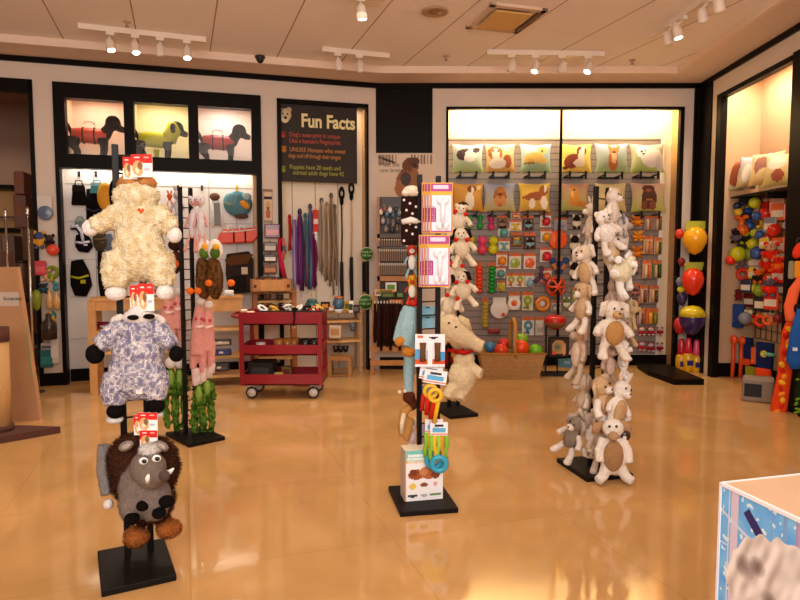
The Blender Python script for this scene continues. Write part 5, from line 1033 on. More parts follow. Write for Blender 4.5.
MB().tube([(-cw, -CD/2+.03, zz(318)), (-cw-.07, -CD/2+.03, zz(316)), (-cw-.09, 0, zz(315)), (-cw-.07, CD/2-.03, zz(316)), (-cw, CD/2-.03, zz(318))], [.016]*5, RED, 10).build('push_handle', RM, t)
ztr = TR[0][0]+.015; cxw = (f1.x+f2.x)/2
cc = [(247, '#e8c9a4', 'folded cream pad', 'pad'), (262, '#e9e6e4', 'black and white collar', 0), (268, '#1c1818', 'black collar', 0), (274, '#d8a33a', 'yellow collar', 0), (281, '#3a1c1c', 'dark maroon collar', 0), (287, '#ece8e4', 'white collar', 0), (294, '#1a1616', 'black strap collar', 0), (299, '#f0ede8', 'white striped collar', 0), (304, '#4a1a1a', 'wine red collar', 0), (309, '#2a1c1a', 'dark brown collar', 0), (314, '#c83a2a', 'orange red collar', 0), (319, '#d8b84a', 'yellow and red collar', 0)]
for i, (px, c_, lab, kind) in enumerate(cc):
    p = at(px, 310, YF+.1+.08*(i % 3)); zt2 = zz(311)
    if kind: 
        o = thing('folded_pad', 'folded cream pad on the left end of the cart top', 'pad', (p.x, YF+.12, ztr), .2); MB().box((-.06, -.08, 0), (.07, .08, .10), c_, .02).build('cushion', CLOTH, o); MB().box((-.06, -.08, .10), (-.0, .0, .125), '#f0d8bc', .01).build('fold', CLOTH, o); continue
    rr = .034+.006*(i % 2); o = thing('pet_collar', lab+' lying on the cart top, '+('front row' if i % 3 == 0 else 'middle row' if i % 3 == 1 else 'back row'), 'pet collar', (p.x, YF+.08+.1*(i % 3), zt2-.012+.012*(i % 2)), i*.7, 'collars on the cart top')
    o.rotation_euler = (R(35), R(-15+30*(i % 2)), i*.7)
    MB().torus((0, 0, .012), rr, .013, c_, 'Z', 16, 6).build('band', CLOTH, o); MB().box((rr-.01, -.012, 0), (rr+.016, .012, .026), '#c9c2ba', .003).build('buckle', METAL, o)
    if i % 3 == 0: MB().torus((rr*.8, rr*.8, .02), .014, .004, '#e0b84a', 'Z', 10, 6).build('tag_ring', METAL, o)
o = thing('collar_tray', 'black tray filled under the collars on the cart top', 'tray', (cxw+.03, YF+CD/2, ztr)); MB().box((-cw+.14, -CD/2+.03, 0), (cw-.03, CD/2-.03, zt2-.01-ztr), '#2a1e1a', .01).build('body', MATTE, o); MB().box((-cw+.14, -CD/2+.03, zt2-.012-ztr), (cw-.03, -CD/2+.045, zt2-ztr), '#3a2a24').build('rim', MATTE, o)
o = thing('hanging_strap', 'black strap hanging down over the front of the red cart', 'strap', at(294, 312, YF-.02)); MB().tube([(0, .03, .02), (0, -.008, .01), (.003, -.01, -.06), (-.004, -.01, -.12), (.002, -.012, -.15)], [.02, .024, .018, .014, .01], '#181312', 8, flat=.4).build('webbing', CLOTH, o); MB().box((-.014, -.02, -.15), (.014, -.008, -.13), '#a89888').build('buckle', METAL, o)
def goods(name, lab, px, py, Y, w_, h_, c_, c2=None, shp='pouch', cat='goods', gr=None, d=.08, pt='body', z=None):
    p = at(px, py, Y); s = Y/FPX; q = thing(name, lab, cat, p if z is None else (p.x, p.y, z), 0, gr); ww, hh = w_*s/2, h_*s/2; bz = -hh if z is None else 0
    if shp == 'pot': MB().lathe([(ww*.6, bz), (ww, bz+hh*.5), (ww, bz+hh*1.1), (ww*.75, bz+hh*1.6)], (0, d, 0), c_, 18).build(pt, GLOSS, q); MB().lathe([(ww*.8, bz+hh*1.6), (ww*.7, bz+hh*1.85), (ww*.15, bz+hh*2)], (0, d, 0), c2 or c_, 18).build('lid', GLOSS, q)
    elif shp == 'bowl': MB().lathe([(ww*.6, bz), (ww, bz+hh*2), (ww*.93, bz+hh*2), (ww*.5, bz+hh*.4)], (0, d, 0), c_, 18).build(pt, GLOSS, q); MB().lathe([(ww*.7, bz+hh*.9), (ww*.5, bz+hh*1.3), (ww*.1, bz+hh*1.5)], (0, d, 0), c2 or c_, 14).build('filling', CLOTH, q)
    else: MB().box((-ww, 0, bz), (ww, d*2, bz+2*hh), c_, .008).build(pt, MATTE, q); MB().box((-ww*.7, -.003, bz+hh*.5), (ww*.7, .002, bz+hh*1.5), c2 or '#d8cfc4').build('label_patch', MATTE, q)
    return q
z2 = TR[1][0]+.015; z3 = TR[2][0]+.015; Yq = YF+.08
goods('cup', 'small white cup on the middle shelf of the red cart', 259, 341, Yq, 10, 9, '#e6d9d0', '#c9b8ac', 'bowl', 'cup', z=z2)
for i, px in enumerate((277, 286, 293)): goods('chew_basket', 'orange brown basket of chews on the middle cart shelf, ' + ('left', 'middle', 'right')[i], px, 339.5, Yq+.02*i, 11, 13, '#a8682e', '#c98444', 'bowl', 'basket', 'chew baskets on the cart', z=z2)
for i, px in enumerate((304, 313)): goods('chew_basket', 'black basket of dark chews on the middle cart shelf, ' + ('left one', 'right one')[i], px, 339.5, Yq, 12, 13, '#1c1818', '#5a5450', 'bowl', 'basket', 'chew baskets on the cart', z=z2)
q = goods('storage_crate', 'black mesh crate on the bottom shelf of the red cart', 260, 362, Yq, 25, 20, '#1b1716', '#3c3836', z=z3, cat='crate', d=.12)
goods('price_card', 'pale yellow card on the bottom shelf of the red cart', 278, 361, Yq+.1, 10, 8, '#d9c66a', '#e9dc9a', z=z3, cat='card', d=.01)
goods('chew_box', 'olive and red box behind the yellow card on the bottom cart shelf', 286, 362, Yq+.18, 10, 12, '#7a6a2e', '#8a2a22', z=z3, cat='box', d=.04)
goods('wooden_step', 'wood edged box at the right of the bottom cart shelf', 305, 366, YF+.6, 24, 16, '#b98244', '#241c18', cat='box', d=.06, z=0.0)
# ================================================================== SHELF WITH POTS RIGHT OF THE CART
YW = LW.hit(342, 366, .12).y-.08
t, w_t, z_t = table('open light wood shelf right of the red cart with pots on top', 318, 360, 312, 367, YW, .3, (321, 341), .03, .0, '#b98a55', 'open_shelf', .015)
goods('pet_bowl', 'teal glazed lidded bowl on the shelf just right of the cart top', 311, 305.5, YW+.02, 14, 13, '#3f6a6e', '#4c7a7e', 'pot', 'bowl')
goods('treat_canister', 'blue canister with orange top and white base, among the pots', 338, 303, YW-.05, 12, 14, '#4a6f8a', '#c9703a', 'pot', 'canister')
goods('canister_stand', 'shiny white dish under the blue canister', 338, 311.5, YW-.05, 11, 4, '#f4f6f8', '#f4f6f8', 'bowl', 'dish')
for i, (px, py, w_, h_, c_, c2, lab) in enumerate(((318, 308, 8, 5, '#a3282e', '#d8a89c', 'red and white cloth roll right of the teal bowl'), (325, 306, 9, 8, '#1c1614', '#d98a3a', 'black and orange collar pack left of the blue canister'), (331, 309, 6, 5, '#c98a5a', '#e8dccc', 'tan small pack at the left foot of the blue canister'), (347, 306, 6, 10, '#b8942e', '#5a5a28', 'yellow green pack right of the blue canister'), (351, 307, 5, 12, '#f0ece6', '#3a3a3a', 'white and black folded pack right of the yellow one'), (356, 309, 7, 8, '#2a2422', '#6a6058', 'black pack at the right end of the pot shelf'))):
    goods('small_pack', lab, px, py, YW-.08, w_, h_, c_, c2, cat='pack', gr='small packs on the pot shelf', d=.03)
goods('printed_box', 'cream box with black top and puppy print on the middle shelf', 335, 332, YW-.06, 12, 13, '#d8c2a6', '#c08a5a', cat='box', d=.05)
goods('glass_jar', 'blue grey jar leaning at the right of the middle shelf', 352, 327, YW-.02, 6, 10, '#5a6470', '#8a949e', 'pot', 'jar')
for i, px in enumerate((335, 340, 345)): goods('dark_bowl', 'small dark bowl on the lowest shelf, ' + ('left', 'middle', 'right')[i] + ' of three', px, 350, YW-.04, 7, 6, '#2a1c1a', '#4a3430', 'bowl', 'bowl', 'dark bowls on the pot shelf')
a = at(340.5, 356, YW-.12); t = thing('wooden_stool', 'low small wooden stool under the pot shelf', 'stool', (a.x, a.y, 0), 0); w = 11.5*YW/FPX; h = a.z
MB().box((-w, -.1, h-.04), (w, .1, h), '#b07a40', .004).build('seat', WOODV, t)
for sx in (-1, 1): MB().box((sx*(w-.02)-.02, -.1, 0), (sx*(w-.02)+.02, .1, h-.04), '#b07a40', .003).build('leg', WOODV, t)
MB().box((-w+.04, -.08, .01), (w-.04, -.07, .03), '#a06c36').build('stretcher', WOODV, t)
# ================================================================== GREEN SIGNS AND POSTER
for px, py, r_, lab in ((366.5, 254, 7, 'upper green round sign with a pale ring on the narrow post'), (365.5, 302, 8, 'lower green round sign with a pale ring on the narrow post')):
    o = LW.hit(px, py, .05); s = o.y/FPX; t = thing('round_sign', lab, 'sign', o, LW.ang, 'green round signs on the post')
    MB().lathe([(r_*s, -.004), (r_*s, .004), (.001, .005)], (0, 0, 0), '#cfc59c', 24, 'Y').build('rim', MATTE, t); MB().lathe([(r_*.86*s, .004), (r_*.86*s, .008), (.001, .009)], (0, 0, 0), '#2f6a26', 24, 'Y').build('face', MATTE, t)
    text('lettering', 'MADE IN', r_*.38*s, (0, -.0095, .15*r_*s), mat('ink_pale', '#c8d8a8'), t, align='CENTER'); text('lettering', 'THE USA', r_*.38*s, (0, -.0095, -.35*r_*s), mat('ink_pale', '#c8d8a8'), t, align='CENTER')
    MB().box((-.004, .004, -.02), (.004, .06, -.01), '#444').build('bracket', METAL, t)
o = LW.hit(364, 278, .03); s = o.y/FPX; t = thing('hanging_leash', 'dark leash bundle hanging between the two green signs', 'leash', o, LW.ang)
for i in (-1, 0, 1): MB().tube([(i*s, 0, 16*s), (i*1.2*s, -.01, 0), (i*s, 0, -14*s)], [.01, .012, .01], '#241a18', 8, flat=.5).build('strap', CLOTH, t)
ub_ = lambda px, py, d=.012: BW.hit(px, py, d)
a, b = ub_(378, 154), ub_(436, 154); c = (a+b)/2; zt2 = zb_(407, 154); zb3 = zb_(407, 197); t = thing('dog_poster', 'pale poster with a standing brown dog above the leather strip rack', 'poster', (c.x, c.y, (zt2+zb3)/2), 0)
w = (b-a).length/2; h = (zt2-zb3)/2
pf = paint(('#d9bfa4', '#e0cdb8'), [('r', 0, .74, .22, .97, '#b39a84')]+[('r', .02+.055*i, .76, .045+.055*i, .97, '#8f7460') for i in range(17) if not 6 <= i <= 9]+[('e', .12, .88, .14, .02, '#3a2a22', -20), ('e', .2, .83, .1, .02, '#3a2a22', -20),
    ('e', .45, .42, .13, .26, '#8a5434', -15), ('e', .56, .72, .14, .2, '#6d3e26'), ('e', .62, .82, .1, .1, '#5a3524'), ('e', .5, .3, .12, .3, '#9c6038'), ('e', .38, .2, .09, .2, '#a8663a'), ('e', .63, .4, .08, .3, '#94603c'), ('e', .48, .42, .09, .16, '#4a3a36'), ('e', .63, .73, .04, .05, '#3a2018')])
MB().box((-w, 0, -h), (w, .008, h), '#e0cdb8').pic(-w, w, -h, h, -.001, pf, 60, 46).build('print', MATTE, t)
for i, (b_, y) in enumerate((('Meet the', 165), ('new breed', 170.5))): text('lettering', b_, 6*c.y/FPX, (-w*.95, -.003, h-(y+1.5-154)*c.y/FPX), mat('ink_brown', '#4a382e'), t, sx=.9)
# ================================================================== RACK OF LEATHER STRIPS
YR = YB-.34; s = YR/FPX; a = at(377, 197, YR); b = at(416, 197, YR); c = (a+b)/2; w = (b-a).length/2; t = thing('wooden_rack', 'brown wooden rack with rows of leather strips under the dog poster', 'rack', (c.x, c.y, 0), 0)
zr_ = lambda py: at(396, py, YR).z
MB().box((-w, .1, .25), (w, .12, zr_(196)), '#34211a').build('back_panel', WOODV, t)
for sx in (-1, 1): MB().box((sx*(w-.015)-.015, -.02, zr_(292)), (sx*(w-.015)+.015, .1, zr_(197)), '#a5662e').build('side_post', WOODV, t)
for y0, y1 in ((234, 238), (246.5, 248.5), (276, 281)): MB().box((-w, -.02, zr_(y1)), (w, .1, zr_(y0)), '#b0702f' if y1 == 281 else '#4a2e1e').build('shelf', WOODV, t)
for sx, x in ((-1, -w-.06), (1, w-.02)): MB().prism([(x-.02, 0), (x+.02, 0), (x+.05, zr_(292)), (x+.01, zr_(292))], -.03, .0, '#b07434').build('leg', WOODV, t)
for y0, y1 in ((332, 337), (346, 351), (360, 365)): MB().box((-w-.08, -.035, zr_(y1)), (w+.02, -.01, zr_(y0)), '#b67a38').build('slat', WOODV, t)
first = None
for r_, (y0, y1, n) in enumerate(((239, 246, 12), (249, 261, 13), (263, 275, 14))):
    for i in range(n):
        x = c.x-w+.03+(2*w-.06)*i/(n-1)*.78
        if first is None:
            first = single('leather_strip', MB().box((-.0075, -.005, -.5), (.0075, .005, .5), '#8a7464').box((-.0075, -.006, .3), (.0075, .006, .5), '#c9bba8'), CLOTH, '', 'leather strip', (x, YR-.03, 0)); q = first
        else: q = first.copy(); COL.objects.link(q)
        q.location = (x, YR-.03, (zr_(y0)+zr_(y1))/2); q.scale = (1, 1, (zr_(y0)-zr_(y1))); q['label'] = 'thin leather strip hanging in the ' + ('top', 'middle', 'bottom')[r_] + ' row of the wooden rack under the poster'; q['category'] = 'leather strip'; q['group'] = 'leather strips, ' + ('top', 'middle', 'bottom')[r_] + ' row of the rack'
for i, (px, py, c_) in enumerate(((381, 212, '#d8c9b8'), (384, 209, '#8a4a40'), (387, 214, '#54718a'), (390, 210, '#e6e2de'), (393, 215, '#3f5f80'), (396, 209, '#2c2c34'), (399, 213, '#6c88a0'), (383, 221, '#a8a098'), (388, 223, '#3a4f68'), (393, 224, '#7a6a60'), (398, 222, '#20242c'), (386, 229, '#8c7a6c'), (392, 230, '#2c3038'), (397, 229, '#60504a'))):
    k = Sk(px, py, YR-.05-.01*(i % 3)); q = thing('collar_charm', 'small %s collar charm hung high on the wooden rack' % ('pale', 'dark red', 'blue', 'white', 'deep blue', 'black', 'light blue', 'grey', 'navy', 'taupe', 'blackish blue', 'brown grey', 'charcoal', 'umber')[i], 'collar charm', k.o, 0, 'charms on the wooden rack')
    MB().ell((0, 0, 0), (2.2*k.s, .012, 3*k.s), c_, n=8, m=6).build('charm', GLOSS, q); MB().torus((0, 0, 3.4*k.s), .008, .002, '#c9c2ba', n=8, m=4).build('ring', METAL, q)
goods('price_card', 'white card with a green band on the wooden rack ledge', 391, 287, YR-.08, 11, 9, '#e2ddd6', '#4f8a3a', cat='card', d=.01)
goods('treat_tray', 'orange and green flat tray below the white card', 386, 291, YR-.1, 18, 3, '#c98a4a', '#3a6a30', cat='tray', d=.05)
for i, (px, py, w_, h_, c_, c2, lab) in enumerate(((378, 293, 6, 6, '#e0d4c4', '#8a7a6a', 'pale small toy left under the tray on the rack'), (388, 295, 14, 6, '#35522a', '#6a7a3a', 'dark green pack under the tray on the rack'), (400, 295, 8, 7, '#40342a', '#6a8a4a', 'brown green pack right under the tray on the rack'), (396, 302, 14, 5, '#b8662a', '#d9903a', 'orange bar pack above the dark brown straps'))):
    goods('treat_pack', lab, px, py, YR-.07, w_, h_, c_, c2, cat='pack', gr='treat packs on the rack ledge', d=.03)
for i in range(9):
    px = 375+3.1*i; k = Sk(px, 325, YR-.1-.02*(i % 2)); q = thing('leather_leash', 'dark brown leather leash hanging below the rack ledge, ' + ['leftmost', 'second from left', 'third from left', 'fourth from left', 'middle', 'fourth from right', 'third from right', 'second from right', 'rightmost'][i], 'leash', k.o, 0, 'dark leather leashes under the rack ledge')
    MB().tube([(0, 0, 24*k.s), (.3*k.s, -.01, 5*k.s), (-.3*k.s, 0, -10*k.s), (0, 0, -(18+4*(i % 3))*k.s)], [.012, .02, .02, .014], ('#2a1411', '#341a14', '#24100e')[i % 3], 8, flat=.5).build('strap', CLOTH, q); MB().ell((0, -.015, 23*k.s), (.01, .01, .018), '#cfc0b2', n=8, m=6).build('snap_hook', METAL, q)
# ================================================================== PILLOWS ON THE SLAT WALL
def land(lo, hi, shapes): return paint((lo, hi), shapes)
PB = '#5a2f16'
pil = [
 (467.7, 158.5, 31, 29, land('#a3b56a', '#c9d3dc', [('e', .3, .6, .2, .2, '#4a3230', 20), ('e', .45, .72, .2, .13, '#54393a'), ('e', .62, .62, .22, .2, '#f0e6dc'), ('e', .55, .48, .2, .14, '#f2e8de'), ('e', .78, .78, .13, .1, '#4a3435'), ('e', .62, .75, .06, .1, '#f0e6dc')]), 'square pillow with a black and white puppy, upper row far left'),
 (500, 158.5, 30, 29, land('#c9963a', '#efdcae', [('e', .75, .38, .15, .24, '#a8522a'), ('e', .32, .68, .26, .26, '#b3622e'), ('e', .34, .62, .14, .24, '#f0dcc0'), ('e', .4, .3, .3, .2, '#f0e2cc'), ('e', .26, .75, .04, .04, '#2a1812'), ('e', .42, .75, .04, .04, '#2a1812')]), 'square cream pillow with a brown and white spaniel face, upper row'),
 (535.7, 158.5, 31, 29, land('#8fa870', '#b9c6d6', [('e', .4, .5, .34, .2, '#d8b05a', 15), ('e', .7, .78, .16, .16, '#e3bd68'), ('e', .25, .38, .16, .12, '#c99a48'), ('e', .68, .4, .2, .12, '#dcb45c'), ('e', .7, .75, .04, .04, '#2a1a12'), ('e', .25, .3, .2, .05, '#8a6a30')]), 'square pillow with a lying golden puppy on pale blue, upper row'),
 (576, 158.5, 31, 29, land('#d9b54a', '#e8cf6a', [('e', .36, .38, .3, .26, '#8a3c1e', 30), ('e', .66, .74, .17, .2, '#7a3620'), ('e', .66, .52, .12, .3, '#f0dcc8'), ('e', .58, .3, .2, .14, '#efd9c0'), ('e', .72, .8, .05, .14, '#f2e2d0'), ('e', .14, .16, .12, .05, '#6b3018')]), 'square yellow pillow with a sitting brown and white hound, upper row'),
 (611.5, 158.5, 33, 30, land('#9db06a', '#a9adc4', [('e', .52, .4, .16, .36, '#b96a2e'), ('e', .54, .75, .15, .14, '#c87a3a'), ('e', .42, .9, .06, .1, '#c07034'), ('e', .68, .9, .06, .1, '#c07034'), ('e', .54, .5, .09, .22, '#e3b88a'), ('e', .54, .7, .05, .04, '#3a2018')]), 'square lilac pillow with a pointy eared tan dog, upper row'),
 (647, 158.5, 34, 29, land('#a8b858', '#c3b0a0', [('e', .62, .5, .34, .36, '#e6dad0'), ('e', .34, .72, .2, .22, '#efe4da'), ('e', .85, .3, .12, .3, '#d8cac0'), ('e', .3, .74, .03, .03, '#201410'), ('e', .42, .76, .03, .03, '#201410'), ('e', .35, .64, .04, .03, '#201410')]), 'square pillow with a fluffy white terrier on green, upper row far right'),
 (468, 197.5, 31, 29, land('#c98a2a', '#e3a850', [('e', .55, .35, .16, .34, '#efe2cc'), ('e', .62, .8, .16, .14, '#8a4a24'), ('e', .64, .76, .05, .14, '#f3e8d8'), ('e', .3, .2, .2, .12, '#3a2418'), ('e', .86, .84, .08, .08, '#f0dca0')]), 'square orange pillow with a white and brown pup, lower row far left'),
 (499.5, 197.5, 32, 29, land('#b9a860', '#9aa2c0', [('e', .5, .5, .22, .36, '#a8602e'), ('e', .52, .78, .14, .12, '#c08040'), ('e', .4, .35, .09, .2, '#c98a4a'), ('e', .6, .35, .09, .2, '#c98a4a'), ('e', .5, .6, .06, .05, '#4a2818')]), 'square blue grey pillow with a sitting reddish poodle, lower row'),
 (534.5, 197.5, 32, 29, land('#c99a3a', '#e6c050', [('e', .5, .52, .34, .17, '#9c5222', 12), ('e', .78, .74, .16, .18, '#a35a28'), ('e', .4, .25, .1, .2, '#f0e2cc'), ('e', .8, .3, .12, .25, '#f2e4d0'), ('e', .84, .8, .05, .14, '#f3e6d4'), ('e', .14, .5, .12, .03, '#8a4a20', 40)]), 'square yellow pillow with a standing brown and white spaniel, lower row'),
 (573.5, 197.5, 31, 29, land('#a8a858', '#c08a78', [('e', .5, .42, .2, .3, '#d08a34'), ('e', .5, .8, .15, .14, '#d8963e'), ('e', .75, .24, .16, .12, '#c98030'), ('e', .42, .6, .05, .12, '#e8b060'), ('e', .5, .78, .04, .04, '#3a2014')]), 'square pinkish pillow with a sitting golden puppy, lower row'),
 (610.5, 197.5, 31, 29, land('#c9b070', '#d8c490', [('e', .4, .6, .14, .2, '#2a201c'), ('e', .65, .65, .14, .2, '#e8dcc8'), ('e', .5, .4, .2, .2, '#c99a68')]), 'square tan pillow behind the top of the right stand, lower row'),
 (648, 197.5, 35, 30, land('#a3a04a', '#c9a08c', [('e', .5, .45, .24, .38, '#4a2418'), ('e', .48, .8, .19, .15, '#5a2a1a'), ('e', .36, .2, .09, .16, '#7a3e20'), ('e', .6, .2, .1, .16, '#7a3e20'), ('e', .48, .74, .08, .06, '#8a5034'), ('e', .5, .4, .09, .05, '#9a5a30')]), 'square pillow with a dark brown puppy, lower row far right')]
for i, (px, py, w_, h_, fn, lab) in enumerate(pil):
    o = BW.hit(px, py, -BDEP+.11); s = o.y/FPX; w, h = w_*s/2, h_*s/2
    single('throw_pillow', MB().pic(-w, w, -h, h, 0, fn, 30, 30, puff=.045), mat('pillow_print', attr=True, rough=.85, bump=.15, bscale=200), lab, 'pillow', o, 0, 'pillows with dogs on the slat wall').rotation_euler = (R(-6), 0, 0)
    t = thing('pillow_bracket', 'black two arm bracket under the '+lab.replace('square ', '', 1), 'bracket', (o.x, YB+BDEP, o.z-h-.005), 0, 'brackets under the pillows')
    t['label'] = 'black bracket below the '+lab.split(' with ')[-1].replace('square ', '')
    MB().box((-w*.66, -.01, -.04), (w*.66, 0, -.02), '#1a1512').build('rail', METAL, t)
    for sx in (-.5, .5): MB().box((sx*w-.012, -.2, -.025), (sx*w+.012, 0, -.013), '#1a1512').box((sx*w-.012, -.205, -.07), (sx*w+.012, -.195, .02), '#1a1512').build('arm', METAL, t)
# ================================================================== TOYS ON THE SLAT WALL
GT = 'toys hung on the slat wall'
DT = -BDEP+.03
def sl(px, py, w_, h_, card_c, shp, c, c2, lab, name='packaged_toy', d=DT, gr=GT, **k):
    o = BW.hit(px, py, d); s = o.y/FPX; return hang(name, lab, 'dog toy', o, 0, s, w_, h_, card_c, shp, c, c2, gr, **k)
WC = '#e9ded0'
items = [
 (470, 222, 5, 13, None, 'dumbbell', '#4aa05a', None, 'small green dumbbell toy at the left edge of the slat wall, below the pillows'),
 (480, 222, 6, 14, None, 'dumbbell', '#1f9a3a', None, 'green dumbbell toy in the top toy row, left of the pink one'),
 (491, 223, 6.5, 14, None, 'dumbbell', '#d8286a', None, 'small pink dumbbell toy in the top toy row'),
 (502, 222, 10, 13, '#7a5a4c', 'critter', '#a88a70', '#6a4a3a', 'brown pack with a tan critter in the top toy row'),
 (515.5, 215, 9, 7, '#e2d4c4', 'pouch', '#c83a26', '#e8b03a', 'small red pack just under the spaniel pillow bracket'),
 (515.5, 225.5, 12, 11, WC, 'bone', '#e6c32a', None, 'white card with a yellow bone in the top toy row'),
 (528, 223, 11, 15, '#6a4434', 'critter', '#7fb0b8', '#3a2824', 'dark pack with a teal critter in the top toy row'),
 (545.5, 220, 11, 14, WC, 'ball', '#c8283a', '#fff', 'white card with a red ball, highest in its column'),
 (560.5, 224, 12, 13, '#b8b4c0', 'pouch', '#a9a4b4', '#8a8696', 'grey card above the orange disc'),
 (576, 222, 10, 15, None, 'critter', '#e6dcc0', '#2a1c16', 'black and white panda plush, highest of three in its column'),
 (503.5, 231.5, 11, 9, WC, 'ball', '#5aa8a8', None, 'small white card with a teal ball under the tan critter'),
 (504, 245, 11, 12, WC, 'bone', '#6ab0b0', None, 'white card with a teal bone, second under the tan critter'),
 (516.5, 239.5, 11, 14, '#7a4a2a', 'critter', '#7aa8a8', '#e0a83a', 'brown pack with a teal critter and yellow top in the second row'),
 (529.5, 241, 12, 17, '#5a3426', 'critter', '#8ab8b8', '#3a2420', 'dark brown pack with a pale teal critter in the second row'),
 (546, 235.5, 11, 13, WC, 'ball', '#e89a1c', None, 'white card with an orange yellow ball, second in its column'),
 (482, 245, 9.5, 18, None, 'dumbbell', '#e0406a', None, 'large pink dumbbell toy in the second row'),
 (492.7, 245, 9.5, 18, None, 'dumbbell', '#d0cc1c', None, 'large yellow dumbbell toy in the second row'),
 (472, 242, 6, 12, None, 'dumbbell', '#d8b82a', None, 'yellow dumbbell toy partly hidden at the left edge of the second row'),
 (574, 244, 12, 20, None, 'critter', '#e8dfc6', '#2a1c16', 'black and white panda plush right of the orange disc'),
 (501.7, 259, 11, 14, WC, 'ball', '#e88a1e', None, 'white card with an orange ball left of the green ball card'),
 (515, 261, 12, 16, WC, 'disc', '#9ab02a', None, 'white card with a round olive green toy in the third row'),
 (529.7, 261, 12, 16, WC, 'disc', '#e2622a', None, 'white card with a round orange toy in the third row'),
 (546, 254.5, 12, 15, WC, 'ball', '#d02a38', None, 'white card with a red ball beside the triangle flyer'),
 (574, 271, 13, 20, None, 'critter', '#e8dfc6', '#2a1c16', 'black and white panda plush, lowest of three in its column'),
 (478.7, 276, 7.5, 28, '#e2c05a', 'stick', '#e8461c', None, 'long orange ribbed stick toy'),
 (491.5, 276, 8, 28, '#e2c05a', 'stick', '#12903a', None, 'long green ribbed stick toy'),
 (500.5, 272, 10, 12, WC, 'ball', '#5f98a0', None, 'white card with a grey teal ball in the fourth row'),
 (501, 286, 8, 10, '#cdbf6a', 'ball', '#c8c02a', None, 'card with a yellow green ball under the grey teal ball'),
 (511, 280, 9, 14, WC, 'loop', '#a8b83a', '#d86a3a', 'left of two cards with green and orange loops'),
 (520, 280, 9, 14, WC, 'loop', '#a8b83a', '#d86a3a', 'right of two cards with green and orange loops'),
 (529.7, 280, 9, 14, WC, 'bottle', '#8ab0c0', None, 'white card with a pale blue toy beside the green loops'),
 (546, 275, 11, 14, WC, 'ball', '#d86030', None, 'white card with an orange ball behind the purple toy'),
 (578, 294, 12, 14, '#9ab04a', 'critter', '#5a3426', '#e8dcc4', 'green topped card with small brown dogs beside the cage ball'),
 (514, 301, 11, 18, WC, 'disc', '#ece4dc', None, 'white card with a white disc toy in the fifth row'),
 (527.5, 301, 11, 19, '#d8d4a8', 'loop', '#9aae3a', '#8a9c34', 'pale card with a green loop in the fifth row'),
 (556, 306, 10, 11, '#c8bcb4', 'pouch', '#9a8a84', '#d8d0c8', 'grey pack below the cage ball'),
 (566, 303, 8, 13, None, 'critter', '#e8dcc0', '#6a8a3a', 'small cream plush right of the grey pack'),
 (485, 311, 6, 27, '#c9b070', 'stick', '#b8a02a', None, 'narrow yellow green ribbed stick left of the bone disc pack'),
 (494, 331, 12, 5, '#8a2a26', 'pouch', '#a83028', '#702020', 'dark red flat tag above the basket'),
 (528, 326, 12, 19, WC, 'loop', '#5a9ab0', '#4f8fa8', 'white card with a blue curled toy above the basket'),
 (539.5, 326, 8, 19, '#e6dfd8', 'pouch', '#d8d0ca', '#b8b0a8', 'plain white pack right of the blue curled toy'),
]
for it in items:
    px, py, w_, h_, cd_, shp, c_, c2, lab = it; sl(px, py, w_, h_, cd_, shp, c_, c2, lab, tw=1.0 if shp in ('stick', 'dumbbell') else .8, th=.95 if shp == 'stick' else .62)
# larger loose toys
def lo_(px, py): o = BW.hit(px, py, -BDEP+.07); return o, o.y/FPX
o, s = lo_(558, 239.5); t = thing('flying_disc', 'bright orange round flying disc, largest on the slat wall', 'dog toy', o, 0, GT); toy(t, 'disc', 19*s, 19*s, '#ee5a10', 0); MB().box((-.02, .0, 9*s), (.02, .015, 11*s), '#8a8a90').build('hang_tag', MATTE, t)
o, s = lo_(559, 264); t = thing('triangle_flyer', 'three lobed orange and blue flyer under the orange disc', 'dog toy', o, 0, GT); m = MB()
for a in (90, 210, 330): m.tube([(0, -.01, 0), (math.cos(R(a))*7*s, -.01, math.sin(R(a))*7*s+.0)], [4*s, 3.4*s], '#cf8a4a', 10, flat=.3)
m.build('flyer', CLOTH, t)
for a in (-90, 30, 150): MB().ell((math.cos(R(a))*7*s, -.012, math.sin(R(a))*7*s), (3.8*s, .018, 3.2*s), '#3a5288').build('lobe', CLOTH, t)
MB().ell((0, -.03, 0), (3.6*s, .012, 3.6*s), '#34549a').build('centre_pad', CLOTH, t)
o, s = lo_(555, 286.5); t = thing('cage_ball', 'orange open cage ball with a black core under the triangle flyer', 'dog toy', o, 0, GT)
m = MB().torus((0, -.05, 0), 8.6*s, 1.4*s, '#e0481c', 'Y', 24, 8)
for a in (0, 60, 120): m.tube([(math.cos(R(a+q))*8.6*s*1, -.05-.07*math.sin(R(q)), math.sin(R(a+0))*0+math.sin(R(a))*8.6*s*math.cos(R(q))) if False else (math.cos(R(a))*8.6*s*math.cos(R(q)), -.05-8*s*math.sin(R(q)), math.sin(R(a))*8.6*s*math.cos(R(q))) for q in range(0, 181, 30)], [1.1*s]*7, '#e0481c', 8)
m.build('cage', GLOSS, t); MB().ell((0, -.04, 0), 5.5*s, '#231c1e').build('core', GLOSS, t)
o, s = lo_(541, 276); t = thing('purple_jack', 'dark purple three armed rubber toy left of the triangle flyer', 'dog toy', o, 0, GT); m = MB()
for x, z in ((0, 8), (-6, -5), (6, -4)): m.tube([(0, -.02, 0), (x*s, -.03, z*s)], [2*s, 1.7*s], '#5a3a58', 10).ell((x*s, -.03, z*s), 2.4*s, '#4f3350')
m.build('jack', GLOSS, t); MB().ell((2*s, -.04, -6*s), (2.5*s, .01, 1.5*s), '#c83a30').build('tag', MATTE, t)
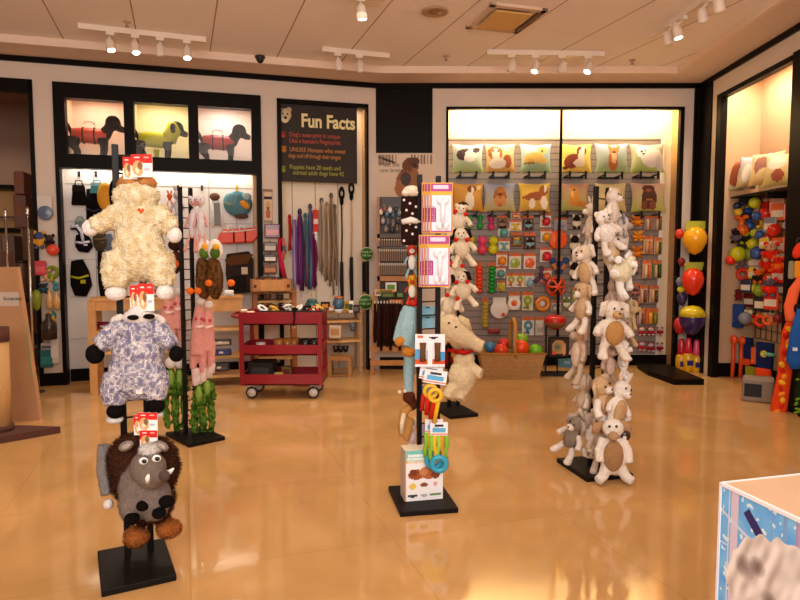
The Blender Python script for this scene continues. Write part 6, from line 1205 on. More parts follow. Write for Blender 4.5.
o, s = lo_(499.3, 308.5); t = thing('disc_pack', 'white round toy pack with a red dot above the basket handle', 'dog toy', o, 0, GT); MB().box((-6.5*s, -.004, 2*s), (6.5*s, .004, 11*s), '#ddd4cc').build('card', MATTE, t); toy(t, 'disc', 18*s, 18*s, '#e6ddd6', -.004, z=-1*s); MB().ell((3.5*s, -.03, -6*s), (2*s, .006, 2*s), '#d8502e').build('sticker', MATTE, t)
o, s = lo_(514, 303.5); t = thing('egg_toy', 'white ring toy with an orange centre, like a fried egg', 'dog toy', o, 0, GT); toy(t, 'disc', 13*s, 13*s, '#efe8e0', 0); MB().ell((0, -.02, .5*s), (3*s, .02, 3*s), '#e8662a').build('yolk', GLOSS, t)
o, s = lo_(542.5, 303.5); t = thing('ring_toy', 'thick orange ring toy in the fifth row', 'dog toy', o, 0, GT); toy(t, 'ring', 16*s, 16*s, '#e28a2a', 0); MB().ell((0, -.0, 0), (3.2*s, .008, 3.2*s), '#d8ccc0').build('backing_card', MATTE, t)
# right bay, beside the window of the stand
for px, py, w_, h_, cd_, shp, c_, c2, lab in (
 (636, 221, 13, 11, None, 'critter', '#e08a24', '#d8742a', 'orange plush critter, highest beside the right stand'), (637, 236, 13, 11, None, 'critter', '#d9822a', '#e8a03a', 'orange plush critter, second beside the right stand'), (636, 252, 13, 12, None, 'critter', '#d88428', '#c86a22', 'orange plush critter, third beside the right stand'),
 (649, 223, 9, 14, '#a8948a', 'roll', '#d8b090', '#b07a50', 'small chew roll pack, top row left, right bay'), (658, 223, 8, 14, '#9a8a84', 'roll', '#c8a080', '#6a5a40', 'small chew roll pack, top row right, right bay'),
 (648, 245, 9, 18, '#d8b890', 'roll', '#e0a070', '#c87a48', 'orange and cream chew pack, second row left, right bay'), (658, 246, 8, 17, '#c9a880', 'roll', '#e2a868', '#4a5a30', 'orange and green chew pack, second row right, right bay'),
 (647, 269, 9, 18, '#e0a070', 'roll', '#e8d0b0', '#d86a3a', 'orange and white chew pack, third row left, right bay'), (657, 269, 9, 18, '#6a7a3a', 'roll', '#d8b890', '#3a4a24', 'green chew pack, third row right, right bay'),
 (643, 294, 9, 18, '#d0a890', 'roll', '#d8a888', '#8a4a34', 'brown chew pack, fourth row left, right bay'), (654, 294, 9, 17, '#d8b088', 'roll', '#e0b080', '#5a4a2a', 'tan and brown chew pack, fourth row right, right bay'),
 (652, 316, 12, 16, '#e0702a', 'roll', '#e8a03a', '#8a8a30', 'bright orange and green chew pack, lowest pack row, right bay'), (641, 316, 8, 16, '#c89a88', 'roll', '#d8b0a0', '#9a5a4a', 'pinkish chew pack, lowest pack row, right bay'),
 (634, 268, 10, 14, '#6a5a58', 'critter', '#a86a50', '#4a3a3a', 'dark plush critter behind the round cream lamb'), (634, 290, 11, 13, '#8a6a68', 'critter', '#c07a70', '#5a3a40', 'pink and dark critter pack, fourth row, behind the stand'), (634, 308, 10, 14, '#8a5a50', 'critter', '#a84a40', '#3a2a2a', 'red and dark critter pack, fifth row, behind the stand'),
 (641, 331, 9, 9, None, 'critter', '#b8283a', '#e0c8b8', 'small red and white plush, upper of the red rows, left'), (650, 331, 9, 9, None, 'critter', '#a82432', '#dcc0b0', 'small red and white plush, upper of the red rows, middle'), (659, 331, 8, 9, None, 'critter', '#a02030', '#d8b8a8', 'small red and white plush, upper of the red rows, right'),
 (641, 346, 9, 10, None, 'critter', '#b8283a', '#c9a8b8', 'small red and pink plush, lower of the red rows, left'), (650, 347, 9, 10, None, 'critter', '#a01c2c', '#c8a8b0', 'small red and pink plush, lower of the red rows, middle'), (659, 347, 8, 10, None, 'critter', '#98182a', '#d0a8a8', 'small red and pink plush, lower of the red rows, right')):
    sl(px, py, w_, h_, cd_, shp, c_, c2, lab, th=.78 if shp == 'roll' else .62)
# ================================================================== BASKET OF BALLS
YK = flo(512, 378).y; s = YK/FPX; o = flo(512, 378); o.y += .13
t = thing('wicker_basket', 'long wicker basket with an arched handle in front of the slat wall', 'basket', o)
wt, wb, hh, dt, db = 33*s, 27.5*s, at(512, 353.5, YK).z, .17, .13
def wick():
    m = bpy.data.materials.new('wicker'); m.use_nodes = True; N = m.node_tree.nodes; L = m.node_tree.links; b = N['Principled BSDF']; b.inputs['Roughness'].default_value = .6
    tc = N.new('ShaderNodeTexCoord'); mp = N.new('ShaderNodeMapping'); mp.inputs['Rotation'].default_value = (R(90), 0, 0); L.new(tc.outputs['Object'], mp.inputs[0])
    br = N.new('ShaderNodeTexBrick'); br.inputs['Scale'].default_value = 17; br.inputs['Color1'].default_value = (*hx('#dbaa6c'), 1); br.inputs['Color2'].default_value = (*hx('#c8935a'), 1); br.inputs['Mortar'].default_value = (*hx('#a87c48'), 1); br.inputs['Mortar Size'].default_value = .05
    L.new(mp.outputs[0], br.inputs[0]); L.new(br.outputs[0], b.inputs['Base Color']); bp = N.new('ShaderNodeBump'); bp.inputs['Distance'].default_value = .01; L.new(br.outputs['Fac'], bp.inputs['Height']); bp.invert = True; L.new(bp.outputs[0], b.inputs['Normal']); return m
m = MB(); n = 12
out = lambda w, d, z: [(-w, -d, z), (w, -d, z), (w, d, z), (-w, d, z)]
vs = out(wb, db, 0)+out(wt, dt, hh)+out(wt-.02, dt-.02, hh)+out(wb-.02, db-.02, .02)
fs = [(3, 2, 1, 0), (12, 13, 14, 15)]
for r_ in range(3):
    for i in range(4): a, b = r_*4+i, r_*4+(i+1) % 4; fs.append((a, b, b+4, a+4))
WK = wick(); m.add(vs, fs, '#c99658').build('body', WK, t)
MB().tube([(-wt, -dt, hh), (wt, -dt, hh), (wt, dt, hh), (-wt, dt, hh), (-wt, -dt, hh)], .012, '#b07c40', 8).build('rim', CLOTH, t)
zh = at(514, 318, YK+.13).z; MB().tube([(.03, -dt, hh-.04), (.02, -dt, hh+.1), (.03, -dt*.75, zh-.06), (.035, 0, zh), (.03, dt*.75, zh-.06), (.02, dt, hh+.1), (.02, dt, hh-.04)], [.02, .02, .022, .02, .022, .02, .02], '#c08a48', 8, flat=.6).build('handle', CLOTH, t)
zf = hh
for i, (px, py, r_, c_, dy, lab) in enumerate(((490, 347, 5.5, '#3a7ab0', .05, 'blue ball at the left end of the wicker basket'), (503.5, 343.5, 5.5, '#d8301c', .12, 'red ball in the basket, behind the other red one'), (501, 350.5, 7, '#e23c14', -.03, 'orange red ball in the basket left of the handle'), (521, 340.5, 7.5, '#7aa82a', .09, 'green ball at the back of the basket right of the handle'), (521, 348, 8.2, '#e8480f', -.04, 'large orange ball right of the basket handle'), (535.5, 351, 7.2, '#6fb818', .03, 'bright green ball at the right end of the basket'))):
    k = Sk(px, py, YK+.13+dy); single('rubber_ball', MB().ell((0, 0, 0), r_*k.s, c_, n=24, m=16), GLOSS, lab, 'ball', k.o, 0, 'balls in the wicker basket')
# ================================================================== BLACK RACK RIGHT OF THE BASKET
c, wd, dp, an = rect_from([(546, 368), (565, 368), (570, 378), (540, 378)], .02); s = c.y/FPX
t = thing('display_stand', 'short black stand with a square picture, right of the wicker basket', 'display stand', (c.x, c.y, 0), 0)
MB().box((-15*s, -.12, 0), (15*s, .12, .02), '#15110f').build('base', GLOSS, t); ztp = at(555, 320, c.y).z
MB().box((-10*s, .02, .02), (-8.5*s, .045, ztp), '#15110f').box((2*s, .02, .02), (3*s, .045, at(555, 338, c.y).z), '#15110f').build('upright', METAL, t)
a = at(559, 347, c.y-.05); w = 10*s; t = thing('picture_box', 'square dark framed pack with a tan and olive picture on the short black stand', 'pack', a)
MB().box((-w, 0, -w), (w, .05, w), '#1c1512').pic(-w*.85, w*.85, -w*.85, w*.85, -.002, paint('#3a261c', [('e', .5, .5, .42, .42, '#c08a5a'), ('e', .4, .5, .25, .28, '#8a8a5a'), ('e', .4, .5, .14, .14, '#6a6a58'), ('e', .2, .15, .12, .1, '#d84a2a'), ('e', .8, .3, .1, .3, '#d89a6a')]), 20, 20).build('print', MATTE, t); MB().box((-w, -.004, w*.85), (w, .0, w), '#0f0c0b').build('frame_edge', MATTE, t)
a = at(556, 323, c.y-.06); t = thing('rope_ball', 'red topped round toy with a brown band above the short black stand', 'dog toy', a)
MB().lathe([(.002, -7*s), (6*s, -5.5*s), (10.5*s, -.5*s), (11*s, 3*s), (9*s, 6*s), (4*s, 7.5*s), (.002, 8*s)], (0, .05, 0), '#c42016', 20).build('body', GLOSS, t); MB().lathe([(7*s, -5*s), (10.6*s, -1*s), (10.9*s, .5*s), (9*s, .5*s)], (0, .049, 0), '#8a5a3a', 20).build('band', CLOTH, t)
a = at(567, 363, c.y+.04); t = thing('blue_pack', 'dull teal pack leaning low beside the short black stand', 'pack', a); MB().prism([(-9*s, 3.5*s), (7*s, 4.5*s), (8*s, -6*s), (-8*s, -4*s)], 0, .04, '#4f7a8a').build('sleeve', MATTE, t); MB().box((-3*s, -.004, -1*s), (3*s, .0, 2*s), '#7fa0aa').build('label_patch', MATTE, t)
# ================================================================== TOYS ON THE BLACK COLUMN
YCo = YB-.12; GC = 'toys hung on the black column'
def co(name, lab, px, py, w_, h_, shp, c_, header=None, dy=0, c2=None):
    k = Sk(px, py, YCo+dy-w_*.5*YCo/FPX); t = thing(name, lab, 'dog toy', k.o+Vector((0, w_*.5*k.s, 0)), 0, GC); toy(t, shp, w_*k.s, h_*k.s, c_, 0, c2)
    if header: MB().prism([(-w_*.42*k.s, h_*.42*k.s), (w_*.42*k.s, h_*.42*k.s), (w_*.5*k.s, (h_*.42+8)*k.s), (-w_*.38*k.s, (h_*.42+8)*k.s)], -w_*.5*k.s, -w_*.5*k.s+.01, header).build('header_card', MATTE, t)
    MB().cyl((0, 0, h_*.45*k.s), (0, .12, h_*.5*k.s), .004, '#2a2522', n=6).build('hang_hook', METAL, t)
    return t
co('egg_toy', 'large yellow egg shaped toy with a lime header, top of the black column', 695, 241, 23, 28, 'egg', '#eda516', '#b8b83a')
co('egg_toy', 'large red orange egg shaped toy with a lime header on the black column', 693, 282, 21, 28, 'egg', '#e8381c', '#a8ac3a')
t = co('egg_toy', 'large purple egg shaped toy with a yellow cap on the black column', 692, 321, 25, 30, 'egg', '#3a2458', None)
MB().lathe([(12.2*YCo/FPX, 4.5*YCo/FPX), (11*YCo/FPX, 10*YCo/FPX), (7*YCo/FPX, 14*YCo/FPX), (.002, 15.5*YCo/FPX)], (0, -12.5*YCo/FPX, 0), '#d9bc1e', 22).build('cap', GLOSS, t)
for px, py, w_, h_, c_, lab in ((679.5, 234, 8, 10, '#d83a20', 'small red egg toy left of the yellow one'), (681.5, 262, 7, 9, '#8a1f26', 'small dark red egg toy left of the lime header'), (680, 282, 8, 10, '#6a7280', 'small blue grey egg toy left of the red orange one'), (681, 290, 8, 7, '#c9c22a', 'small yellow cap toy under the blue grey one'), (682, 299, 10, 14, '#3a2650', 'small purple egg toy left above the big purple one'), (679.5, 326, 11, 18, '#c22020', 'red egg toy left of the big purple one')):
    co('egg_toy', lab, px, py, w_, h_, 'egg', c_, None, .03)
k = 1
for px, py, c_, c2, lab in ((686, 351, '#d8243a', '#e0a81e', 'red necked toy in a yellow wrap at the foot of the column, left'), (694, 353, '#e0507a', '#e2ac22', 'pink necked toy in a yellow wrap at the foot of the column, right'), (679, 352, '#c02030', '#d89c20', 'red necked toy in a yellow wrap, rear left at the foot of the column')):
    q = Sk(px, py, YCo+(.05 if px < 680 else 0)); t = thing('bottle_toy', lab, 'dog toy', q.o, 0, 'bottle toys at the foot of the column'); s = q.s
    MB().lathe([(4*s, -4*s), (3.4*s, 4*s), (2.6*s, 12*s), (1.8*s, 14*s), (.3*s, 14.5*s)], (0, -5*s, 0), c_, 14).build('neck', GLOSS, t)
    MB().lathe([(3*s, -20*s), (4.6*s, -18*s), (5.4*s, -10*s), (5*s, -4*s), (3.6*s, -1*s)], (0, -5*s, 0), c2, 14).build('wrap', GLOSS, t); MB().box((-3*s, -10.6*s, -13*s), (3*s, -10.1*s, -8*s), '#2a2a6a').build('logo_patch', MATTE, t)
# ================================================================== RIGHT NICHE
DR = -RDEP+.05
def rw(px, py, d=DR):
    o = RW.hit(px, py, d)
    if (o-RW.o).dot(RW.e) < UR0+.1 and d < 0:                       # left of the niche corner: the goods hang from the side wall instead
        r = ray(px, py); o = CP+r*((RW.P(UR0+.1+.0, 0, 0)-CP).dot(RW.e)/r.dot(RW.e))
    return o, o.y/FPX
# pillows leaning on the top
for i, (px, py, c_, lab) in enumerate(((743, 178, land('#d0c8a0', '#b8603a', [('e', .35, .5, .3, .4, '#9c4a28'), ('e', .7, .5, .3, .4, '#e8dcd0')]), 'pillow with a reddish dog, farthest on top of the right niche display'), (753, 174, land('#d8b878', '#c8c4d4', [('e', .4, .4, .2, .3, '#e8dccc'), ('e', .7, .7, .2, .2, '#c8bcc4')]), 'lilac and cream pillow, second on top of the right niche display'), (766, 172, land('#dcb46c', '#e8d0a4', [('e', .4, .6, .25, .3, '#a06a58'), ('e', .6, .3, .3, .2, '#e8c890')]), 'cream pillow with a mauve brown dog, third on top of the right niche display'), (781, 173, land('#c8b060', '#f0d8a8', [('e', .5, .3, .2, .2, '#a8563a'), ('e', .4, .7, .3, .2, '#f0e2cc')]), 'cream and green pillow beside the black post on top of the right niche display'))):
    o, s = rw(px, py-3, -RDEP+.22); w = .17
    q = single('throw_pillow', MB().pic(-w, w, -.17, .17, 0, c_, 24, 24, puff=.05), MATS['pillow_print'], lab, 'pillow', o, RW.ang+R(28), 'pillows on the right niche display')
    q.rotation_euler = (R(-12), 0, RW.ang+R(30))
o, s = rw(770, 191, -.14); z = o.z+.07; t = thing('pillow_shelf', 'black wire shelf under the pillows in the right niche', 'shelf', (0, 0, 0)); t.matrix_world = RW.M
MB().box((UR0+.1, .12, z-.08), (UP0+.02, RDEP, z-.06), '#1a1614').build('board', METAL, t)
for u in (UR0+.3, (UR0+UP0)/2+.1, UP0-.1): MB().box((u-.01, .11, z-.14), (u+.01, RDEP, z-.08), '#1a1614').build('bracket', METAL, t)
names = {'#e8301c': 'red', '#ee6a1c': 'orange', '#c8c81e': 'lime yellow', '#3a5a9a': 'blue', '#26304a': 'navy', '#6a5a68': 'mauve', '#e8c030': 'yellow', '#7a1f24': 'dark red', '#2a2624': 'black', '#8aa82a': 'green', '#8a8a94': 'grey', '#d8a080': 'tan'}
L_ = [l.split() for l in '''739 206 ball 26304a 5 top;747 203 critter 6a5a68 6 top;757 203 ball c8c81e 7 top;768 203 critter e8301c 8 top;778 205 pouch d8a080 9 top
740 212 ball e8c030 5 second;750 214 critter 26304a 9 second;759 216 ball 3a5a9a 6 second;769 214 ball e8301c 9 second;779 212 pouch ee6a1c 9 second
742 224 bone ee6a1c 9 third;752 226 ball 3a5a9a 6 third;762 222 bone e8c030 6 third;771 225 pouch 8a8a94 8 third;781 224 pouch 7a1f24 7 third
745 230 ball ee6a1c 7 fourth;756 233 ball c8c81e 5 fourth;762 235 ball 3a5a9a 6 fourth;769 232 pouch d8a080 7 fourth;777 230 ball e8301c 8 fourth
738 236 critter 6a5a68 8 fifth;747 237 critter 2a2624 8 fifth;755 244 ball c8c81e 7 fifth;765 243 pouch e8c030 6 fifth;771 238 ball e8301c 9 fifth;779 245 pouch ee6a1c 8 fifth
741 254 ball c8c81e 9.5 sixth;752 254 ball 8aa82a 8 sixth;760 253 ball 3a5a9a 8.5 sixth;773 252 critter e8301c 11 sixth;781 252 pouch d8a080 7 sixth
733 260 ball e8301c 6 seventh;743 261 bone 6a5a68 8 seventh;756 260 pouch d8a080 9 seventh;770 262 critter e8301c 11 seventh;780 264 critter ee6a1c 9 seventh
744 274 ring e8301c 9 eighth;754 273 pouch e8c030 6 eighth;760 276 critter 2a2624 8 eighth;770 274 critter ee6a1c 9 eighth;779 275 pouch e8301c 8 eighth
747 286 pouch 26304a 7 ninth;756 288 ball c8c81e 7 ninth;762 291 ball 8aa82a 7 ninth;772 287 critter e8301c 11 ninth;780 288 pouch 6a5a68 8 ninth
740 295 critter 7a1f24 6 tenth;750 300 pouch 7a1f24 7 tenth;762 303 pouch 2a2624 9 tenth;772 301 pouch e8301c 9 tenth;779 298 ball e8c030 5 tenth
748 318 ball 8a8a94 8 eleventh;755 319 critter e8c030 6 eleventh;761 321 ring e8301c 8 eleventh;768 320 ring ee6a1c 7 eleventh;775 320 ball d8a080 7 eleventh;780 318 ball 7a1f24 6 eleventh'''.replace('\n', ';').split(';')]
cnt = {}
for it in L_: cnt.setdefault(it[5], []).append(it)
posn = {1: ['only one'], 5: ['at the far end', 'second from far end', 'middle one', 'second nearest the post', 'nearest the post'], 6: ['at the far end', 'second from far end', 'third from far end', 'third nearest the post', 'second nearest the post', 'nearest the post']}
shn = {'ball': 'ball toy', 'critter': 'plush critter', 'bone': 'bone toy', 'pouch': 'packet', 'ring': 'ring toy'}
for row, its in cnt.items():
    for j, (px, py, shp, c_, w_, _) in enumerate(its):
        px, py, w_ = float(px), float(py), float(w_); c_ = '#'+c_
        o, s = rw(px, py, DR+.02+.05*((j*7+len(row)) % 3)); g = 1.6
        t = thing('packet' if shp == 'pouch' else 'dog_toy', '%s %s in the %s row of the right niche, %s' % (names[c_], shn[shp], row, posn[len(its)][j]), 'dog toy', o, RW.ang+R(35), 'toys in the right niche')
        toy(t, shp, w_*s*g, w_*s*g*(1.2 if shp in ('critter', 'pouch', 'bone') else 1), c_, 0, col2='#e8d8c0' if shp == 'pouch' else ('#'+its[(j+1) % len(its)][3]))
        MB().box((-w_*s*.5, -.0, w_*s*.5), (w_*s*.5, .004, w_*s*1.0), ('#d8c8a8', '#2c2a2c', '#c87a3a', '#b8b8a0')[(j+len(row)) % 4]).build('header_card', MATTE, t); MB().cyl((0, .09, w_*s*.9), (0, -.03, w_*s*.9), .003, '#3a3532', n=6).build('hang_hook', METAL, t)
o, s = rw(765, 240, -RDEP+.012); t = thing('grid_panel', 'dark wire grid the toys hang from in the right niche', 'grid panel', (0, 0, 0)); t.matrix_world = RW.M
u0, u1, z0, z1 = ur(760, 240, -RDEP), UP0+.03, .45, zr(765, 192, -RDEP); m = MB()
for i in range(14): u = u0+(u1-u0)*i/13; m.cyl((u, RDEP-.012, z0), (u, RDEP-.012, z1), .004, '#2a2522', n=6)
m.build('upright_wires', METAL, t); m = MB()
for i in range(16): z = z0+(z1-z0)*i/15; m.cyl((u0, RDEP-.018, z), (u1, RDEP-.018, z), .004, '#2a2522', n=6)
m.build('cross_wires', METAL, t)
# larger toys low in the right niche
def big(name, lab, px, py, w_, h_, build, d=DR+.05, cat='dog toy'):
    o, s = rw(px, py, d); t = thing(name, lab, cat, o, RW.ang+R(35)); build(t, s, w_*s*1.3/2, h_*s/2); return t
def mit(c1, c2):
    def f(t, s, w, h): MB().prism([(-w, h), (w, h), (w*.9, -h*.8), (0, -h), (-w*.9, -h*.8)], -.05, 0, c1).build('body', CLOTH, t, bevel=.012); MB().box((-w*.9, -.06, -h*1.15), (w*.9, -.01, -h*.62), c2, .015).build('foot', CLOTH, t)
    return f
big('kong_pouch', 'blue tall pouch at the far left of the right niche', 740, 315, 9, 22, mit('#2c4a8a', '#26407a'))['label'] = 'blue tall pouch at the far end of the right niche, waist high'
big('float_toy', 'navy toy with an orange foot under the blue tall pouch', 747, 350, 10, 26, mit('#1f2a5a', '#e2501e'))
big('float_toy', 'navy toy with an orange red foot nearest the post', 766, 358, 13, 32, mit('#1d2858', '#e84c20'))
big('float_toy', 'narrow orange toy between the two navy ones', 756, 355, 5, 16, mit('#d8603a', '#e85a2a'))
big('lime_pouch', 'dull lime pouch hanging low behind the navy toys', 752, 374, 8, 16, mit('#8a8a24', '#9a9a2c'))
def lau(t, s, w, h): MB().tube([(0, -.02, h*.8), (.004, -.025, 0), (-.006, -.02, -h)], [.02, .022, .018], '#d8481e', 10).ell((0, -.02, h*.88), (.045, .03, .05), '#e0501e').build('thrower', GLOSS, t); MB().ell((0, -.02, -h), (.045, .045, .03), '#2a3468').build('ball_cup', GLOSS, t)
big('ball_thrower', 'long orange ball thrower with a blue end, far one of two', 734, 361, 6, 50, lau)
big('ball_thrower', 'long orange ball thrower with a blue end, near one of two', 742, 362, 6, 50, lau)
def fish(t, s, w, h): MB().torus((-w*.4, -.04, 0), h*.55, h*.25, '#d8c82a').tube([(0, -.04, 0), (w, -.04, 0)], [h*.5, h*.35], '#5aa89a', 10).build('body', GLOSS, t); MB().ell((-w*.4, -.05, 0), h*.3, '#e8e0b0').build('centre', GLOSS, t)
big('ring_fish', 'yellow ring toy with a teal tail in front of the navy toy', 769, 354, 12, 9, fish, DR+.16)
# hanging goods on the black post
def onpost(name, lab, px, py, build, cat='dog toy'):
    o = RW.hit(px, py, .09); s = o.y/FPX; t = thing(name, lab, cat, o, RW.ang+R(62)); build(t, s); return t
def tie(t, s):
    MB().tube([(2*s, 0, 52*s), (0, -.02, 40*s), (-1*s, -.03, 0), (-5*s, -.03, -38*s), (-6*s, -.02, -50*s)], [.03, .045, .055, .065, .06], '#d8441a', 12, flat=.35).build('sleeve', CLOTH, t, cfn=None)
    for i in range(16): MB().ell((random.uniform(-5, 2)*s-(i > 9)*2*s, -.045, (44-i*6)*s), (.022, .012, .03), ('#e8b02a', '#c02a18', '#e88a2a')[i % 3], (0, random.uniform(-1, 1), 0), 8, 6).build('print_blot', CLOTH, t)
onpost('fire_hose_toy', 'long orange and yellow patterned fabric toy hanging to the floor on the post', 786, 372, tie)
onpost('bone_toy', 'blue fabric bone hanging on the black post over the orange fabric toy', 797, 340, lambda t, s: (MB().tube([(3*s, -.09, 32*s), (0, -.1, 6*s), (-2*s, -.09, -20*s), (-1*s, -.09, -28*s)], [.04, .06, .06, .03], '#26559a', 12, flat=.4).build('body', CLOTH, t), MB().box((-4*s, -.14, -9*s), (0, -.12, -6*s), '#d8d8e0').build('label_patch', CLOTH, t)))
onpost('float_toy', 'coral orange looped float toy at the right edge by the post', 797, 300, lambda t, s: (MB().tube([(3*s, -.02, 22*s), (-3*s, -.03, 10*s), (-6*s, -.04, -6*s), (-5*s, -.04, -18*s), (2*s, -.04, -18*s)], [.03, .04, .045, .045, .04], '#e8643c', 12, flat=.6).build('body', CLOTH, t), MB().ell((0, -.05, -8*s), (.03, .02, .04), '#241c1c').build('opening', CLOTH, t)))
onpost('tug_toy', 'grey green and orange tug toy at the right edge, shoulder high', 794, 270, lambda t, s: (MB().box((-5*s, -.04, -9*s), (0, 0, 9*s), '#8a8468', .01).build('grip', CLOTH, t), MB().box((0, -.04, -8*s), (6*s, 0, 9*s), '#dc8a2a', .01).build('end_patch', CLOTH, t)))
onpost('tug_toy', 'red orange padded toy at the right edge above the grey green tug', 799, 250, lambda t, s: (MB().ell((0, -.03, 0), (5*s, .03, 9*s), '#d83a20', (0, .4, 0)).build('pad', CLOTH, t), MB().torus((0, -.03, 9*s), .02, .006, '#2a2222').build('hang_loop', METAL, t)))
onpost('net_toy', 'green and black spotted bag at the right edge near the floor', 799, 392, lambda t, s: (MB().ell((2*s, .0, 0), (6*s, .06, 26*s), '#1c2416').build('bag', CLOTH, t), [MB().ell((random.uniform(-3, 4)*s, -.06, random.uniform(-20, 20)*s), (.014, .006, .01), '#6a8a1e', n=8, m=6).build('spot', CLOTH, t) for _ in range(14)]))
# heater box
o = flo(764, 404); s = o.y/FPX; t = thing('floor_heater', 'taupe box with a dark grille on the floor beside the post', 'heater_box', (o.x+.02, o.y+.14, 0), RW.ang+R(62)); hb_ = .24
MB().box((-.13, -.1, 0), (.13, .1, .22), '#8a7466', .02).build('casing', MATTE, t); MB().box((-.11, -.105, .05), (.03, -.098, .17), '#1e1816').build('grille', METAL, t)
# ================================================================== PRINTED DISPLAY CUBE, BOTTOM RIGHT
ZT = .74; A = onz(722, 482.5, ZT); B = onz(800, 519, ZT); e = (B-A).normalized(); f = Vector((-e.y, e.x, 0)); ang = math.atan2(e.y, e.x)
t = thing('display_cube', 'beige topped display cube printed with a shaggy dog against blue windows', 'display cube', (A.x, A.y, 0), ang)
S = .8
MB().box((0, 0, 0), (S, S, ZT-.012), '#e8e2e6').build('body', MATTE, t)
MB().box((.004, .004, ZT-.012), (S, S, ZT), '#dcb795').build('table_top', mat('cube_top', '#dab493', rough=.45, var=.05, vscale=4), t)
def cube_print():
    # blue glazed background with pale bars; the dog is a soft cloud of strands
    def fn(u, v):
        x, y = u*S, v*ZT                                            # metres from the corner, metres up
        d = ZT-y
        c = mixc('#4f9ef0', '#86cbfa', .5+.5*NZ.noise(Vector((x*25, d*25, 0))))
        if NZ.noise(Vector((x*60, d*60, 4))) > .38: c = hx('#d6f0fc')
        if .038 < x < .062: c = hx('#d9c9e0')
        if .0 < x < .01: c = hx('#5fb2ee')
        if .028 < x < .034 or abs(d-.07-.05*math.sin(x*9)) < .004 or abs(d-.16) < .003 and x < .03: c = hx('#cfdcf2')
        if .2 < x < .212 or .165 < x < .169: c = hx('#7aa8e0')
        if x > .235: c = mixc('#b8a0c8', '#8878a8', .5+.5*math.sin(x*120))
        # clip
        a, b = x-.12, d-.075
        if abs(a*.7+b*-.7) < .013 and abs(a*.7+b*.7) < .045 : c = hx('#2a2a6a')
        cx, cy, rx, ry = .235, .235, .2, .165
        q = ((x-cx)/rx)**2+((d-cy)/ry)**2+.16*NZ.noise(Vector((x*40, d*14, 2)))
        if q < 1:
            n = NZ.noise(Vector((x*42+d*18, d*14-x*9, 7))); c = mixc('#9c8580', '#f6efec', .72+.7*n)
            for ex, ey, er in ((.09, .19, .035), (.13, .17, .028), (.25, .28, .06), (.17, .24, .03)):
                k_ = ((x-ex)/er)**2+((d-ey)/er)**2
                if k_ < 1: c = mixc(c, '#5a3a3c', (1-k_)*.75)
        return c
    return fn
m = MB(); vs = []; fs = []; cs = []; nx, nz = 360, 320; fn = cube_print()
m.pic(0, S, .0, ZT-.006, -.002, lambda u, v: fn(u, v*(ZT-.006)/ZT), nx, nz); m.build('printed_panel', GLOSS, t)
MB().box((-.003, -.005, ZT-.008), (S, .004, ZT+.001), '#f2eef4').box((-.004, -.005, 0), (.003, .004, ZT), '#f0ecf4').box((-.004, .004, ZT-.008), (.004, S, ZT+.001), '#f0ecf0').build('edge_strip', MATTE, t)
# ================================================================== FAR LEFT: SCRATCHERS, RODS, STOREROOM GOODS
p = flo(18, 436); t = thing('scratching_post', 'beige sisal scratching post with brown caps on a brown carpet base at far left', 'scratching post', (flo(4, 436).x, p.y, 0), 0); s = p.y/FPX
MB().zprism([(-.45, -.18), (.1, -.19), (.38, .08), (.05, .12), (-.45, .1)], 0, .05, '#5d3528').build('base', mat('carpet_brown', '#5e3628', rough=.95, bump=1, bscale=200), t)
z1, z2, z3 = at(8, 427, p.y).z, at(8, 341, p.y).z, at(8, 327, p.y).z
MB().cyl((-.02, -.02, .05), (-.02, -.02, z2), .085, '#cf9e62', n=24).build('sisal_post', mat('sisal', '#cc9c62', rough=.9, bump=.8, bscale=120), t)
MB().cyl((-.02, -.02, z2), (-.02, -.02, z3), .092, '#5a2c22', n=24).build('top_cap', MATS['carpet_brown'], t); MB().cyl((-.02, -.02, .05), (-.02, -.02, .09), .098, '#5a3024', n=24).build('foot_cap', MATS['carpet_brown'], t)
t = thing('cat_scratcher', 'tall leaning beige cardboard scratcher with a white label at far left', 'scratcher', (flo(4, 424).x, flo(4, 424).y+.12, 0), 0); Yc = flo(4, 424).y+.14; s = Yc/FPX; hz_ = at(8, 267, Yc).z
MB().prism([(-.3, 0), (27*s, 0), (10*s, hz_), (-.3, hz_)], 0, .05, '#bd8a5e').build('board', mat('cardboard', '#bd8c62', rough=.8, var=.08, vscale=6), t)
MB().box((-.3, -.004, at(8, 306, Yc).z), (11*s, 0, at(8, 292, Yc).z), '#cbb7a6').build('paper_label', MATTE, t)
text('lettering', 'Scratcher', 5*s, (-4*s, -.006, at(8, 300, Yc).z), mat('ink_brown', '#4a382e'), t)
MB().prism([(20*s, hz_*.28), (22*s, hz_*.28), (18*s, hz_*.62), (16*s, hz_*.62)], -.003, 0, '#9a9a70').build('printed_leaf', MATTE, t)
Yr = LW.hit(20, 380, 0).y-.25
CH = mat('chrome', '#d8d4d0', rough=.15, metal=1)
for px, y0, lab in ((6.5, 211, 'thin chrome rod with a pointed tip at the far left edge'), (28.5, 209, 'thin chrome rod with a pointed tip left of the narrow wall strip')):
    a = at(px+1.5, 390, Yr); a = Vector((at(px, 240, Yr).x, Yr, 0)); h = at(px, y0+6, Yr).z; t = thing('chrome_rod', lab, 'rod', a, 0, 'chrome rods at far left')
    MB().cyl((0, 0, .01), (0, 0, h), .011, '#d8d4d0', n=12).build('pole', CH, t); MB().lathe([(.012, h), (.02, h+.015), (.012, h+.03), (.016, h+.05), (.003, h+.085)], (0, 0, 0), '#e0dcd8', 12).build('finial', CH, t); MB().lathe([(.09, 0), (.09, .008), (.02, .02)], (0, 0, 0), '#3a3432', 16).build('foot', METAL, t)
YS = LW.hit(20, 300, -.9).y
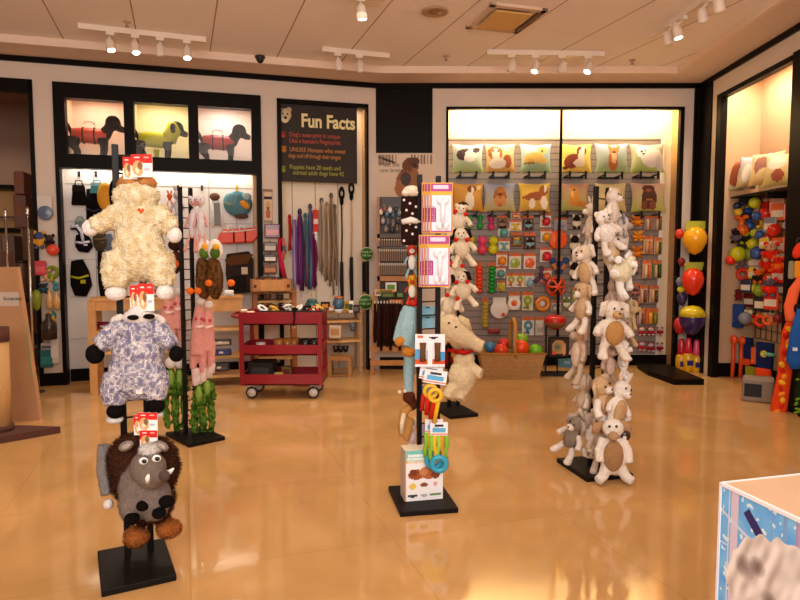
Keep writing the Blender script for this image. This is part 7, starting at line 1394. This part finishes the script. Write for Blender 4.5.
def store(name, lab, px, py, w_, h_, c_, dy=0, c2=None, cat='box', rnd=False):
    k = Sk(px, py, YS+dy); t = thing(name, lab, cat, k.o, LW.ang); w, h = w_*k.s/2, h_*k.s/2
    if rnd: MB().lathe([(w*.9, -h), (w, -h*.9), (w, h*.9), (w*.9, h)], (0, 0, 0), c_, 16).build('body', WOODV, t); MB().lathe([(w*1.03, h*.8), (w*1.03, h), (.01, h)], (0, 0, 0), c2 or '#3a2218', 16).build('lid', WOODV, t)
    else: MB().box((-w, -.15, -h), (w, .15, h), c_, .01).build('carton', WOODV, t); MB().box((-w*.6, -.153, -h*.2), (w*.6, -.149, h*.4), c2 or '#6a3a20').build('label_patch', MATTE, t)
store('cardboard_box', 'reddish brown box, topmost in the storeroom beside the door frame', 23, 184, 9, 22, '#7a3a22', 0, '#8a4a2c'); store('cardboard_box', 'red brown tall box under the topmost storeroom box', 24, 212, 11, 32, '#6a3420', .0, '#7f4a2e')
store('barrel', 'dark brown round container seen between the chrome rods', 22, 276, 14, 32, '#5d3a24', 0, '#2c1a12', 'container', True); store('barrel', 'orange brown round container below the dark one between the rods', 24, 318, 12, 40, '#8a4a22', 0, '#4a2818', 'container', True)
store('cardboard_box', 'brown box at floor level in the doorway behind the cardboard scratcher', 26, 352, 16, 34, '#5a3622', -.05, '#8a6a50'); store('cardboard_box', 'pale grey box low beside the far left wall strip', 34, 357, 7, 22, '#8a8a92', -.1, '#a8a8b0')
a = at(4, 215, YS+.3); t = thing('storeroom_shelf', 'dark shelves on an ochre backboard seen through the left opening', 'shelf', (0, 0, 0)); t.matrix_world = LW.M; dS = -1.3
u0, u1 = LW.uz(-30, 200, dS)[0], LW.uz(20, 200, dS)[0]; zs = lambda py: LW.uz(10, py, dS)[1]
MB().box((u0, 1.35, .1), (u1, 1.37, zs(190)), '#b98a4e').build('backboard', mat('ochre_board', '#b98a50', rough=.6), t)
for py in (189, 231): MB().box((u0, 1.1, zs(py)-.02), (u1-.02, 1.35, zs(py)+.03), '#120e0c').build('shelf_board', BLACK, t)
MB().box((u0, 1.1, zs(219)), (LW.uz(28, 200, dS)[0], 1.13, zs(217)), '#5a3020').build('cross_rail', WOODV, t)
for i, px in enumerate((3, 10, 16)): store('wood_slab', 'brown upright wood board in the storeroom, ' + ('left', 'middle', 'right')[i] + ' of three', px, 262, 6, 52, ('#6a4a34', '#7a5a3e', '#5d4430')[i], .05)
spot('storeroom_lamp', LW.P(U_door1-.9, -.9, Z_door), LW.P(U_door1-.7, -1.4, .8), 25, WARM, 120)
